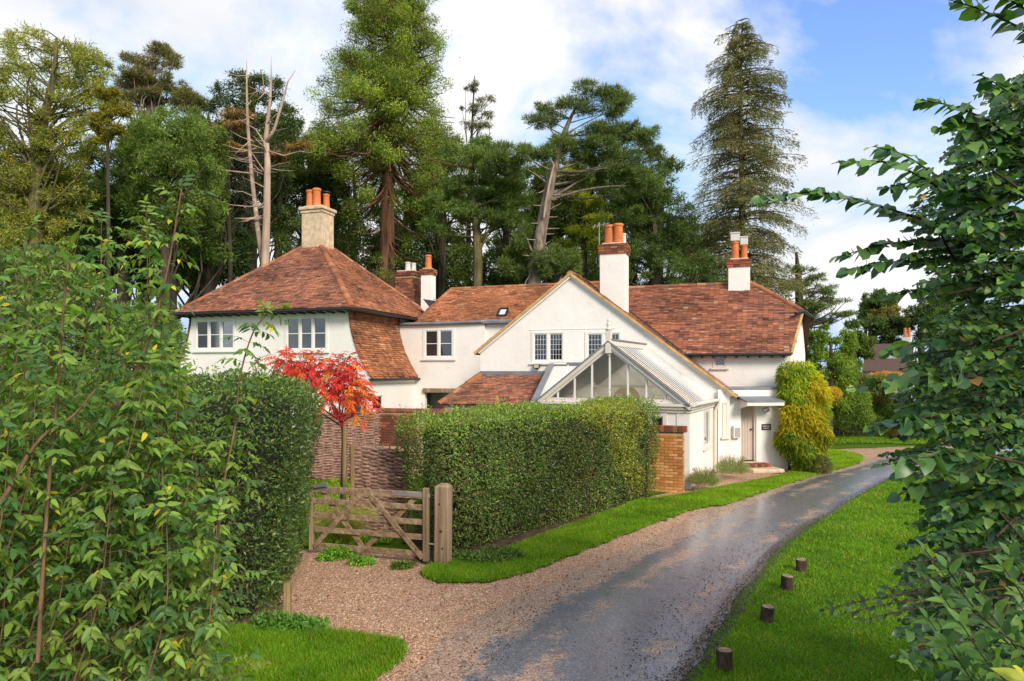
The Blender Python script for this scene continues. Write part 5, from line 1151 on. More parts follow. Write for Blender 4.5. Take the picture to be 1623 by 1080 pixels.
def shell_shrub(name, label, loc, sdf, lo, hi, n, pal, L, W, seed, mat='leaf', cat='shrub', style='broad', depth=0.25, core=None, hue_s=1.2, per=3.0, droop=0.0, kind_name='foliage', patch=None, rot=0.0, sprig=0):
    """leaves filling the outer shell of a shape given by a signed distance; sprigs stick out a little"""
    r = rng(seed); e = empty(name, loc, rot); tag(e, label, cat); LV = Leaves(); got = 0; lo = np.array(lo, float); hi = np.array(hi, float); nP = []
    while got < n:
        P = lo + r.random((n * 4, 3)) * (hi - lo); s = sdf(P) + 0.045 * wnoise(P, 5.0, seed) ; k = (s < 0.0) & (s > -depth * r.random(len(P)) ** 0.7); P = P[k]; nP.append(P); got += len(P)
        if len(P) == 0: break
    P = np.concatenate(nP)[:n]; n = len(P); eps = 0.02
    G = np.stack([sdf(P + np.array(v) * eps) - sdf(P - np.array(v) * eps) for v in ((1, 0, 0), (0, 1, 0), (0, 0, 1))], 1); G = unit(G + 1e-6)
    hue = np.clip(0.95 + 0.28 * wnoise(P, hue_s, seed + 3.0), 0.6, 1.35)[:, None]
    col = pal_cols(r, n, pal) * hue
    if patch is not None: col = patch(P, col, r)
    if style == 'droop': D = unit(G * 0.55 + r.normal(0, 0.4, (n, 3)) + np.array([0, 0, -0.8])); Nn = unit(G + r.normal(0, 0.5, (n, 3)))
    elif style == 'up': D = unit(G * 0.6 + r.normal(0, 0.3, (n, 3)) + np.array([0, 0, 1.0])); Nn = unit(r.normal(0, 1, (n, 3)))
    else: D = unit(G * 0.5 + r.normal(0, 0.75, (n, 3))); Nn = unit(G * 0.8 + r.normal(0, 0.6, (n, 3)) + np.array([0, 0, 0.35]))
    LV.add(P, D, Nn, L * (0.6 + 0.8 * r.random(n)), W * (0.7 + 0.6 * r.random(n)), col)
    if sprig:
        cand = np.where((G[:, 2] > 0.15) & (sdf(P) > -0.08))[0]; pick = cand[r.integers(0, len(cand), sprig)]
        for i in pick:
            dv = unit(G[i] + r.normal(0, 0.35, 3) + np.array([0, 0, 0.5])); ln_ = 0.08 + 0.16 * r.random(); m_ = 7; t_ = np.linspace(0, 1, m_)[:, None]
            LV.add(P[i] + dv * t_ * ln_, unit(dv * 0.5 + r.normal(0, 0.7, (m_, 3))), rdir(r, m_), L * (0.7 + 0.5 * r.random(m_)), W * (0.8 + 0.4 * r.random(m_)), np.repeat(col[i:i + 1] * 1.25, m_, 0))
    LV.build(kind_name, M[mat], e)
    if core is not None: core(e)
    return e
def rbox(P, hx, hy, h, rad):       # rounded box standing on z=0
    q = np.abs(P - np.array([0, 0, h / 2])) - np.array([hx, hy, h / 2]) + rad
    return np.linalg.norm(np.maximum(q, 0), axis=1) + np.minimum(q.max(1), 0) - rad
def blobs(P, bl):
    d = np.full(len(P), 9.0)
    for (x, y, z, rx, ry, rz) in bl:
        q = (P - np.array([x, y, z])) / np.array([rx, ry, rz]); d = np.minimum(d, (np.linalg.norm(q, axis=1) - 1) * min(rx, ry, rz))
    return d

# ---------------------------------------------------------------- clipped hedge beside the lane
ha, hb = np.array([-1.02, 11.12]), np.array([3.72, 16.92]); hd = hb - ha; HLn = np.linalg.norm(hd); han = math.atan2(hd[1], hd[0])
HW = 1.55; nx_, ny_ = -math.sin(han), math.cos(han); hc = (ha + hb) / 2 + np.array([nx_, ny_]) * (HW / 2)
def hedge_sdf(P):
    z = P[:, 2]; bul = 0.12 * np.clip(z / 1.2, 0, 1) - 0.04 + 0.09 * wnoise(P, 1.5, 2.0) + 0.03 * wnoise(P, 4.0, 6.0)
    top = 0.045 * wnoise(P, 1.1, 5.0)
    Q = P.copy(); Q[:, 2] = z - top; Q[:, 0] = P[:, 0] - 0.45 * np.clip((P[:, 1] + HW / 2) / HW, 0, 1) * (P[:, 0] < 0) * np.clip(1.25 - z / 2.0, 0, 1)
    Q[:, 2] += 0.3; return rbox(Q, HLn / 2 - 0.02, HW / 2 - 0.05, 2.58, 0.26) - bul
PAL_HEDGE = [(0.032, 0.068, 0.016), (0.050, 0.095, 0.022), (0.072, 0.125, 0.028), (0.038, 0.082, 0.026), (0.100, 0.150, 0.032), (0.062, 0.066, 0.036)]
def hedge_patch(P, col, r):
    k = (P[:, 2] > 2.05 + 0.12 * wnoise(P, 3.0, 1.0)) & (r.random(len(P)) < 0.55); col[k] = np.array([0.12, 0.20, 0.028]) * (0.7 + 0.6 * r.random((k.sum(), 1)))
    y = (wnoise(P, 0.9, 8.0) + 0.9 * (P[:, 0] / HLn) > 0.62) & (r.random(len(P)) < 0.55); col[y] = np.array([0.17, 0.19, 0.020]) * (0.6 + 0.7 * r.random((y.sum(), 1)))
    b = r.random(len(P)) < 0.05 + 0.08 * (wnoise(P, 1.6, 4.0) > 0.35); col[b] = np.array([0.13, 0.07, 0.04]) * (0.6 + 0.6 * r.random((b.sum(), 1)))
    return col
def hedge_core(e):
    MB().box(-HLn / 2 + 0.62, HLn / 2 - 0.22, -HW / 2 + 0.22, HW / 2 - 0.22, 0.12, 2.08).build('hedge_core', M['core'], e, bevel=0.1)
    r = rng(3); tw = MB()
    for i in range(46):
        x = -HLn / 2 + 0.2 + (HLn - 0.4) * r.random(); y = -HW / 2 + 0.12 + 0.3 * r.random(); limb(tw, (x, y, 0), (x + r.normal(0, 0.15), y - 0.05, 0.5 + 0.5 * r.random()), 0.018, 0.008, r, 0.1, 3)
    tw.build('stem', M['twig'], e)['kind'] = 'stuff'
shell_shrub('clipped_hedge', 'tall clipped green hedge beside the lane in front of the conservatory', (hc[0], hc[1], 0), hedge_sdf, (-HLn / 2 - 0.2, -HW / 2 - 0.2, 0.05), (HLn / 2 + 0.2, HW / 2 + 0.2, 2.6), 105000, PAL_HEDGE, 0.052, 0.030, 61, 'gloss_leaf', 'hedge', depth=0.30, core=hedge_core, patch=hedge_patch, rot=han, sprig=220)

# ---------------------------------------------------------------- big hedge on the left
def lh_sdf(P):
    z = P[:, 2]; top = 0.10 * wnoise(P, 1.3, 1.0) + 0.10 * np.clip((-P[:, 0] - 0.5) / 3.0, 0, 1)
    Q = P.copy(); Q[:, 2] = z - top; Q[:, 0] = P[:, 0] - 0.13 * (z - 2.0)
    Q[:, 2] += 0.6; return rbox(Q, 2.95, 1.75, 3.52, 0.6) - 0.10 * wnoise(P, 1.6, 7.0) - 0.04 * wnoise(P, 4.2, 3.0) - 0.10
PAL_LH = [(0.022, 0.050, 0.013), (0.035, 0.075, 0.018), (0.052, 0.10, 0.022), (0.027, 0.060, 0.024), (0.075, 0.13, 0.028), (0.040, 0.058, 0.030)]
def lh_core(e):
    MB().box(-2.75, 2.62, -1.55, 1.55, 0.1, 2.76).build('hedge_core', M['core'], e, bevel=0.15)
    r = rng(5); tw = MB()
    for i in range(50):
        x = -2.5 + 5.3 * r.random(); limb(tw, (x, -1.4, 0.1), (x + r.normal(0, 0.3), -1.75 - 0.1 * r.random(), 0.8 + 1.6 * r.random()), 0.015, 0.005, r, 0.12, 4)
    tw.build('stem', M['twig'], e)['kind'] = 'stuff'
def lh_patch(P, col, r):
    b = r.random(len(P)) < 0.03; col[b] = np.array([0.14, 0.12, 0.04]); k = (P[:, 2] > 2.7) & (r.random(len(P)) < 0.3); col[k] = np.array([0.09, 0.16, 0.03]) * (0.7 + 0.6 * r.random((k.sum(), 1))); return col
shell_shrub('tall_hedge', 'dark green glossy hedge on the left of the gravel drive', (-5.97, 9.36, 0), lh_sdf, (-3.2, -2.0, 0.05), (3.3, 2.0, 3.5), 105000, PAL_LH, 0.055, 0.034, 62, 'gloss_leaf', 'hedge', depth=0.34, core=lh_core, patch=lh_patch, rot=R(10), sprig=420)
# low ivy and weeds at its foot
fx, fy = gp(452, 988)
o = MB().box(-0.04, 0.04, -0.04, 0.04, 0, 0.45).build('short_post', M['post'], None, bevel=0.005); o.location = (fx - 0.02, fy + 0.15, 0); tag(o, 'short pale post at the foot of the left hedge', 'post')

# ---------------------------------------------------------------- red sumach tree
PAL_RED = [(0.60, 0.045, 0.040), (0.70, 0.075, 0.045), (0.54, 0.028, 0.040), (0.72, 0.15, 0.04), (0.66, 0.24, 0.03), (0.30, 0.025, 0.025)]
def compound(LV, rm, r, p, dirv, Lr, npair, ll, lw, pal, droop=0.5, rr=0.0025):
    p = np.array(p, float); dv = unit(np.array(dirv, float)); pts = [p]; cur = p.copy()
    for j in range(4): dv = unit(dv + np.array([0, 0, -droop * 0.3])); cur = cur + dv * Lr / 4; pts.append(cur.copy())
    rm.tube(pts[::2], rr, 3, cap=False); P = np.array(pts); side = unit(np.cross(dv, [0, 0, 1.0])); B = []; Dv = []
    for j in range(npair):
        t = (j + 0.9) / (npair + 0.4); i = min(3, int(t * 4)); b = P[i] + (P[i + 1] - P[i]) * (t * 4 - i)
        for sg in (-1, 1): B.append(b); Dv.append(unit(side * sg * 0.8 + dv * 0.55 + np.array([0, 0, -0.30 * droop]) + r.normal(0, 0.12, 3)))
    B.append(P[-1]); Dv.append(dv); B = np.array(B); Dv = np.array(Dv); n = len(B); up = unit(np.cross(side, dv)); up = up if up[2] > 0 else -up
    base = np.array(pal[r.integers(0, len(pal))]); col = base * (0.8 + 0.4 * r.random((n, 1)))
    LV.append((B, Dv, unit(up + r.normal(0, 0.5, (n, 3)) + np.array([0, -0.35, 0])), ll * (0.75 + 0.5 * r.random(n)), lw * (0.8 + 0.4 * r.random(n)), col))
def sumach():
    r = rng(71); d = 14.6; b = at(541, 588, d); e = empty('red_sumach', (b.x, d, 0)); tag(e, 'small autumn tree with flaming red and orange leaves beside the gate', 'tree'); tr = MB(); LV = []
    org = Vector((b.x, d, 0)); tr.tube([(0, 0, 0), (0.02, 0, 0.9), (0.03, 0.02, 1.7), (0.0, 0, 2.2)], [0.04, 0.035, 0.03, 0.025], 7)
    spots = [(500, 590, 46, 26, 30), (545, 610, 40, 26, 28), (455, 575, 32, 18, 16), (565, 630, 24, 18, 12), (520, 632, 36, 18, 16), (572, 655, 16, 10, 5), (475, 592, 30, 24, 14), (540, 585, 30, 18, 14)]
    for (u, v, ru, rv, n) in spots:
        c = at(u, v, d) - org; limb(tr, (0.0, 0, 1.9 + 0.2 * r.random()), c, 0.02, 0.008, r, 0.1, 4)
        for i in range(int(n * 3.6)):
            o_ = rdir(r, 1)[0] * r.random() ** 0.5; p = np.array(c) + o_ * np.array([ru, ru, rv]) * d / FPX
            low = v > 640 or (r.random() < (0.5 if u > 535 else 0.18))
            compound(LV, tr, r, p, o_ * 0.6 + np.array([0, 0, 0.25]), 0.28, 5, 0.125, 0.042, PAL_RED[3:5] + [(0.66, 0.10, 0.04)] if low else PAL_RED[:3] + [PAL_RED[0], PAL_RED[5]], 1.3, 0.004)
    tr.build('trunk', M['bark_grey'], e); L = Leaves()
    for q in LV: L.add(*q)
    L.build('crown', M['petal'], e)
    o = MB().tube([(0, 0, 0), (0.01, 0, 1.95)], 0.035, 8).build('tree_stake', M['post'], None); p = at(543, 700, 14.2); o.location = (p.x + 0.03, 14.2, 0); tag(o, 'round pale stake beside the red autumn tree', 'stake')
sumach()

# ---------------------------------------------------------------- wisteria on the cottage corner, lavenders, tufts
wc = at(1270, 588, 21.2)
PAL_WI = [(0.14, 0.24, 0.014), (0.24, 0.34, 0.018), (0.37, 0.44, 0.022), (0.50, 0.46, 0.022), (0.18, 0.28, 0.016)]
def px3(u, v, d, org, ru, rv, rd=0.5): p = at(u, v, d) - org; return (p.x, p.y, p.z, 0.86 * ru * d / FPX, rd, rv * d / FPX)
worg = Vector((wc.x, 21.2, 0))
WB = [px3(1262, 600, 21.3, worg, 36, 30), px3(1288, 625, 21.2, worg, 30, 38), px3(1250, 625, 21.3, worg, 22, 28), px3(1268, 660, 21.0, worg, 38, 32, 0.6), px3(1290, 660, 21.1, worg, 27, 30), px3(1258, 690, 21.0, worg, 30, 34, 0.6), px3(1275, 715, 20.9, worg, 32, 34, 0.6), px3(1295, 700, 21.0, worg, 20, 34)]
def wi_patch(P, col, r):
    y = (wnoise(P, 1.8, 2.2) - 1.1 * np.abs(P[:, 2] - 1.75) > -0.55) & (r.random(len(P)) < 0.6); col[y] = np.array([0.52, 0.38, 0.014]) * (0.7 + 0.5 * r.random((y.sum(), 1)))
    l = (P[:, 2] < 1.2) & (r.random(len(P)) < 0.5); col[l] = np.array([0.12, 0.17, 0.014]) * (0.7 + 0.5 * r.random((l.sum(), 1))); return col
def wi_core(e):
    r = rng(8); tw = MB()
    for i in range(9): limb(tw, (r.normal(0, 0.2), 0.1, 0), (r.normal(0, 0.45), 0.0, 2.0 + r.random()), 0.035, 0.012, r, 0.12, 6)
    tw.build('stem', M['bark_grey'], e)['kind'] = 'stuff'
shell_shrub('wisteria', 'yellow and green climber billowing over the corner of the cottage', (wc.x, 21.2, 0), lambda P: blobs(P, WB) + 0.20 * wnoise(P, 2.6, 1.0) + 0.04, (-1.6, -1.1, 0.03), (1.6, 1.1, 3.8), 26000, PAL_WI, 0.14, 0.042, 63, 'petal', 'climber', 'droop', 0.8, core=wi_core, patch=wi_patch)
def lavender(u, v, w_px, h_px, label, seed):
    x, y = gp(u, v); k = y / FPX; hw, hh = w_px * k / 2, h_px * k
    r = rng(seed); e = empty('lavender_bush', (x, y + hw * 0.5, 0.03)); tag(e, label, 'lavender'); L = Leaves(); n = 5200
    a = r.random(n) * 6.28; rr = r.random(n) ** 0.5; el = r.random(n)
    D = unit(np.column_stack([np.cos(a) * rr, np.sin(a) * rr, 0.45 + 0.5 * r.random(n)])); t = 0.45 + 0.5 * r.random(n)
    P = D * t[:, None] * np.array([hw * 1.25, hw * 1.1, hh * 1.05])
    L.add(P, unit(D + r.normal(0, 0.25, (n, 3))), rdir(r, n), 0.09 * (0.6 + 0.8 * r.random(n)), np.full(n, 0.011), pal_cols(r, n, [(0.15, 0.19, 0.09), (0.22, 0.26, 0.15), (0.10, 0.14, 0.06), (0.27, 0.28, 0.19)]))
    L.build('foliage', M['leaf'], e); fl_ = Leaves(); n = 130; a = r.random(n) * 6.28; D = unit(np.column_stack([np.cos(a) * 0.6, np.sin(a) * 0.6, 0.7 + 0.5 * r.random(n)])); P = D * np.array([hw, hw, hh]) * 1.0
    st = MB()
    for p, dv in zip(P, D): st.tube([p * 0.8, p + dv * 0.15], 0.0018, 3)
    st.build('stalk', M['stem'], e)['kind'] = 'stuff'; fl_.add(P + D * 0.13, D, rdir(r, n), np.full(n, 0.05), np.full(n, 0.014), pal_cols(r, n, [(0.16, 0.10, 0.13), (0.22, 0.15, 0.18)])); fl_.build('flower', M['leaf'], e)
lavender(1120, 781, 50, 30, 'small grey lavender bush at the conservatory corner', 81)
lavender(1165, 764, 54, 34, 'larger grey-green lavender bush left of the doorstep', 82)
wx = at(1300, 735, 20.5)
shell_shrub('low_shrub', 'small dark brownish shrub at the foot of the yellow climber', (wx.x, 20.6, 0), lambda P: blobs(P, [(0, 0, 0.25, 0.4, 0.35, 0.32)]), (-0.5, -0.5, 0.02), (0.5, 0.5, 0.7), 2600, [(0.07, 0.06, 0.03), (0.05, 0.08, 0.03), (0.10, 0.07, 0.05)], 0.07, 0.025, 64)
def weeds(name, label, x, y, rad, n, seed, h=0.14, pal=((0.06, 0.16, 0.02), (0.10, 0.22, 0.03), (0.14, 0.26, 0.04)), L_=0.055, W_=0.045):
    shell_shrub(name, label, (x, y, 0.02), lambda P: blobs(P, [(0, 0, 0.03, rad, rad * 0.5, h), (rad * 0.6, 0.1, 0.02, rad * 0.5, rad * 0.4, h * 0.7)]), (-rad * 1.3, -rad, 0.0), (rad * 1.5, rad, h * 1.4), n, pal, L_, W_, seed, 'leaf', 'plant', depth=0.3)
x, y = gp(530, 887); weeds('weed_clump', 'bright green weeds growing under the left half of the gate', x, y - 0.02, 0.30, 900, 91, 0.16)
x, y = gp(568, 896); weeds('weed_clump', 'low green weeds under the middle of the gate', x, y, 0.20, 420, 92, 0.10)
x, y = gp(640, 902); weeds('weed_clump', 'small weeds under the right end of the gate', x, y, 0.18, 300, 93, 0.07, ((0.05, 0.10, 0.02), (0.08, 0.14, 0.03)))
x, y = gp(455, 1000); weeds('ground_ivy', 'pale green leafy ground cover at the foot of the left hedge', x, y, 0.45, 1500, 94, 0.13, ((0.05, 0.13, 0.025), (0.09, 0.19, 0.04)))
x, y = gp(770, 892); weeds('ground_ivy', 'dark leafy ground cover below the clipped hedge next to the post', x, y + 0.1, 0.55, 1500, 95, 0.16, ((0.04, 0.08, 0.02), (0.07, 0.12, 0.03)))
def tall_grass():
    r = rng(96); p = at(545, 800, 12.4); e = empty('grass_tussock', (p.x, 12.4, 0)); tag(e, 'tussock of long arching grass behind the gate', 'grass'); L = Leaves(); n = 700
    a = r.random(n) * 6.28; B = np.column_stack([np.cos(a), np.sin(a), np.zeros(n)]) * (0.12 * r.random((n, 1))); D = unit(np.column_stack([np.cos(a) * 0.5, np.sin(a) * 0.5, np.ones(n)]) + r.normal(0, 0.2, (n, 3)))
    ln_ = 0.55 + 0.5 * r.random(n); L.add(B, D, rdir(r, n), ln_, np.full(n, 0.010), pal_cols(r, n, [(0.16, 0.20, 0.05), (0.24, 0.24, 0.10), (0.10, 0.16, 0.03)]))
    T = B + D * ln_[:, None] * 0.75; L.add(T, unit(D * np.array([1.6, 1.6, -0.2])), rdir(r, n), ln_ * 0.4, np.full(n, 0.008), pal_cols(r, n, [(0.22, 0.24, 0.08), (0.30, 0.27, 0.13)])); L.build('blades', M['leaf'], e)
tall_grass()

# ---------------------------------------------------------------- background trees
G_OLIVE = [(0.12, 0.16, 0.034), (0.165, 0.195, 0.042), (0.095, 0.14, 0.034), (0.21, 0.21, 0.045), (0.15, 0.15, 0.045)]
G_MID = [(0.062, 0.11, 0.028), (0.085, 0.14, 0.032), (0.048, 0.09, 0.026), (0.115, 0.165, 0.04)]
G_DARK = [(0.030, 0.060, 0.020), (0.045, 0.080, 0.024), (0.060, 0.095, 0.028), (0.024, 0.048, 0.018)]
G_SEQ = [(0.055, 0.090, 0.016), (0.080, 0.118, 0.018), (0.035, 0.062, 0.014), (0.108, 0.142, 0.022), (0.05, 0.078, 0.02)]
G_PINE = [(0.040, 0.070, 0.024), (0.060, 0.092, 0.030), (0.085, 0.115, 0.036), (0.028, 0.052, 0.022)]
G_SPR = [(0.060, 0.066, 0.024), (0.085, 0.085, 0.032), (0.045, 0.062, 0.028), (0.105, 0.095, 0.045), (0.038, 0.056, 0.034), (0.070, 0.085, 0.06)]
G_WOOD = [(0.048, 0.080, 0.022), (0.065, 0.100, 0.028), (0.085, 0.115, 0.030), (0.034, 0.062, 0.020)]
G_YEL = [(0.14, 0.18, 0.02), (0.19, 0.22, 0.022), (0.10, 0.14, 0.016)]

lobe_tree('broadleaf_tree', 'tall airy olive-green tree filling the upper left corner', 29, [(55, 420, 0.30), (60, 250, 0.22), (85, 120, 0.12), (90, 60, 0.05)],
    [(35, 75, 55, 40), (95, 85, 62, 40), (145, 110, 40, 40), (30, 140, 60, 50), (95, 160, 60, 50), (150, 165, 38, 40), (25, 220, 60, 50), (90, 240, 55, 45), (20, 300, 55, 50), (80, 310, 55, 45), (20, 370, 60, 50), (130, 220, 35, 35), (-40, 180, 60, 120), (60, 370, 60, 50)],
    G_OLIVE, 58000, 0.15, 0.06, sub=34, subr=0.30, seed=101, limbs=0.30, bark_='bark_moss')
lobe_tree('ash_tree', 'feathery mid-green tree left of the dead trunks', 31, [(262, 430, 0.22), (262, 300, 0.16), (265, 200, 0.06)],
    [(262, 205, 55, 32), (310, 215, 45, 35), (225, 250, 45, 35), (280, 262, 60, 38), (320, 280, 40, 40), (250, 310, 50, 35), (215, 315, 35, 35), (300, 335, 55, 38), (255, 365, 55, 40)],
    G_MID, 46000, 0.14, 0.055, sub=30, subr=0.32, seed=102, limbs=0.5)
lobe_tree('young_ash_tree', 'slim yellowish tree with a bare lower trunk at the left', 28, [(172, 400, 0.075), (171, 260, 0.065), (172, 150, 0.03)],
    [(175, 145, 24, 15), (188, 172, 22, 17), (160, 185, 22, 14), (150, 205, 24, 18), (180, 205, 22, 14)],
    [(0.15, 0.15, 0.022), (0.19, 0.17, 0.026), (0.10, 0.12, 0.02)], 9000, 0.15, 0.06, sub=10, subr=0.42, seed=103, bark_='bark_grey', limbs=0.4)
lobe_tree('scots_pine', 'dark pine crown rising behind the left-hand trees', 40, [(228, 420, 0.30), (235, 230, 0.24), (240, 90, 0.08)],
    [(250, 78, 26, 12), (235, 100, 22, 10), (272, 98, 18, 9), (205, 92, 14, 9), (230, 125, 36, 14), (262, 132, 25, 12), (200, 130, 20, 12), (240, 152, 30, 12), (215, 160, 25, 12), (285, 150, 25, 14), (300, 165, 35, 18)],
    [(0.05, 0.065, 0.028), (0.08, 0.085, 0.035), (0.10, 0.075, 0.035), (0.035, 0.055, 0.02)], 24000, 0.24, 0.045, 'tuft', sub=12, subr=0.36, seed=104, bark_='bark_pine', mat='needle', limbs=0.6)
lobe_tree('ivy_clad_tree', 'dark evergreen tree standing behind the dead trunks', 40, [(398, 430, 0.34), (400, 250, 0.25), (400, 140, 0.08)],
    [(380, 130, 30, 22), (420, 135, 35, 25), (355, 165, 30, 24), (405, 175, 40, 28), (455, 180, 25, 28), (350, 215, 35, 28), (445, 225, 35, 30), (395, 235, 40, 30), (350, 270, 40, 32), (440, 285, 32, 32), (390, 305, 45, 35), (340, 330, 45, 38), (430, 345, 45, 38), (380, 380, 70, 45), (300, 385, 50, 45), (470, 385, 40, 45)],
    [(0.030, 0.055, 0.018), (0.045, 0.075, 0.022), (0.06, 0.085, 0.025), (0.022, 0.042, 0.016)], 66000, 0.17, 0.07, sub=22, subr=0.34, seed=105, limbs=0.35)
lobe_tree('cedar_tree', 'rust-tinged conifer boughs beside the dead trunks', 37, [(365, 430, 0.12), (362, 300, 0.09), (368, 180, 0.03)],
    [(370, 175, 35, 10), (345, 205, 28, 9), (475, 228, 22, 8), (360, 232, 32, 9), (440, 245, 20, 8), (375, 195, 22, 8)],
    [(0.11, 0.075, 0.025), (0.07, 0.075, 0.022), (0.15, 0.085, 0.03)], 9000, 0.22, 0.05, 'droop', sub=9, subr=0.45, seed=106, mat='needle', limbs=0.9)
# dead tree
def dead_tree():
    r = rng(107); d = 34.0; b = at(418, 588, d); org = Vector((b.x, d, 0)); e = empty('dead_tree', (b.x, d, 0)); tag(e, 'bare bleached dead tree with two pale trunks and broken branches', 'tree')
    for i in range(34):
        tr_u, tr_v = ((424 - 6 * r.random(), 100 + 260 * r.random()) if i % 2 else (395 + 12 * r.random(), 110 + 240 * r.random())); sg_ = -1 if r.random() < 0.55 else 1; ln_ = 14 + 34 * r.random(); p0_ = at(tr_u, tr_v, d + 0.2) - org; p1_ = at(tr_u + sg_ * ln_, tr_v + r.normal(-4, 9), d - 0.8 * r.random()) - org
        MB().tube([p0_, p0_.lerp(p1_, 0.5) + Vector((0, 0, 0.12 * r.normal())), p1_], [0.03, 0.02, 0.006], 4).build('branch', M['bark_dead'], e)
    def T(name, pts, rs, n=9): MB().tube([at(u, v, d + dd) - org for u, v, dd in pts], rs, n).build(name, M['bark_dead'], e, smooth=True)
    T('trunk', [(419, 588, 0), (420, 420, 0), (423, 330, 0), (424, 260, 0), (422, 215, 0.1), (428, 160, 0.2), (430, 120, 0.2), (430, 90, 0.2)], [0.24, 0.21, 0.18, 0.155, 0.12, 0.07, 0.04, 0.012])
    T('trunk', [(417, 420, 0.2), (408, 360, 0.5), (398, 270, 0.6), (393, 200, 0.6), (391, 140, 0.6), (391, 96, 0.6)], [0.15, 0.125, 0.10, 0.08, 0.045, 0.012])
    for pts, r0 in (([(423, 225, 0), (435, 205, -0.1), (447, 165, -0.2), (456, 130, -0.2), (468, 112, -0.2)], 0.10), ([(424, 250, 0), (418, 225, -0.2), (405, 205, -0.3), (380, 190, -0.4)], 0.06), ([(398, 275, 0.6), (370, 272, 0.2), (340, 268, 0), (315, 256, 0)], 0.05), ([(396, 240, 0.6), (375, 236, 0.4), (350, 228, 0.2)], 0.045), ([(412, 345, 0.3), (390, 347, 0), (372, 346, -0.2)], 0.07), ([(418, 325, 0.2), (395, 328, -0.1), (365, 325, -0.3), (340, 315, -0.4)], 0.05), ([(425, 240, 0), (450, 247, -0.2), (475, 240, -0.3), (495, 243, -0.3)], 0.045), ([(424, 300, 0), (405, 290, -0.1), (385, 282, -0.2)], 0.04), ([(419, 150, 0.2), (417, 128, 0), (416, 110, 0)], 0.03), ([(424, 195, 0), (440, 180, 0), (452, 178, 0)], 0.03), ([(392, 160, 0.6), (402, 150, 0.5), (410, 153, 0.5)], 0.02), ([(447, 165, -0.2), (456, 163, -0.3), (466, 165, -0.3)], 0.02), ([(430, 140, 0.2), (440, 122, 0.2), (447, 118, 0.2)], 0.02), ([(422, 275, 0), (412, 262, 0), (398, 240, -0.2)], 0.05)):
        T('branch', pts, [r0 * (1 - 0.85 * i / (len(pts) - 1)) for i in range(len(pts))], 6)
dead_tree()

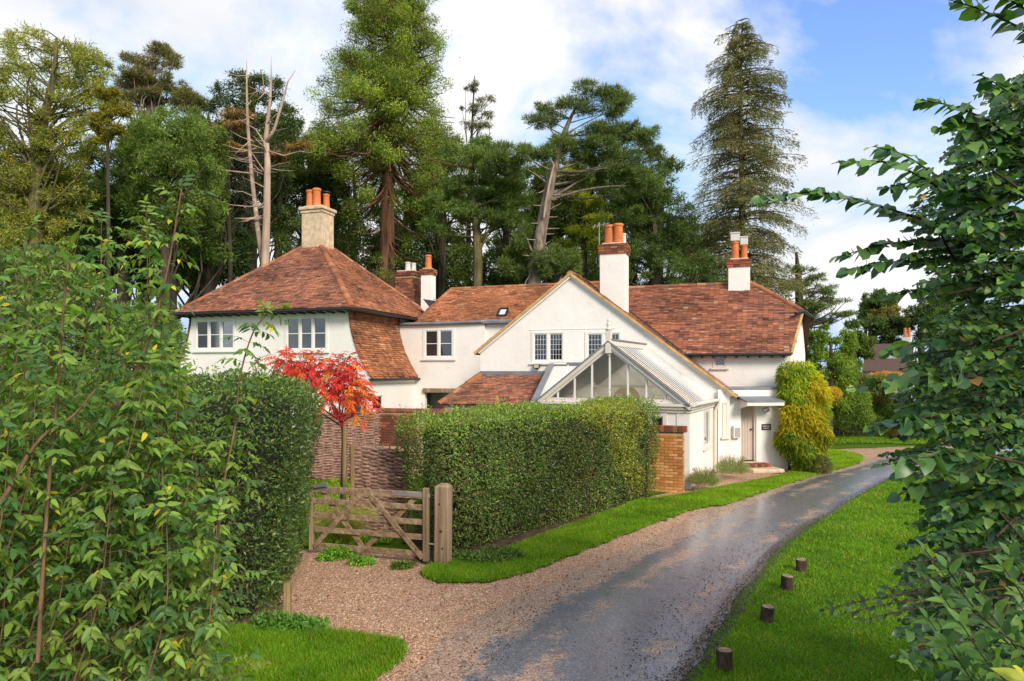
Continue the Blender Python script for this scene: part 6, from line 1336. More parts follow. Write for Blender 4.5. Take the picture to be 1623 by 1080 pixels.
# giant redwood: tufted rounded sprays on upswept boughs
def redwood():
    r = rng(110); d = 45.0; k = d / FPX; b = at(610, 588, d); org = Vector((b.x, d, 0)); e = empty('giant_redwood', (b.x, d, 0)); tag(e, 'giant redwood with reddish trunk towering over the roofs', 'tree')
    tr = MB(); zt_ = at(0, -95, d).z
    cx = lambda z: (0.45 * z / zt_)
    fl = [(0.0, 0.85), (1.0, 0.74), (6, 0.58), (12, 0.46), (18, 0.34), (24, 0.22), (29, 0.10), (zt_, 0.02)]
    n = 16; vs = []
    # fluted trunk
    for z, rad in fl:
        for j in range(n): a = 2 * math.pi * j / n; q = rad * (1 + 0.10 * math.cos(5 * a + z * 0.1)); vs.append((cx(z) + q * math.cos(a), q * math.sin(a), z))
    tr.add(vs, [(i * n + j, i * n + (j + 1) % n, (i + 1) * n + (j + 1) % n, (i + 1) * n + j) for i in range(len(fl) - 1) for j in range(n)])
    prof_v = [-95, -40, 0, 60, 120, 180, 240, 290, 330, 370]; prof_w = [4, 30, 54, 78, 98, 118, 136, 145, 140, 100]
    LV = Leaves()
    for i in range(46):
        v = -80 + 410 * i / 46; hw = np.interp(v, prof_v, prof_w) * k; z = CAM_H + (HORIZON - v) * k
        if v < 300: clump_leaves(LV, r, (cx(z) + r.normal(0, 0.15) * hw, r.normal(0, 0.15) * hw, z), (hw * 0.62, hw * 0.62, 0.55), 200, G_SEQ[:1] + G_SEQ[2:3], 0.2, 0.06, 'spray', 0.5)  # inner clumps darkened: shade inside the crown put into the leaf colour
    nb = 330
    for i in range(nb):
        v = -90 + 430 * (i / nb) ** 0.85 + r.normal(0, 4); hw = np.interp(v, prof_v, prof_w) * k; z = HORIZON - v; z = CAM_H + z * k
        a = r.random() * 6.28
        if v > 290 and r.random() < 0.55: continue
        f = 0.35 + 0.65 * r.random() ** 0.55; Lb = hw * f; dv = np.array([math.cos(a), math.sin(a), 0]); q = np.array([cx(z), 0, z]) + dv * Lb
        z0 = z + (0.10 * Lb if v < 120 else 0.22 * Lb); p0 = (cx(z0), 0, z0 + 0.25 * Lb * (1 if v > 150 else -0.3))
        pts = [Vector(p0).lerp(Vector(q), t) + Vector((0, 0, -0.18 * Lb * math.sin(math.pi * t))) for t in (0, 0.25, 0.5, 0.75, 1)]
        tr.tube(pts, [0.10, 0.08, 0.06, 0.04, 0.02], 5, cap=False)
        hue = 0.75 + 0.5 * r.random()
        for s in range(2 if f > 0.5 else 1):
            t = 0.55 + 0.5 * r.random(); c = np.array(pts[0].lerp(pts[4], min(t, 1.03))) + r.normal(0, 0.42, 3) * np.array([1, 1, 0.7]); sr = (0.58 + 0.42 * r.random()) * (0.75 if v < 40 else 1.0)
            clump_leaves(LV, r, c, (sr, sr, sr * 0.72), 300, G_SEQ, 0.15, 0.07, 'ball', hue * (0.75 + 0.85 * r.random()))
            if r.random() < 0.10: clump_leaves(LV, r, c + np.array([0, 0, -0.35]), (sr * 0.5, sr * 0.5, 0.25), 35, [(0.14, 0.055, 0.02), (0.10, 0.05, 0.02)], 0.16, 0.04, 'droop')
    for i in range(26):                 # sparse low hanging boughs
        v = 300 + 130 * r.random(); z = CAM_H + (HORIZON - v) * k; a = r.random() * 6.28; Lb = (1.5 + 3.2 * r.random()); dv = np.array([math.cos(a), math.sin(a) * 0.8, 0])
        pts = [np.array([cx(z), 0, z]) + dv * Lb * t + np.array([0, 0, -0.9 * Lb * 0.45 * math.sin(2.3 * t)]) for t in (0, 0.2, 0.4, 0.6, 0.8, 1)]
        tr.tube(pts, [0.07, 0.06, 0.05, 0.04, 0.03, 0.012], 5, cap=False)
        if r.random() < 0.6: clump_leaves(LV, r, pts[-1], (0.5, 0.5, 0.35), 130, G_SEQ, 0.18, 0.055, 'tuft')
    tr.build('trunk', M['bark_red'], e, smooth=True); LV.build('crown', M['needle'], e)
redwood()

# leaning pine in the middle
lobe_tree('leaning_pine', 'leaning dark pine with flat-topped crown above the gable', 38, [(846, 470, 0.40), (853, 400, 0.36), (866, 320, 0.30), (880, 260, 0.24), (897, 205, 0.14), (915, 165, 0.05)],
    [(940, 150, 42, 11), (985, 158, 22, 14), (915, 172, 38, 11), (868, 178, 22, 10), (860, 195, 30, 9), (970, 178, 32, 11), (1000, 205, 26, 13), (1020, 225, 26, 16), (1038, 250, 18, 16), (905, 225, 42, 15), (955, 215, 40, 15), (940, 245, 48, 18), (985, 262, 48, 22), (870, 245, 30, 12), (1020, 285, 34, 20), (820, 245, 40, 16), (790, 262, 46, 18), (935, 285, 30, 16), (830, 385, 28, 30), (865, 415, 30, 26), (810, 420, 24, 26), (900, 415, 26, 24)],
    G_PINE, 70000, 0.27, 0.045, 'tuft', sub=16, subr=0.32, seed=111, bark_='bark_pine', mat='needle', limbs=0.10, flat=0.9)
def pine_stubs():
    r = rng(3); d = 38.0; e = [o for o in bpy.data.objects if o.name == 'leaning_pine'][0]; org = e.location
    for i in range(13):
        v = 300 + i * 9; u = 866 - (v - 320) * 0.12; p = at(u, v, d) - org; sg = 1 if i % 3 else -1
        MB().tube([p, p + Vector((sg * (0.5 + 0.5 * r.random()), -0.35, 0.12 * r.normal()))], [0.045, 0.015], 5).build('branch_stub', M['bark_dead'], e)
    pts = [at(u, v, d - 0.5) - org for u, v in ((862, 345), (866, 315), (872, 285), (878, 262), (872, 250))]; MB().tube(pts, [0.05, 0.06, 0.06, 0.04, 0.02], 6).build('branch', M['bark_dead'], e)
pine_stubs()
lobe_tree('cypress_tree', 'dark cypress with forked mossy trunk left of the pine', 40, [(757, 470, 0.30), (757, 390, 0.27), (752, 330, 0.20), (748, 270, 0.06)],
    [(745, 255, 40, 16), (785, 285, 40, 16), (720, 290, 40, 18), (755, 310, 46, 15), (700, 320, 34, 18), (800, 315, 36, 18), (735, 335, 34, 14), (820, 345, 34, 20), (690, 355, 26, 20), (780, 345, 34, 14), (805, 290, 30, 14), (710, 235, 30, 14), (770, 240, 28, 12)],
    [(0.040, 0.075, 0.020), (0.055, 0.095, 0.026), (0.030, 0.055, 0.018), (0.075, 0.11, 0.03)], 36000, 0.24, 0.05, 'spray', sub=14, subr=0.36, seed=112, bark_='bark_moss', mat='needle', limbs=0.4)
lobe_tree('distant_larch', 'thin wispy conifer just right of the redwood crown', 52, [(742, 430, 0.2), (745, 280, 0.14), (752, 120, 0.03)],
    [(752, 140, 16, 10), (770, 155, 18, 7), (750, 170, 22, 9), (772, 180, 16, 7), (758, 198, 28, 10), (765, 225, 30, 12), (745, 245, 34, 14)],
    [(0.05, 0.06, 0.035), (0.07, 0.075, 0.04)], 6500, 0.26, 0.05, 'droop', sub=8, subr=0.4, seed=113, mat='needle', limbs=0.8)
# golden-green conifer between the pine and its neighbours
lobe_tree('golden_cypress', 'yellow-green conifer glowing behind the leaning pine', 44, [(925, 470, 0.25), (925, 350, 0.18), (922, 260, 0.05)],
    [(905, 275, 22, 8), (930, 290, 28, 8), (910, 305, 26, 9), (935, 322, 30, 9), (915, 338, 28, 9), (945, 348, 26, 9), (930, 368, 32, 10), (905, 385, 28, 10), (885, 222, 16, 7), (950, 395, 34, 14)],
    G_YEL, 15000, 0.24, 0.06, 'spray', sub=9, subr=0.45, seed=114, mat='needle', limbs=0.4)
lobe_tree('yew_tree', 'dense dark yew mass behind the main chimney', 42, [(1040, 470, 0.4), (1035, 380, 0.3), (1030, 280, 0.1)],
    [(985, 310, 40, 26), (1030, 300, 40, 26), (1060, 330, 40, 28), (1000, 350, 45, 28), (1090, 365, 38, 30), (1050, 385, 50, 30), (1000, 400, 45, 30), (1100, 415, 40, 30), (1050, 430, 60, 28), (970, 430, 40, 26), (1130, 440, 34, 24)],
    [(0.026, 0.05, 0.016), (0.04, 0.068, 0.02), (0.055, 0.085, 0.022), (0.018, 0.036, 0.014)], 46000, 0.2, 0.06, 'spray', sub=18, subr=0.32, seed=115, mat='needle', limbs=0.2)
# dark wood behind everything, one tree at a time
bgs = [(560, 340, 75, 110, 55, 'dark trees seen under the redwood boughs on its left'), (690, 370, 65, 105, 54, 'shadowy tree behind the twin chimneys'), (800, 380, 70, 100, 56, 'dark tree between cypress and leaning pine trunks'), (905, 390, 70, 95, 56, 'dark tree low behind the gable peak'), (480, 330, 55, 120, 50, 'blue-green tree behind the stone chimney'), (130, 385, 95, 70, 45, 'shaded tree low at the far left behind the shrub'), (310, 380, 80, 90, 46, 'shaded tree behind the roof of the left house'), (1000, 380, 70, 90, 58, 'dark tree behind the main chimney stack'), (640, 330, 60, 100, 60, 'dark tree filling the gap behind the redwood trunk'), (20, 380, 70, 70, 42, 'shaded tree at the very left edge'), (1090, 420, 55, 60, 57, 'dark low tree left of the spruce foot'), (800, 300, 75, 85, 50, 'broad dark crown between redwood and leaning pine'), (975, 300, 80, 90, 48, 'broad dark crown right of the leaning pine'), (1045, 330, 55, 95, 52, 'dark crown sloping down towards the spruce'), (90, 340, 120, 80, 38, 'broad shaded crown behind the airy left-hand tree'), (330, 300, 90, 90, 44, 'broad shaded crown behind the ash and dead trunks'), (440, 280, 60, 110, 46, 'dark crown between dead trunks and redwood'), (195, 280, 60, 110, 34, 'mid-green crown around the slim yellowish tree'), (330, 250, 50, 100, 35, 'mid-green crown between the ash and the dead trunks'), (60, 330, 90, 90, 31, 'leafy crown low behind the elder'), (520, 300, 40, 110, 47, 'green crown left of the redwood trunk'), (700, 290, 60, 90, 48, 'green crown right of the redwood trunk'), (880, 330, 60, 80, 45, 'green crown behind the leaning pine trunk'), (270, 350, 80, 70, 33, 'leafy crown rising behind the left house roof'), (230, 330, 70, 90, 50, 'shaded tree behind the slim yellowish tree')]
for i, (u, v, ru, rv, d, lab) in enumerate(bgs):
    r = random.Random(i); lb = [(u + r.uniform(-0.7, 0.7) * ru, v + r.uniform(-0.8, 0.7) * rv, ru * r.uniform(0.35, 0.55), rv * r.uniform(0.28, 0.42)) for _ in range(14)]
    lobe_tree('woodland_tree', lab, d, [(u, 480, 0.3), (u + 3, v, 0.2), (u, v - rv * 0.7, 0.05)], lb, (G_DARK, G_WOOD, G_WOOD, G_MID)[i % 4], 20000, 0.24, 0.10, sub=18, subr=0.36, seed=130 + i, limbs=0.25, group='trees of the wood behind the houses')

# tall sparse spruce on the right
conifer('tall_spruce', 'tall sparse brownish spruce rising behind the right-hand chimney', 48, 1175, 36, 470, [(26, 4), (60, 34), (100, 56), (150, 72), (220, 80), (300, 84), (380, 92), (450, 108), (480, 115)], G_SPR, 0.5, 'bark_moss', 121, 60, 10, 0.25, 0.065, 80, 0.26, spray=0.45, gap=0.32, vfirst=470)
lobe_tree('cedar_of_lebanon', 'cedar with flat layered dark boughs right of the spruce', 50, [(1268, 540, 0.35), (1266, 450, 0.25), (1262, 400, 0.08)],
    [(1270, 425, 26, 7), (1300, 462, 34, 8), (1325, 475, 26, 6), (1285, 485, 40, 9), (1330, 498, 24, 6), (1262, 455, 30, 9), (1300, 505, 34, 10), (1290, 440, 22, 6), (1255, 500, 30, 12)],
    G_PINE, 16000, 0.26, 0.05, 'spray', sub=14, subr=0.34, seed=122, mat='needle', limbs=0.6, flat=0.8)
# right-hand mid distance
lobe_tree('green_bush_tree', 'bright green bushy tree behind the cottage end wall', 29, [(1315, 640, 0.12), (1318, 580, 0.1), (1316, 540, 0.04)],
    [(1305, 535, 28, 18), (1338, 545, 22, 22), (1295, 560, 26, 22), (1325, 575, 30, 22), (1300, 600, 28, 24), (1340, 605, 24, 24), (1320, 630, 36, 24), (1290, 640, 24, 24)],
    [(0.075, 0.14, 0.018), (0.11, 0.18, 0.022), (0.05, 0.10, 0.016), (0.14, 0.20, 0.026)], 26000, 0.13, 0.06, sub=14, subr=0.36, seed=123, limbs=0.3)
for i, (u, v, ru, rv, d, pal, lab) in enumerate([(1385, 485, 34, 24, 75, G_DARK, 'dark pointed conifers beyond the far house, left group'), (1410, 500, 40, 26, 72, [(0.10, 0.10, 0.03), (0.16, 0.13, 0.035), (0.06, 0.08, 0.025)], 'yellowing tree above the far house roof'), (1380, 525, 50, 22, 66, G_DARK, 'dark hedge-like tree left of the far house'), (1460, 500, 60, 60, 64, G_DARK, 'dark tree right of the far house behind the hazel'), (1352, 560, 34, 36, 58, G_MID, 'mid-green tree filling the gap beside the far house'), (1530, 540, 70, 60, 50, G_DARK, 'shaded tree far right behind the hazel branches')]):
    r = random.Random(50 + i); lb = [(u + r.uniform(-0.7, 0.7) * ru, v + r.uniform(-0.7, 0.7) * rv, ru * r.uniform(0.35, 0.5), rv * r.uniform(0.35, 0.5)) for _ in range(9)]
    lobe_tree('far_tree', lab, d, [(u, 560, 0.3), (u, v, 0.2), (u, v - rv * 0.6, 0.05)], lb, pal, 9000, 0.34, 0.15, sub=10, subr=0.4, seed=150 + i, limbs=0.2)
for i, (u, v, h, wd_) in enumerate(((1372, 468, 40, 10), (1383, 478, 34, 9), (1398, 462, 50, 12), (1415, 466, 40, 10))):
    lobe_tree('far_conifer', ['slim far conifer at the left of the row', 'short far conifer second in the row', 'tallest far conifer third in the row', 'far conifer at the right of the row'][i], 78, [(u, 560, 0.2), (u, v + h * 0.4, 0.12), (u, v + 2, 0.03)], [(u, v + h * t, wd_ * (0.25 + 0.8 * t), h * 0.16) for t in (0.08, 0.25, 0.45, 0.65, 0.85)], G_DARK, 3000, 0.35, 0.12, 'spray', sub=8, subr=0.5, seed=160 + i, mat='needle', limbs=0.1, group='pointed conifers in the far distance')
def blob_px(u, v, ru, rv, d, pal, n, L, W, name, label, seed, rd=None, **kw):
    c = at(u, v, d); k = d / FPX; rd = rd or ru * k * 0.7; e0 = (c.x, d, 0)
    bl = [(0, 0, c.z, ru * k, rd, rv * k)]; r = random.Random(seed)
    for _ in range(7): bl.append((r.uniform(-0.7, 0.7) * ru * k, r.uniform(-0.4, 0.3) * rd, max(0.15, c.z + r.uniform(-0.7, 0.6) * rv * k), ru * k * r.uniform(0.35, 0.55), rd * 0.6, rv * k * r.uniform(0.35, 0.55)))
    return shell_shrub(name, label, e0, lambda P: blobs(P, bl), (-ru * k * 1.4, -rd * 1.5, 0.02), (ru * k * 1.4, rd * 1.5, c.z + rv * k * 1.5), n, pal, L, W, seed, depth=0.6, **kw)
blob_px(1385, 620, 32, 24, 33, [(0.08, 0.10, 0.03), (0.12, 0.13, 0.03), (0.05, 0.09, 0.02), (0.17, 0.14, 0.04)], 9000, 0.13, 0.06, 'garden_shrub', 'olive shrub below the far house', 171)
blob_px(1408, 600, 30, 10, 40, [(0.34, 0.19, 0.07), (0.36, 0.24, 0.10), (0.28, 0.15, 0.06)], 7000, 0.15, 0.06, 'beech_hedge', 'orange-brown autumn hedge in front of the far house', 172)
blob_px(1345, 640, 34, 34, 30, [(0.07, 0.13, 0.02), (0.10, 0.17, 0.03), (0.14, 0.19, 0.03), (0.05, 0.09, 0.02)], 11000, 0.12, 0.05, 'garden_shrub', 'bright green shrub right of the yellow climber', 173)
blob_px(1340, 595, 20, 20, 32, [(0.07, 0.11, 0.03), (0.11, 0.13, 0.04)], 5000, 0.12, 0.05, 'garden_shrub', 'grey-green shrub above the bright green one', 174)
blob_px(1322, 625, 12, 10, 27, [(0.40, 0.24, 0.03), (0.30, 0.24, 0.03), (0.20, 0.20, 0.03)], 1500, 0.11, 0.05, 'golden_shrub', 'golden-leaved sprig behind the yellow climber', 175)
blob_px(1410, 655, 36, 26, 34, [(0.06, 0.12, 0.02), (0.09, 0.16, 0.03), (0.12, 0.19, 0.03)], 10000, 0.13, 0.06, 'garden_shrub', 'leafy green shrub above the distant clipped hedge', 176)
blob_px(1480, 640, 50, 50, 31, G_MID, 10000, 0.13, 0.06, 'garden_shrub', 'large green shrub at the bend of the lane behind the hazel', 177)
c = at(1362, 685, 31.5)
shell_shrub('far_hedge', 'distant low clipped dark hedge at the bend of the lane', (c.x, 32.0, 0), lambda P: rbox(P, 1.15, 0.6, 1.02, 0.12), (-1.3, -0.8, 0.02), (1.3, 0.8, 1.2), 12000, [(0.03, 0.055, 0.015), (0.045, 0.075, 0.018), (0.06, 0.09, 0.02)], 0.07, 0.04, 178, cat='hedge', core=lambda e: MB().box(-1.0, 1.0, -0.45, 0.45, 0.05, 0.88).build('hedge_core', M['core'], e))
o = blob_px(1418, 690, 9, 14, 31, [(0.16, 0.09, 0.04), (0.10, 0.08, 0.03)], 2200, 0.12, 0.03, 'brown_fern', 'clump of rusty brown fern right of the distant hedge', 179, style='up')

# ---------------------------------------------------------------- foreground plants with separate leaves
def proto_leaf(kind, col, seed):
    """a small folded, curved leaf of unit length along +x, facing +z"""
    r = random.Random(seed)
    if kind == 'lance': ws = [(0.28, 0.20), (0.66, 0.16)]; cur = 0.20
    elif kind == 'round': ws = [(0.10, 0.32), (0.42, 0.46), (0.80, 0.28)]; cur = 0.30
    else: ws = [(0.30, 0.225), (0.66, 0.19)]; cur = 0.14
    tw = r.uniform(-0.5, 0.5); cur *= r.uniform(0.3, 1.6); sk = r.uniform(-0.08, 0.08); fold = r.uniform(0.12, 0.5); f = lambda x: -cur * x * x
    V = [(0, 0, 0)]
    for i, (x, w_) in enumerate(ws):
        wl, wr = w_ * r.uniform(0.8, 1.12), w_ * r.uniform(0.8, 1.12)
        V += [(x - 0.04, -wl + sk * x, f(x) + wl * fold - tw * x * wl), (x, sk * x, f(x)), (x - 0.04, wr + sk * x, f(x) + wr * fold + tw * x * wr)]
    V.append((1.0, sk * 1.6, f(1.0)))
    m_ = len(ws); F = [(0, 1, 2), (0, 2, 3)]
    for k in range(m_ - 1): a_ = 1 + 3 * k; F += [(a_, a_ + 3, a_ + 4), (a_, a_ + 4, a_ + 1), (a_ + 1, a_ + 4, a_ + 5), (a_ + 1, a_ + 5, a_ + 2)]
    a_ = 1 + 3 * (m_ - 1); F += [(a_, 3 * m_ + 1, a_ + 1), (a_ + 1, 3 * m_ + 1, a_ + 2)]
    return np.array(V), np.array(F)
def place_leaves(parent, kind, B, D, Nn, L, cols, mat, parts=300, seed=1, nvar=5):
    """the largest leaves in view become parts, the rest one mass"""
    D = unit(D); S = unit(np.cross(Nn, D)); Nn = np.cross(D, S); n = len(B); r = rng(seed)
    po = np.array(parent.location); W_ = B + po; dist = np.linalg.norm(W_ - np.array([0, 0, CAM_H]), axis=1)
    u = 811.5 + W_[:, 0] / W_[:, 1] * FPX; v = HORIZON - (W_[:, 2] - CAM_H) / W_[:, 1] * FPX
    face = np.abs(np.sum(Nn * unit(W_ - np.array([0, 0, CAM_H])), 1))
    score = L / dist * (0.3 + face) * ((u > 5) & (u < 1618) & (v > 5) & (v < 1075) & (W_[:, 1] > 0.5))
    order = np.argsort(-score); big = order[:parts]; rest = order[parts:]
    prot = [proto_leaf(kind, None, 10 * seed + i) for i in range(nvar)]; var = r.integers(0, nvar, n)
    Vs, Fs, Cs = [], [], []; off = 0
    for i in range(nvar):
        idx = rest[var[rest] == i]
        if len(idx) == 0: continue
        pv, pf = prot[i]; m = len(pv)
        V = B[idx][:, None] + L[idx][:, None, None] * (pv[None, :, :1] * D[idx][:, None] + pv[None, :, 1:2] * S[idx][:, None] + pv[None, :, 2:] * Nn[idx][:, None])
        Vs.append(V.reshape(-1, 3)); Fs.append((np.arange(len(idx))[:, None, None] * m + pf[None]).reshape(-1, 3) + off); off += len(idx) * m; Cs.append(np.repeat(cols[idx], m, 0))
    o = link('foliage', np_mesh('foliage', np.concatenate(Vs), np.concatenate(Fs), np.concatenate(Cs), True), parent, mat); o['kind'] = 'stuff'
    # shared meshes for the single leaves: a few shapes in a few of the plant's own colours
    key = {}
    for i in big:
        c = cols[i]; kc = (int(var[i]), tuple(np.round(c / 0.03).astype(int)))
        if kc not in key: key[kc] = np_mesh('leaf', prot[var[i]][0], prot[var[i]][1], np.repeat(c[None], len(prot[var[i]][0]), 0), True); key[kc].materials.append(mat)
        ob = link('leaf', key[kc], parent); m = np.eye(4); m[:3, 0] = D[i] * L[i]; m[:3, 1] = S[i] * L[i]; m[:3, 2] = Nn[i] * L[i]; m[:3, 3] = B[i]; ob.matrix_local = Matrix(m.tolist())

PAL_EL = [(0.056, 0.120, 0.026), (0.080, 0.160, 0.030), (0.038, 0.088, 0.026), (0.115, 0.195, 0.036), (0.046, 0.105, 0.040), (0.095, 0.150, 0.026)]
def elder():
    r = rng(201); e = empty('elder_shrub', (-2.6, 3.9, 0)); tag(e, 'elder shrub with brown stems and long pointed leaflets in the left foreground', 'shrub'); org = Vector(e.location); st = MB(); LV = []
    def stem(pts, r0, r1, leaf_from=0.3, dens=0.085, size=1.0):
        P = catmull([tuple(at(u, v, d * 1.25) - org) for u, v, d in pts], 8); n = len(P); st.tube([Vector(p) for p in P], [r0 + (r1 - r0) * i / (n - 1) for i in range(n)], 6, cap=False)
        L = np.concatenate([[0], np.cumsum(np.linalg.norm(np.diff(np.array(P), axis=0), axis=1))]); s = L[-1] * leaf_from; k = 0; ang = r.random() * 6
        while s < L[-1]:
            i = min(n - 2, int(np.searchsorted(L, s)) - 1); f = (s - L[i]) / max(1e-6, L[i + 1] - L[i]); p = P[i] * (1 - f) + P[i + 1] * f; dv = unit(P[i + 1] - P[i]); ang += 1.57 + r.normal(0, 0.3)
            x = unit(np.cross(dv, [0.3, 0.9, 0.2])); y = np.cross(dv, x); tip = (s / L[-1]) > 0.9
            for sg in (1, -1):
                o_ = (x * math.cos(ang) + y * math.sin(ang)) * sg
                compound(LV, st, r, p, o_ * 0.9 + dv * (0.9 if tip else 0.45) + np.array([0, 0, 0.15]), (0.13 + 0.09 * r.random()) * size, int(r.integers(2, 4)), 0.088 * size, 0.03, PAL_EL, 0.95, 0.0018)
            s += dens * (0.8 + 0.5 * r.random()); k += 1
        P_ = np.array(P[-1]); compound(LV, st, r, P_, unit(P[-1] - P[-2]), 0.13 * size, 3, 0.085 * size, 0.03, PAL_EL, 0.7, 0.0018)
    stem([(-30, 900, 3.7), (70, 740, 3.8), (185, 640, 3.9), (235, 540, 4.0), (265, 430, 4.1), (288, 300, 4.2)], 0.019, 0.006, 0.42)
    stem([(60, 1050, 3.3), (75, 800, 3.4), (90, 640, 3.5), (98, 520, 3.5), (108, 420, 3.5)], 0.014, 0.006, 0.45)
    stem([(140, 1100, 3.6), (175, 700, 3.8), (200, 600, 4.0), (160, 480, 4.2), (168, 400, 4.3)], 0.013, 0.005, 0.45)
    stem([(0, 800, 3.2), (60, 700, 3.4), (115, 660, 3.5), (150, 620, 3.6)], 0.014, 0.006, 0.5)
    stem([(330, 1050, 4.0), (350, 800, 4.2), (372, 680, 4.3), (380, 600, 4.35), (400, 530, 4.4), (425, 495, 4.4)], 0.012, 0.004, 0.42)
    stem([(100, 1080, 3.8), (240, 860, 4.0), (330, 740, 4.2), (345, 700, 4.2)], 0.014, 0.005, 0.3)
    for i in range(190):
        u0 = r.uniform(-150, 330); v1 = r.uniform(330, 1060); u1 = u0 + r.normal(45, 45); d = r.uniform(3.2, 5.4)
        lim = np.interp(v1, [330, 430, 540, 620, 750, 1080], [235, 255, 265, 300, 350, 330]); u1 = min(u1, lim - 10 * r.random()); u0 = min(u0, u1)
        if v1 < 500 and r.random() < 0.8: v1 += 180
        h = r.uniform(180, 330); stem([(u0 - 30, v1 + h, d), (u0 + 0.4 * (u1 - u0), v1 + h * 0.55, d), (u1, v1, d + 0.1)], 0.006, 0.002, 0.25, 0.085, 0.95)
    for i in range(60):     # low shoots leaning into the drive corner
        u1 = r.uniform(40, 400); v1 = r.uniform(760, 1090); d = r.uniform(3.4, 4.6); stem([(u1 - 200, v1 + 160, d), (u1 - 90, v1 + 60, d), (u1, v1, d)], 0.009, 0.003, 0.35, 0.10, 0.9)
    st.build('stem', M['stem'], e, smooth=True)['kind'] = 'stuff'
    B = np.concatenate([q[0] for q in LV]); D = np.concatenate([q[1] for q in LV]); Nn = np.concatenate([q[2] for q in LV]); L = np.concatenate([q[3] for q in LV]); C = np.concatenate([q[5] for q in LV])
    y = r.random(len(B)) < 0.015; C[y] = np.array([0.32, 0.27, 0.02]) * (0.7 + 0.5 * r.random((y.sum(), 1)))
    place_leaves(e, 'lance', B, D, Nn, L * 0.86 * (0.65 + 0.7 * r.random(len(L))), C, M['leaf'], 300, 3, 9); print('elder leaflets', len(B))
elder()

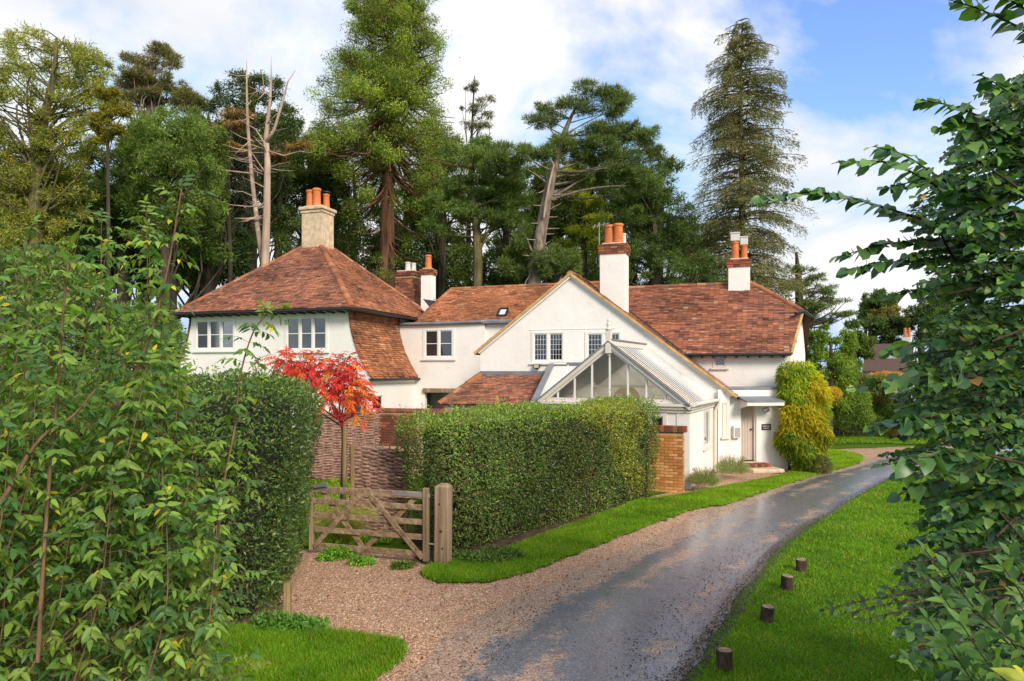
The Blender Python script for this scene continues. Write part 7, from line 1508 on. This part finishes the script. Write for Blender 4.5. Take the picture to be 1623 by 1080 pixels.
def hazel():
    r = rng(202); e = empty('hazel_tree', (5.4, 5.6, 0)); tag(e, 'dark leafy hazel branches hanging in from the right foreground', 'tree'); org = Vector(e.location); st = MB(); B = []; D = []; Nn = []; L = []; C = []
    st.tube([(0, 0, 0), (0.05, 0, 1.2), (-0.05, 0.05, 2.6), (0.1, 0, 4.2), (0, 0, 6.0)], [0.12, 0.10, 0.085, 0.06, 0.02], 8)
    PALH = np.array([(0.032, 0.086, 0.030), (0.050, 0.115, 0.032), (0.022, 0.062, 0.032), (0.074, 0.150, 0.036), (0.028, 0.072, 0.040)])
    def shoot(pts, r0, from_=0.15, gap=0.030, size=0.10, bright=1.0):
        P = catmull([tuple(p) for p in pts], 5); n = len(P); st.tube([Vector(p) for p in P], [r0 * (1 - 0.8 * i / (n - 1)) + 0.0012 for i in range(n)], 4 if r0 < 0.006 else 6, cap=False)
        A = np.array(P); Ln = np.concatenate([[0], np.cumsum(np.linalg.norm(np.diff(A, axis=0), axis=1))]); s = Ln[-1] * from_; k = 0
        while s < Ln[-1]:
            i = max(0, min(n - 2, int(np.searchsorted(Ln, s)) - 1)); f = (s - Ln[i]) / max(1e-6, Ln[i + 1] - Ln[i]); p = A[i] * (1 - f) + A[i + 1] * f; dv = unit(A[i + 1] - A[i]); side = unit(np.cross(dv, [0, 0, 1.0])); sg = 1 if k % 2 else -1
            t = s / Ln[-1]; sz = size * (0.75 + 0.5 * r.random()) * (1.0 if t < 0.92 else 0.7)
            B.append(p + r.normal(0, 0.004, 3)); D.append(unit(side * sg * 0.75 + dv * 0.65 + np.array([0, 0, -0.28]) + r.normal(0, 0.22, 3))); Nn.append(unit(np.array([0, 0, 0.75]) + dv * -0.25 + r.normal(0, 0.32, 3) + np.array([0, -0.35, 0]))); L.append(sz); C.append(PALH[r.integers(0, 5)] * (0.75 + 0.5 * r.random()) * bright)
            s += gap * (0.7 + 0.6 * r.random()); k += 1
        D[-1] = unit(A[-1] - A[-2])
        return A
    def S(*pts, **k): return shoot([at(u, v, d * 1.22) - org for u, v, d in pts], **k)
    S((1700, 470, 4.0), (1560, 385, 3.8), (1420, 335, 3.6), (1300, 305, 3.5), (1200, 318, 3.4), r0=0.010, bright=1.15)
    S((1680, 420, 3.6), (1540, 330, 3.4), (1420, 262, 3.2), (1330, 258, 3.1), r0=0.010, bright=1.2)
    S((1660, 360, 3.5), (1520, 300, 3.4), (1440, 250, 3.3), (1385, 232, 3.2), r0=0.008, bright=1.2)
    S((1700, 430, 3.9), (1540, 385, 3.7), (1420, 385, 3.6), (1325, 408, 3.5), r0=0.009)
    S((1700, 470, 3.9), (1540, 415, 3.7), (1420, 415, 3.6), (1340, 428, 3.5), r0=0.008)
    S((1720, 280, 3.6), (1620, 220, 3.5), (1530, 175, 3.4), (1460, 158, 3.3), r0=0.008)
    S((1720, 250, 3.6), (1640, 180, 3.5), (1590, 140, 3.4), (1552, 118, 3.3), r0=0.007)
    S((1740, 150, 3.5), (1640, 60, 3.4), (1560, 18, 3.3), (1505, 0, 3.3), r0=0.007)
    S((1740, 120, 3.5), (1660, 40, 3.4), (1600, 0, 3.3), (1560, -20, 3.3), r0=0.007)
    S((1680, 330, 3.7), (1560, 290, 3.6), (1470, 285, 3.5), (1400, 300, 3.4), r0=0.008, bright=1.1)
    S((1680, 480, 3.8), (1570, 450, 3.7), (1480, 455, 3.6), (1410, 470, 3.5), r0=0.007)
    S((1700, 560, 3.5), (1570, 530, 3.4), (1470, 540, 3.3), (1400, 560, 3.2), r0=0.008)
    S((1700, 690, 3.5), (1560, 660, 3.4), (1450, 665, 3.2), (1375, 680, 3.1), r0=0.008, bright=0.9)
    S((1660, 250, 3.6), (1580, 205, 3.5), (1510, 195, 3.4), (1485, 205, 3.4), r0=0.006)
    S((1700, 640, 3.4), (1560, 600, 3.2), (1440, 600, 3.1), (1345, 615, 3.0), r0=0.009, bright=0.9)
    S((1700, 760, 3.4), (1560, 720, 3.2), (1470, 725, 3.0), (1400, 738, 2.95), r0=0.008, bright=0.9)
    S((1650, 800, 3.6), (1540, 760, 3.5), (1460, 770, 3.4), (1425, 785, 3.4), r0=0.006, bright=0.9)
    # filling mass to the right of an uneven edge
    ev = [-20, 100, 150, 250, 330, 430, 480, 520, 560, 620, 700, 760, 800, 860, 920, 1000, 1080]
    eu = [1640, 1620, 1560, 1490, 1430, 1440, 1450, 1440, 1430, 1400, 1410, 1425, 1440, 1430, 1420, 1420, 1440]
    for i in range(740):
        v = r.uniform(130, 1080); um = np.interp(v, ev, eu); u = um + abs(r.normal(0, 0.75)) * (1640 - um) + r.normal(0, 8)
        if u > 1720: u = r.uniform(um + 10, 1640)
        d = r.uniform(3.0, 5.2); ln_ = r.uniform(90, 200); dr = r.uniform(-70, 25); br = 0.68 + 0.45 * r.random()
        S((u + ln_, v + dr, d + 0.4), (u + ln_ * 0.5, v + dr * 0.35 - 8, d + 0.2), (u, v, d), r0=0.005, gap=0.036, size=r.uniform(0.05, 0.08), bright=br)
    for i in range(18):
        v = r.uniform(250, 1000); limb(st, Vector((0, 0, 0)) + Vector((0, 0, CAM_H - (v - HORIZON) / FPX * 4.6 - 0.4)), at(r.uniform(1480, 1600), v, r.uniform(3.4, 4.4)) - org, 0.03, 0.006, r, 0.08, 6)
    st.build('branch', M['twig'], e, smooth=True)['kind'] = 'stuff'
    B, D, Nn, L, C = map(np.array, (B, D, Nn, L, C)); y = r.random(len(B)) < 0.003; C[y] = (0.16, 0.10, 0.04)
    place_leaves(e, 'round', B, D, Nn, L, C, M['gloss_leaf'], 300, 4, 10); print('hazel leaves', len(B))
hazel()

def corner_shrub():
    r = rng(203); e = empty('dogwood_shrub', (2.0, 2.3, 0)); tag(e, 'dogwood shrub with pale pointed leaves in the bottom right corner', 'shrub'); org = Vector(e.location); st = MB(); B = []; D = []; Nn = []; L = []; C = []
    PALD = np.array([(0.045, 0.105, 0.034), (0.065, 0.14, 0.038), (0.036, 0.085, 0.038), (0.095, 0.17, 0.042)])
    def S(pts, size, pal=PALD, gap=0.05):
        P = catmull([tuple(at(u, v, d) - org) for u, v, d in pts], 8); A = np.array(P); n = len(P); st.tube([Vector(p) for p in P], [0.006 * (1 - 0.7 * i / (n - 1)) for i in range(n)], 5, cap=False)
        Ln = np.concatenate([[0], np.cumsum(np.linalg.norm(np.diff(A, axis=0), axis=1))]); s = Ln[-1] * 0.3; k = 0; ang = r.random() * 6
        while s < Ln[-1]:
            i = max(0, min(n - 2, int(np.searchsorted(Ln, s)) - 1)); f = (s - Ln[i]) / max(1e-6, Ln[i + 1] - Ln[i]); p = A[i] * (1 - f) + A[i + 1] * f; dv = unit(A[i + 1] - A[i]); ang += 1.57; x = unit(np.cross(dv, [0.3, 0.9, 0.2])); y = np.cross(dv, x)
            for sg in (1, -1):
                o_ = (x * math.cos(ang) + y * math.sin(ang)) * sg; B.append(p); D.append(unit(o_ + dv * 0.8 + np.array([0, 0, 0.1]) + r.normal(0, 0.15, 3))); Nn.append(unit(dv * 0.6 + np.array([0, -0.3, 0.7]) + r.normal(0, 0.25, 3))); L.append(size * (0.7 + 0.5 * r.random())); C.append(pal[r.integers(0, len(pal))] * (0.8 + 0.4 * r.random()))
            s += gap; k += 1
        B.append(A[-1]); D.append(unit(A[-1] - A[-2])); Nn.append(unit(np.array([0, -0.6, 0.7]))); L.append(size * 0.8); C.append(pal[0])
    for (u, v) in ((1465, 870), (1500, 900), (1545, 925), (1590, 900), (1470, 980), (1440, 1045), (1520, 985), (1560, 960), (1605, 945), (1610, 1000), (1480, 1065), (1530, 1040), (1565, 1020), (1600, 880), (1615, 930), (1490, 940), (1500, 1020), (1580, 1060)):
        d = r.uniform(2.3, 3.0); S([(u + 150 + r.uniform(0, 80), v + 190, d + 0.1), (u + 70, v + 90, d), (u, v, d)], 0.072)
    yel = np.array([(0.30, 0.29, 0.03), (0.22, 0.26, 0.04), (0.36, 0.27, 0.06)])
    S([(1740, 1230, 1.7), (1680, 1140, 1.65), (1625, 1075, 1.6)], 0.075, yel, 0.05)
    # low trailing sprigs over the lawn
    low = np.array([(0.03, 0.06, 0.03), (0.05, 0.09, 0.05)])
    for (u, v) in ((1300, 968), (1360, 985), (1400, 935), (1420, 900), (1455, 1020), (1420, 1040), (1440, 960), (1330, 975), (1385, 950)):
        S([(u + 170, v - 30, 3.6), (u + 80, v - 18, 3.5), (u, v, 3.4)], 0.045, low, 0.05)
    st.build('stem', M['twig'], e, smooth=True)['kind'] = 'stuff'; B, D, Nn, L, C = map(np.array, (B, D, Nn, L, C)); place_leaves(e, 'ovate', B, D, Nn, L, C, M['leaf'], 300, 5, 8); print('dogwood leaves', len(B))
corner_shrub()
for i, (u, v, ru, rv, d, lab) in enumerate([(140, 420, 60, 46, 36, 'evergreen undergrowth at the far left under the trees'), (250, 415, 60, 46, 37, 'evergreen undergrowth left of the hip roof'), (345, 405, 50, 46, 38, 'evergreen undergrowth behind the hip roof slope'), (560, 410, 45, 50, 48, 'evergreen undergrowth left of the redwood foot'), (650, 415, 45, 45, 50, 'evergreen undergrowth right of the redwood foot'), (725, 425, 45, 40, 50, 'evergreen undergrowth around the forked trunk'), (800, 430, 45, 40, 49, 'evergreen undergrowth left of the leaning trunk'), (905, 435, 50, 36, 49, 'evergreen undergrowth right of the leaning trunk')]):
    blob_px(u, v, ru, rv, d, (G_DARK, G_WOOD)[i % 2], 6500, 0.26, 0.12, 'laurel_shrub', lab, 190 + i, mat='tree_leaf', cat='shrub')
# bushes filling behind the elder, above the left hedge
blob_px(60, 520, 110, 130, 9.6, [(0.05, 0.09, 0.03), (0.08, 0.12, 0.03), (0.035, 0.07, 0.03), (0.11, 0.13, 0.035)], 26000, 0.075, 0.036, 'thicket', 'tangled thicket behind the elder on the far left', 181, rd=1.0)
blob_px(215, 540, 70, 60, 10.2, [(0.06, 0.10, 0.03), (0.09, 0.14, 0.035), (0.045, 0.08, 0.03)], 12000, 0.07, 0.03, 'thicket', 'lower thicket between the elder and the white house', 182, rd=0.8)
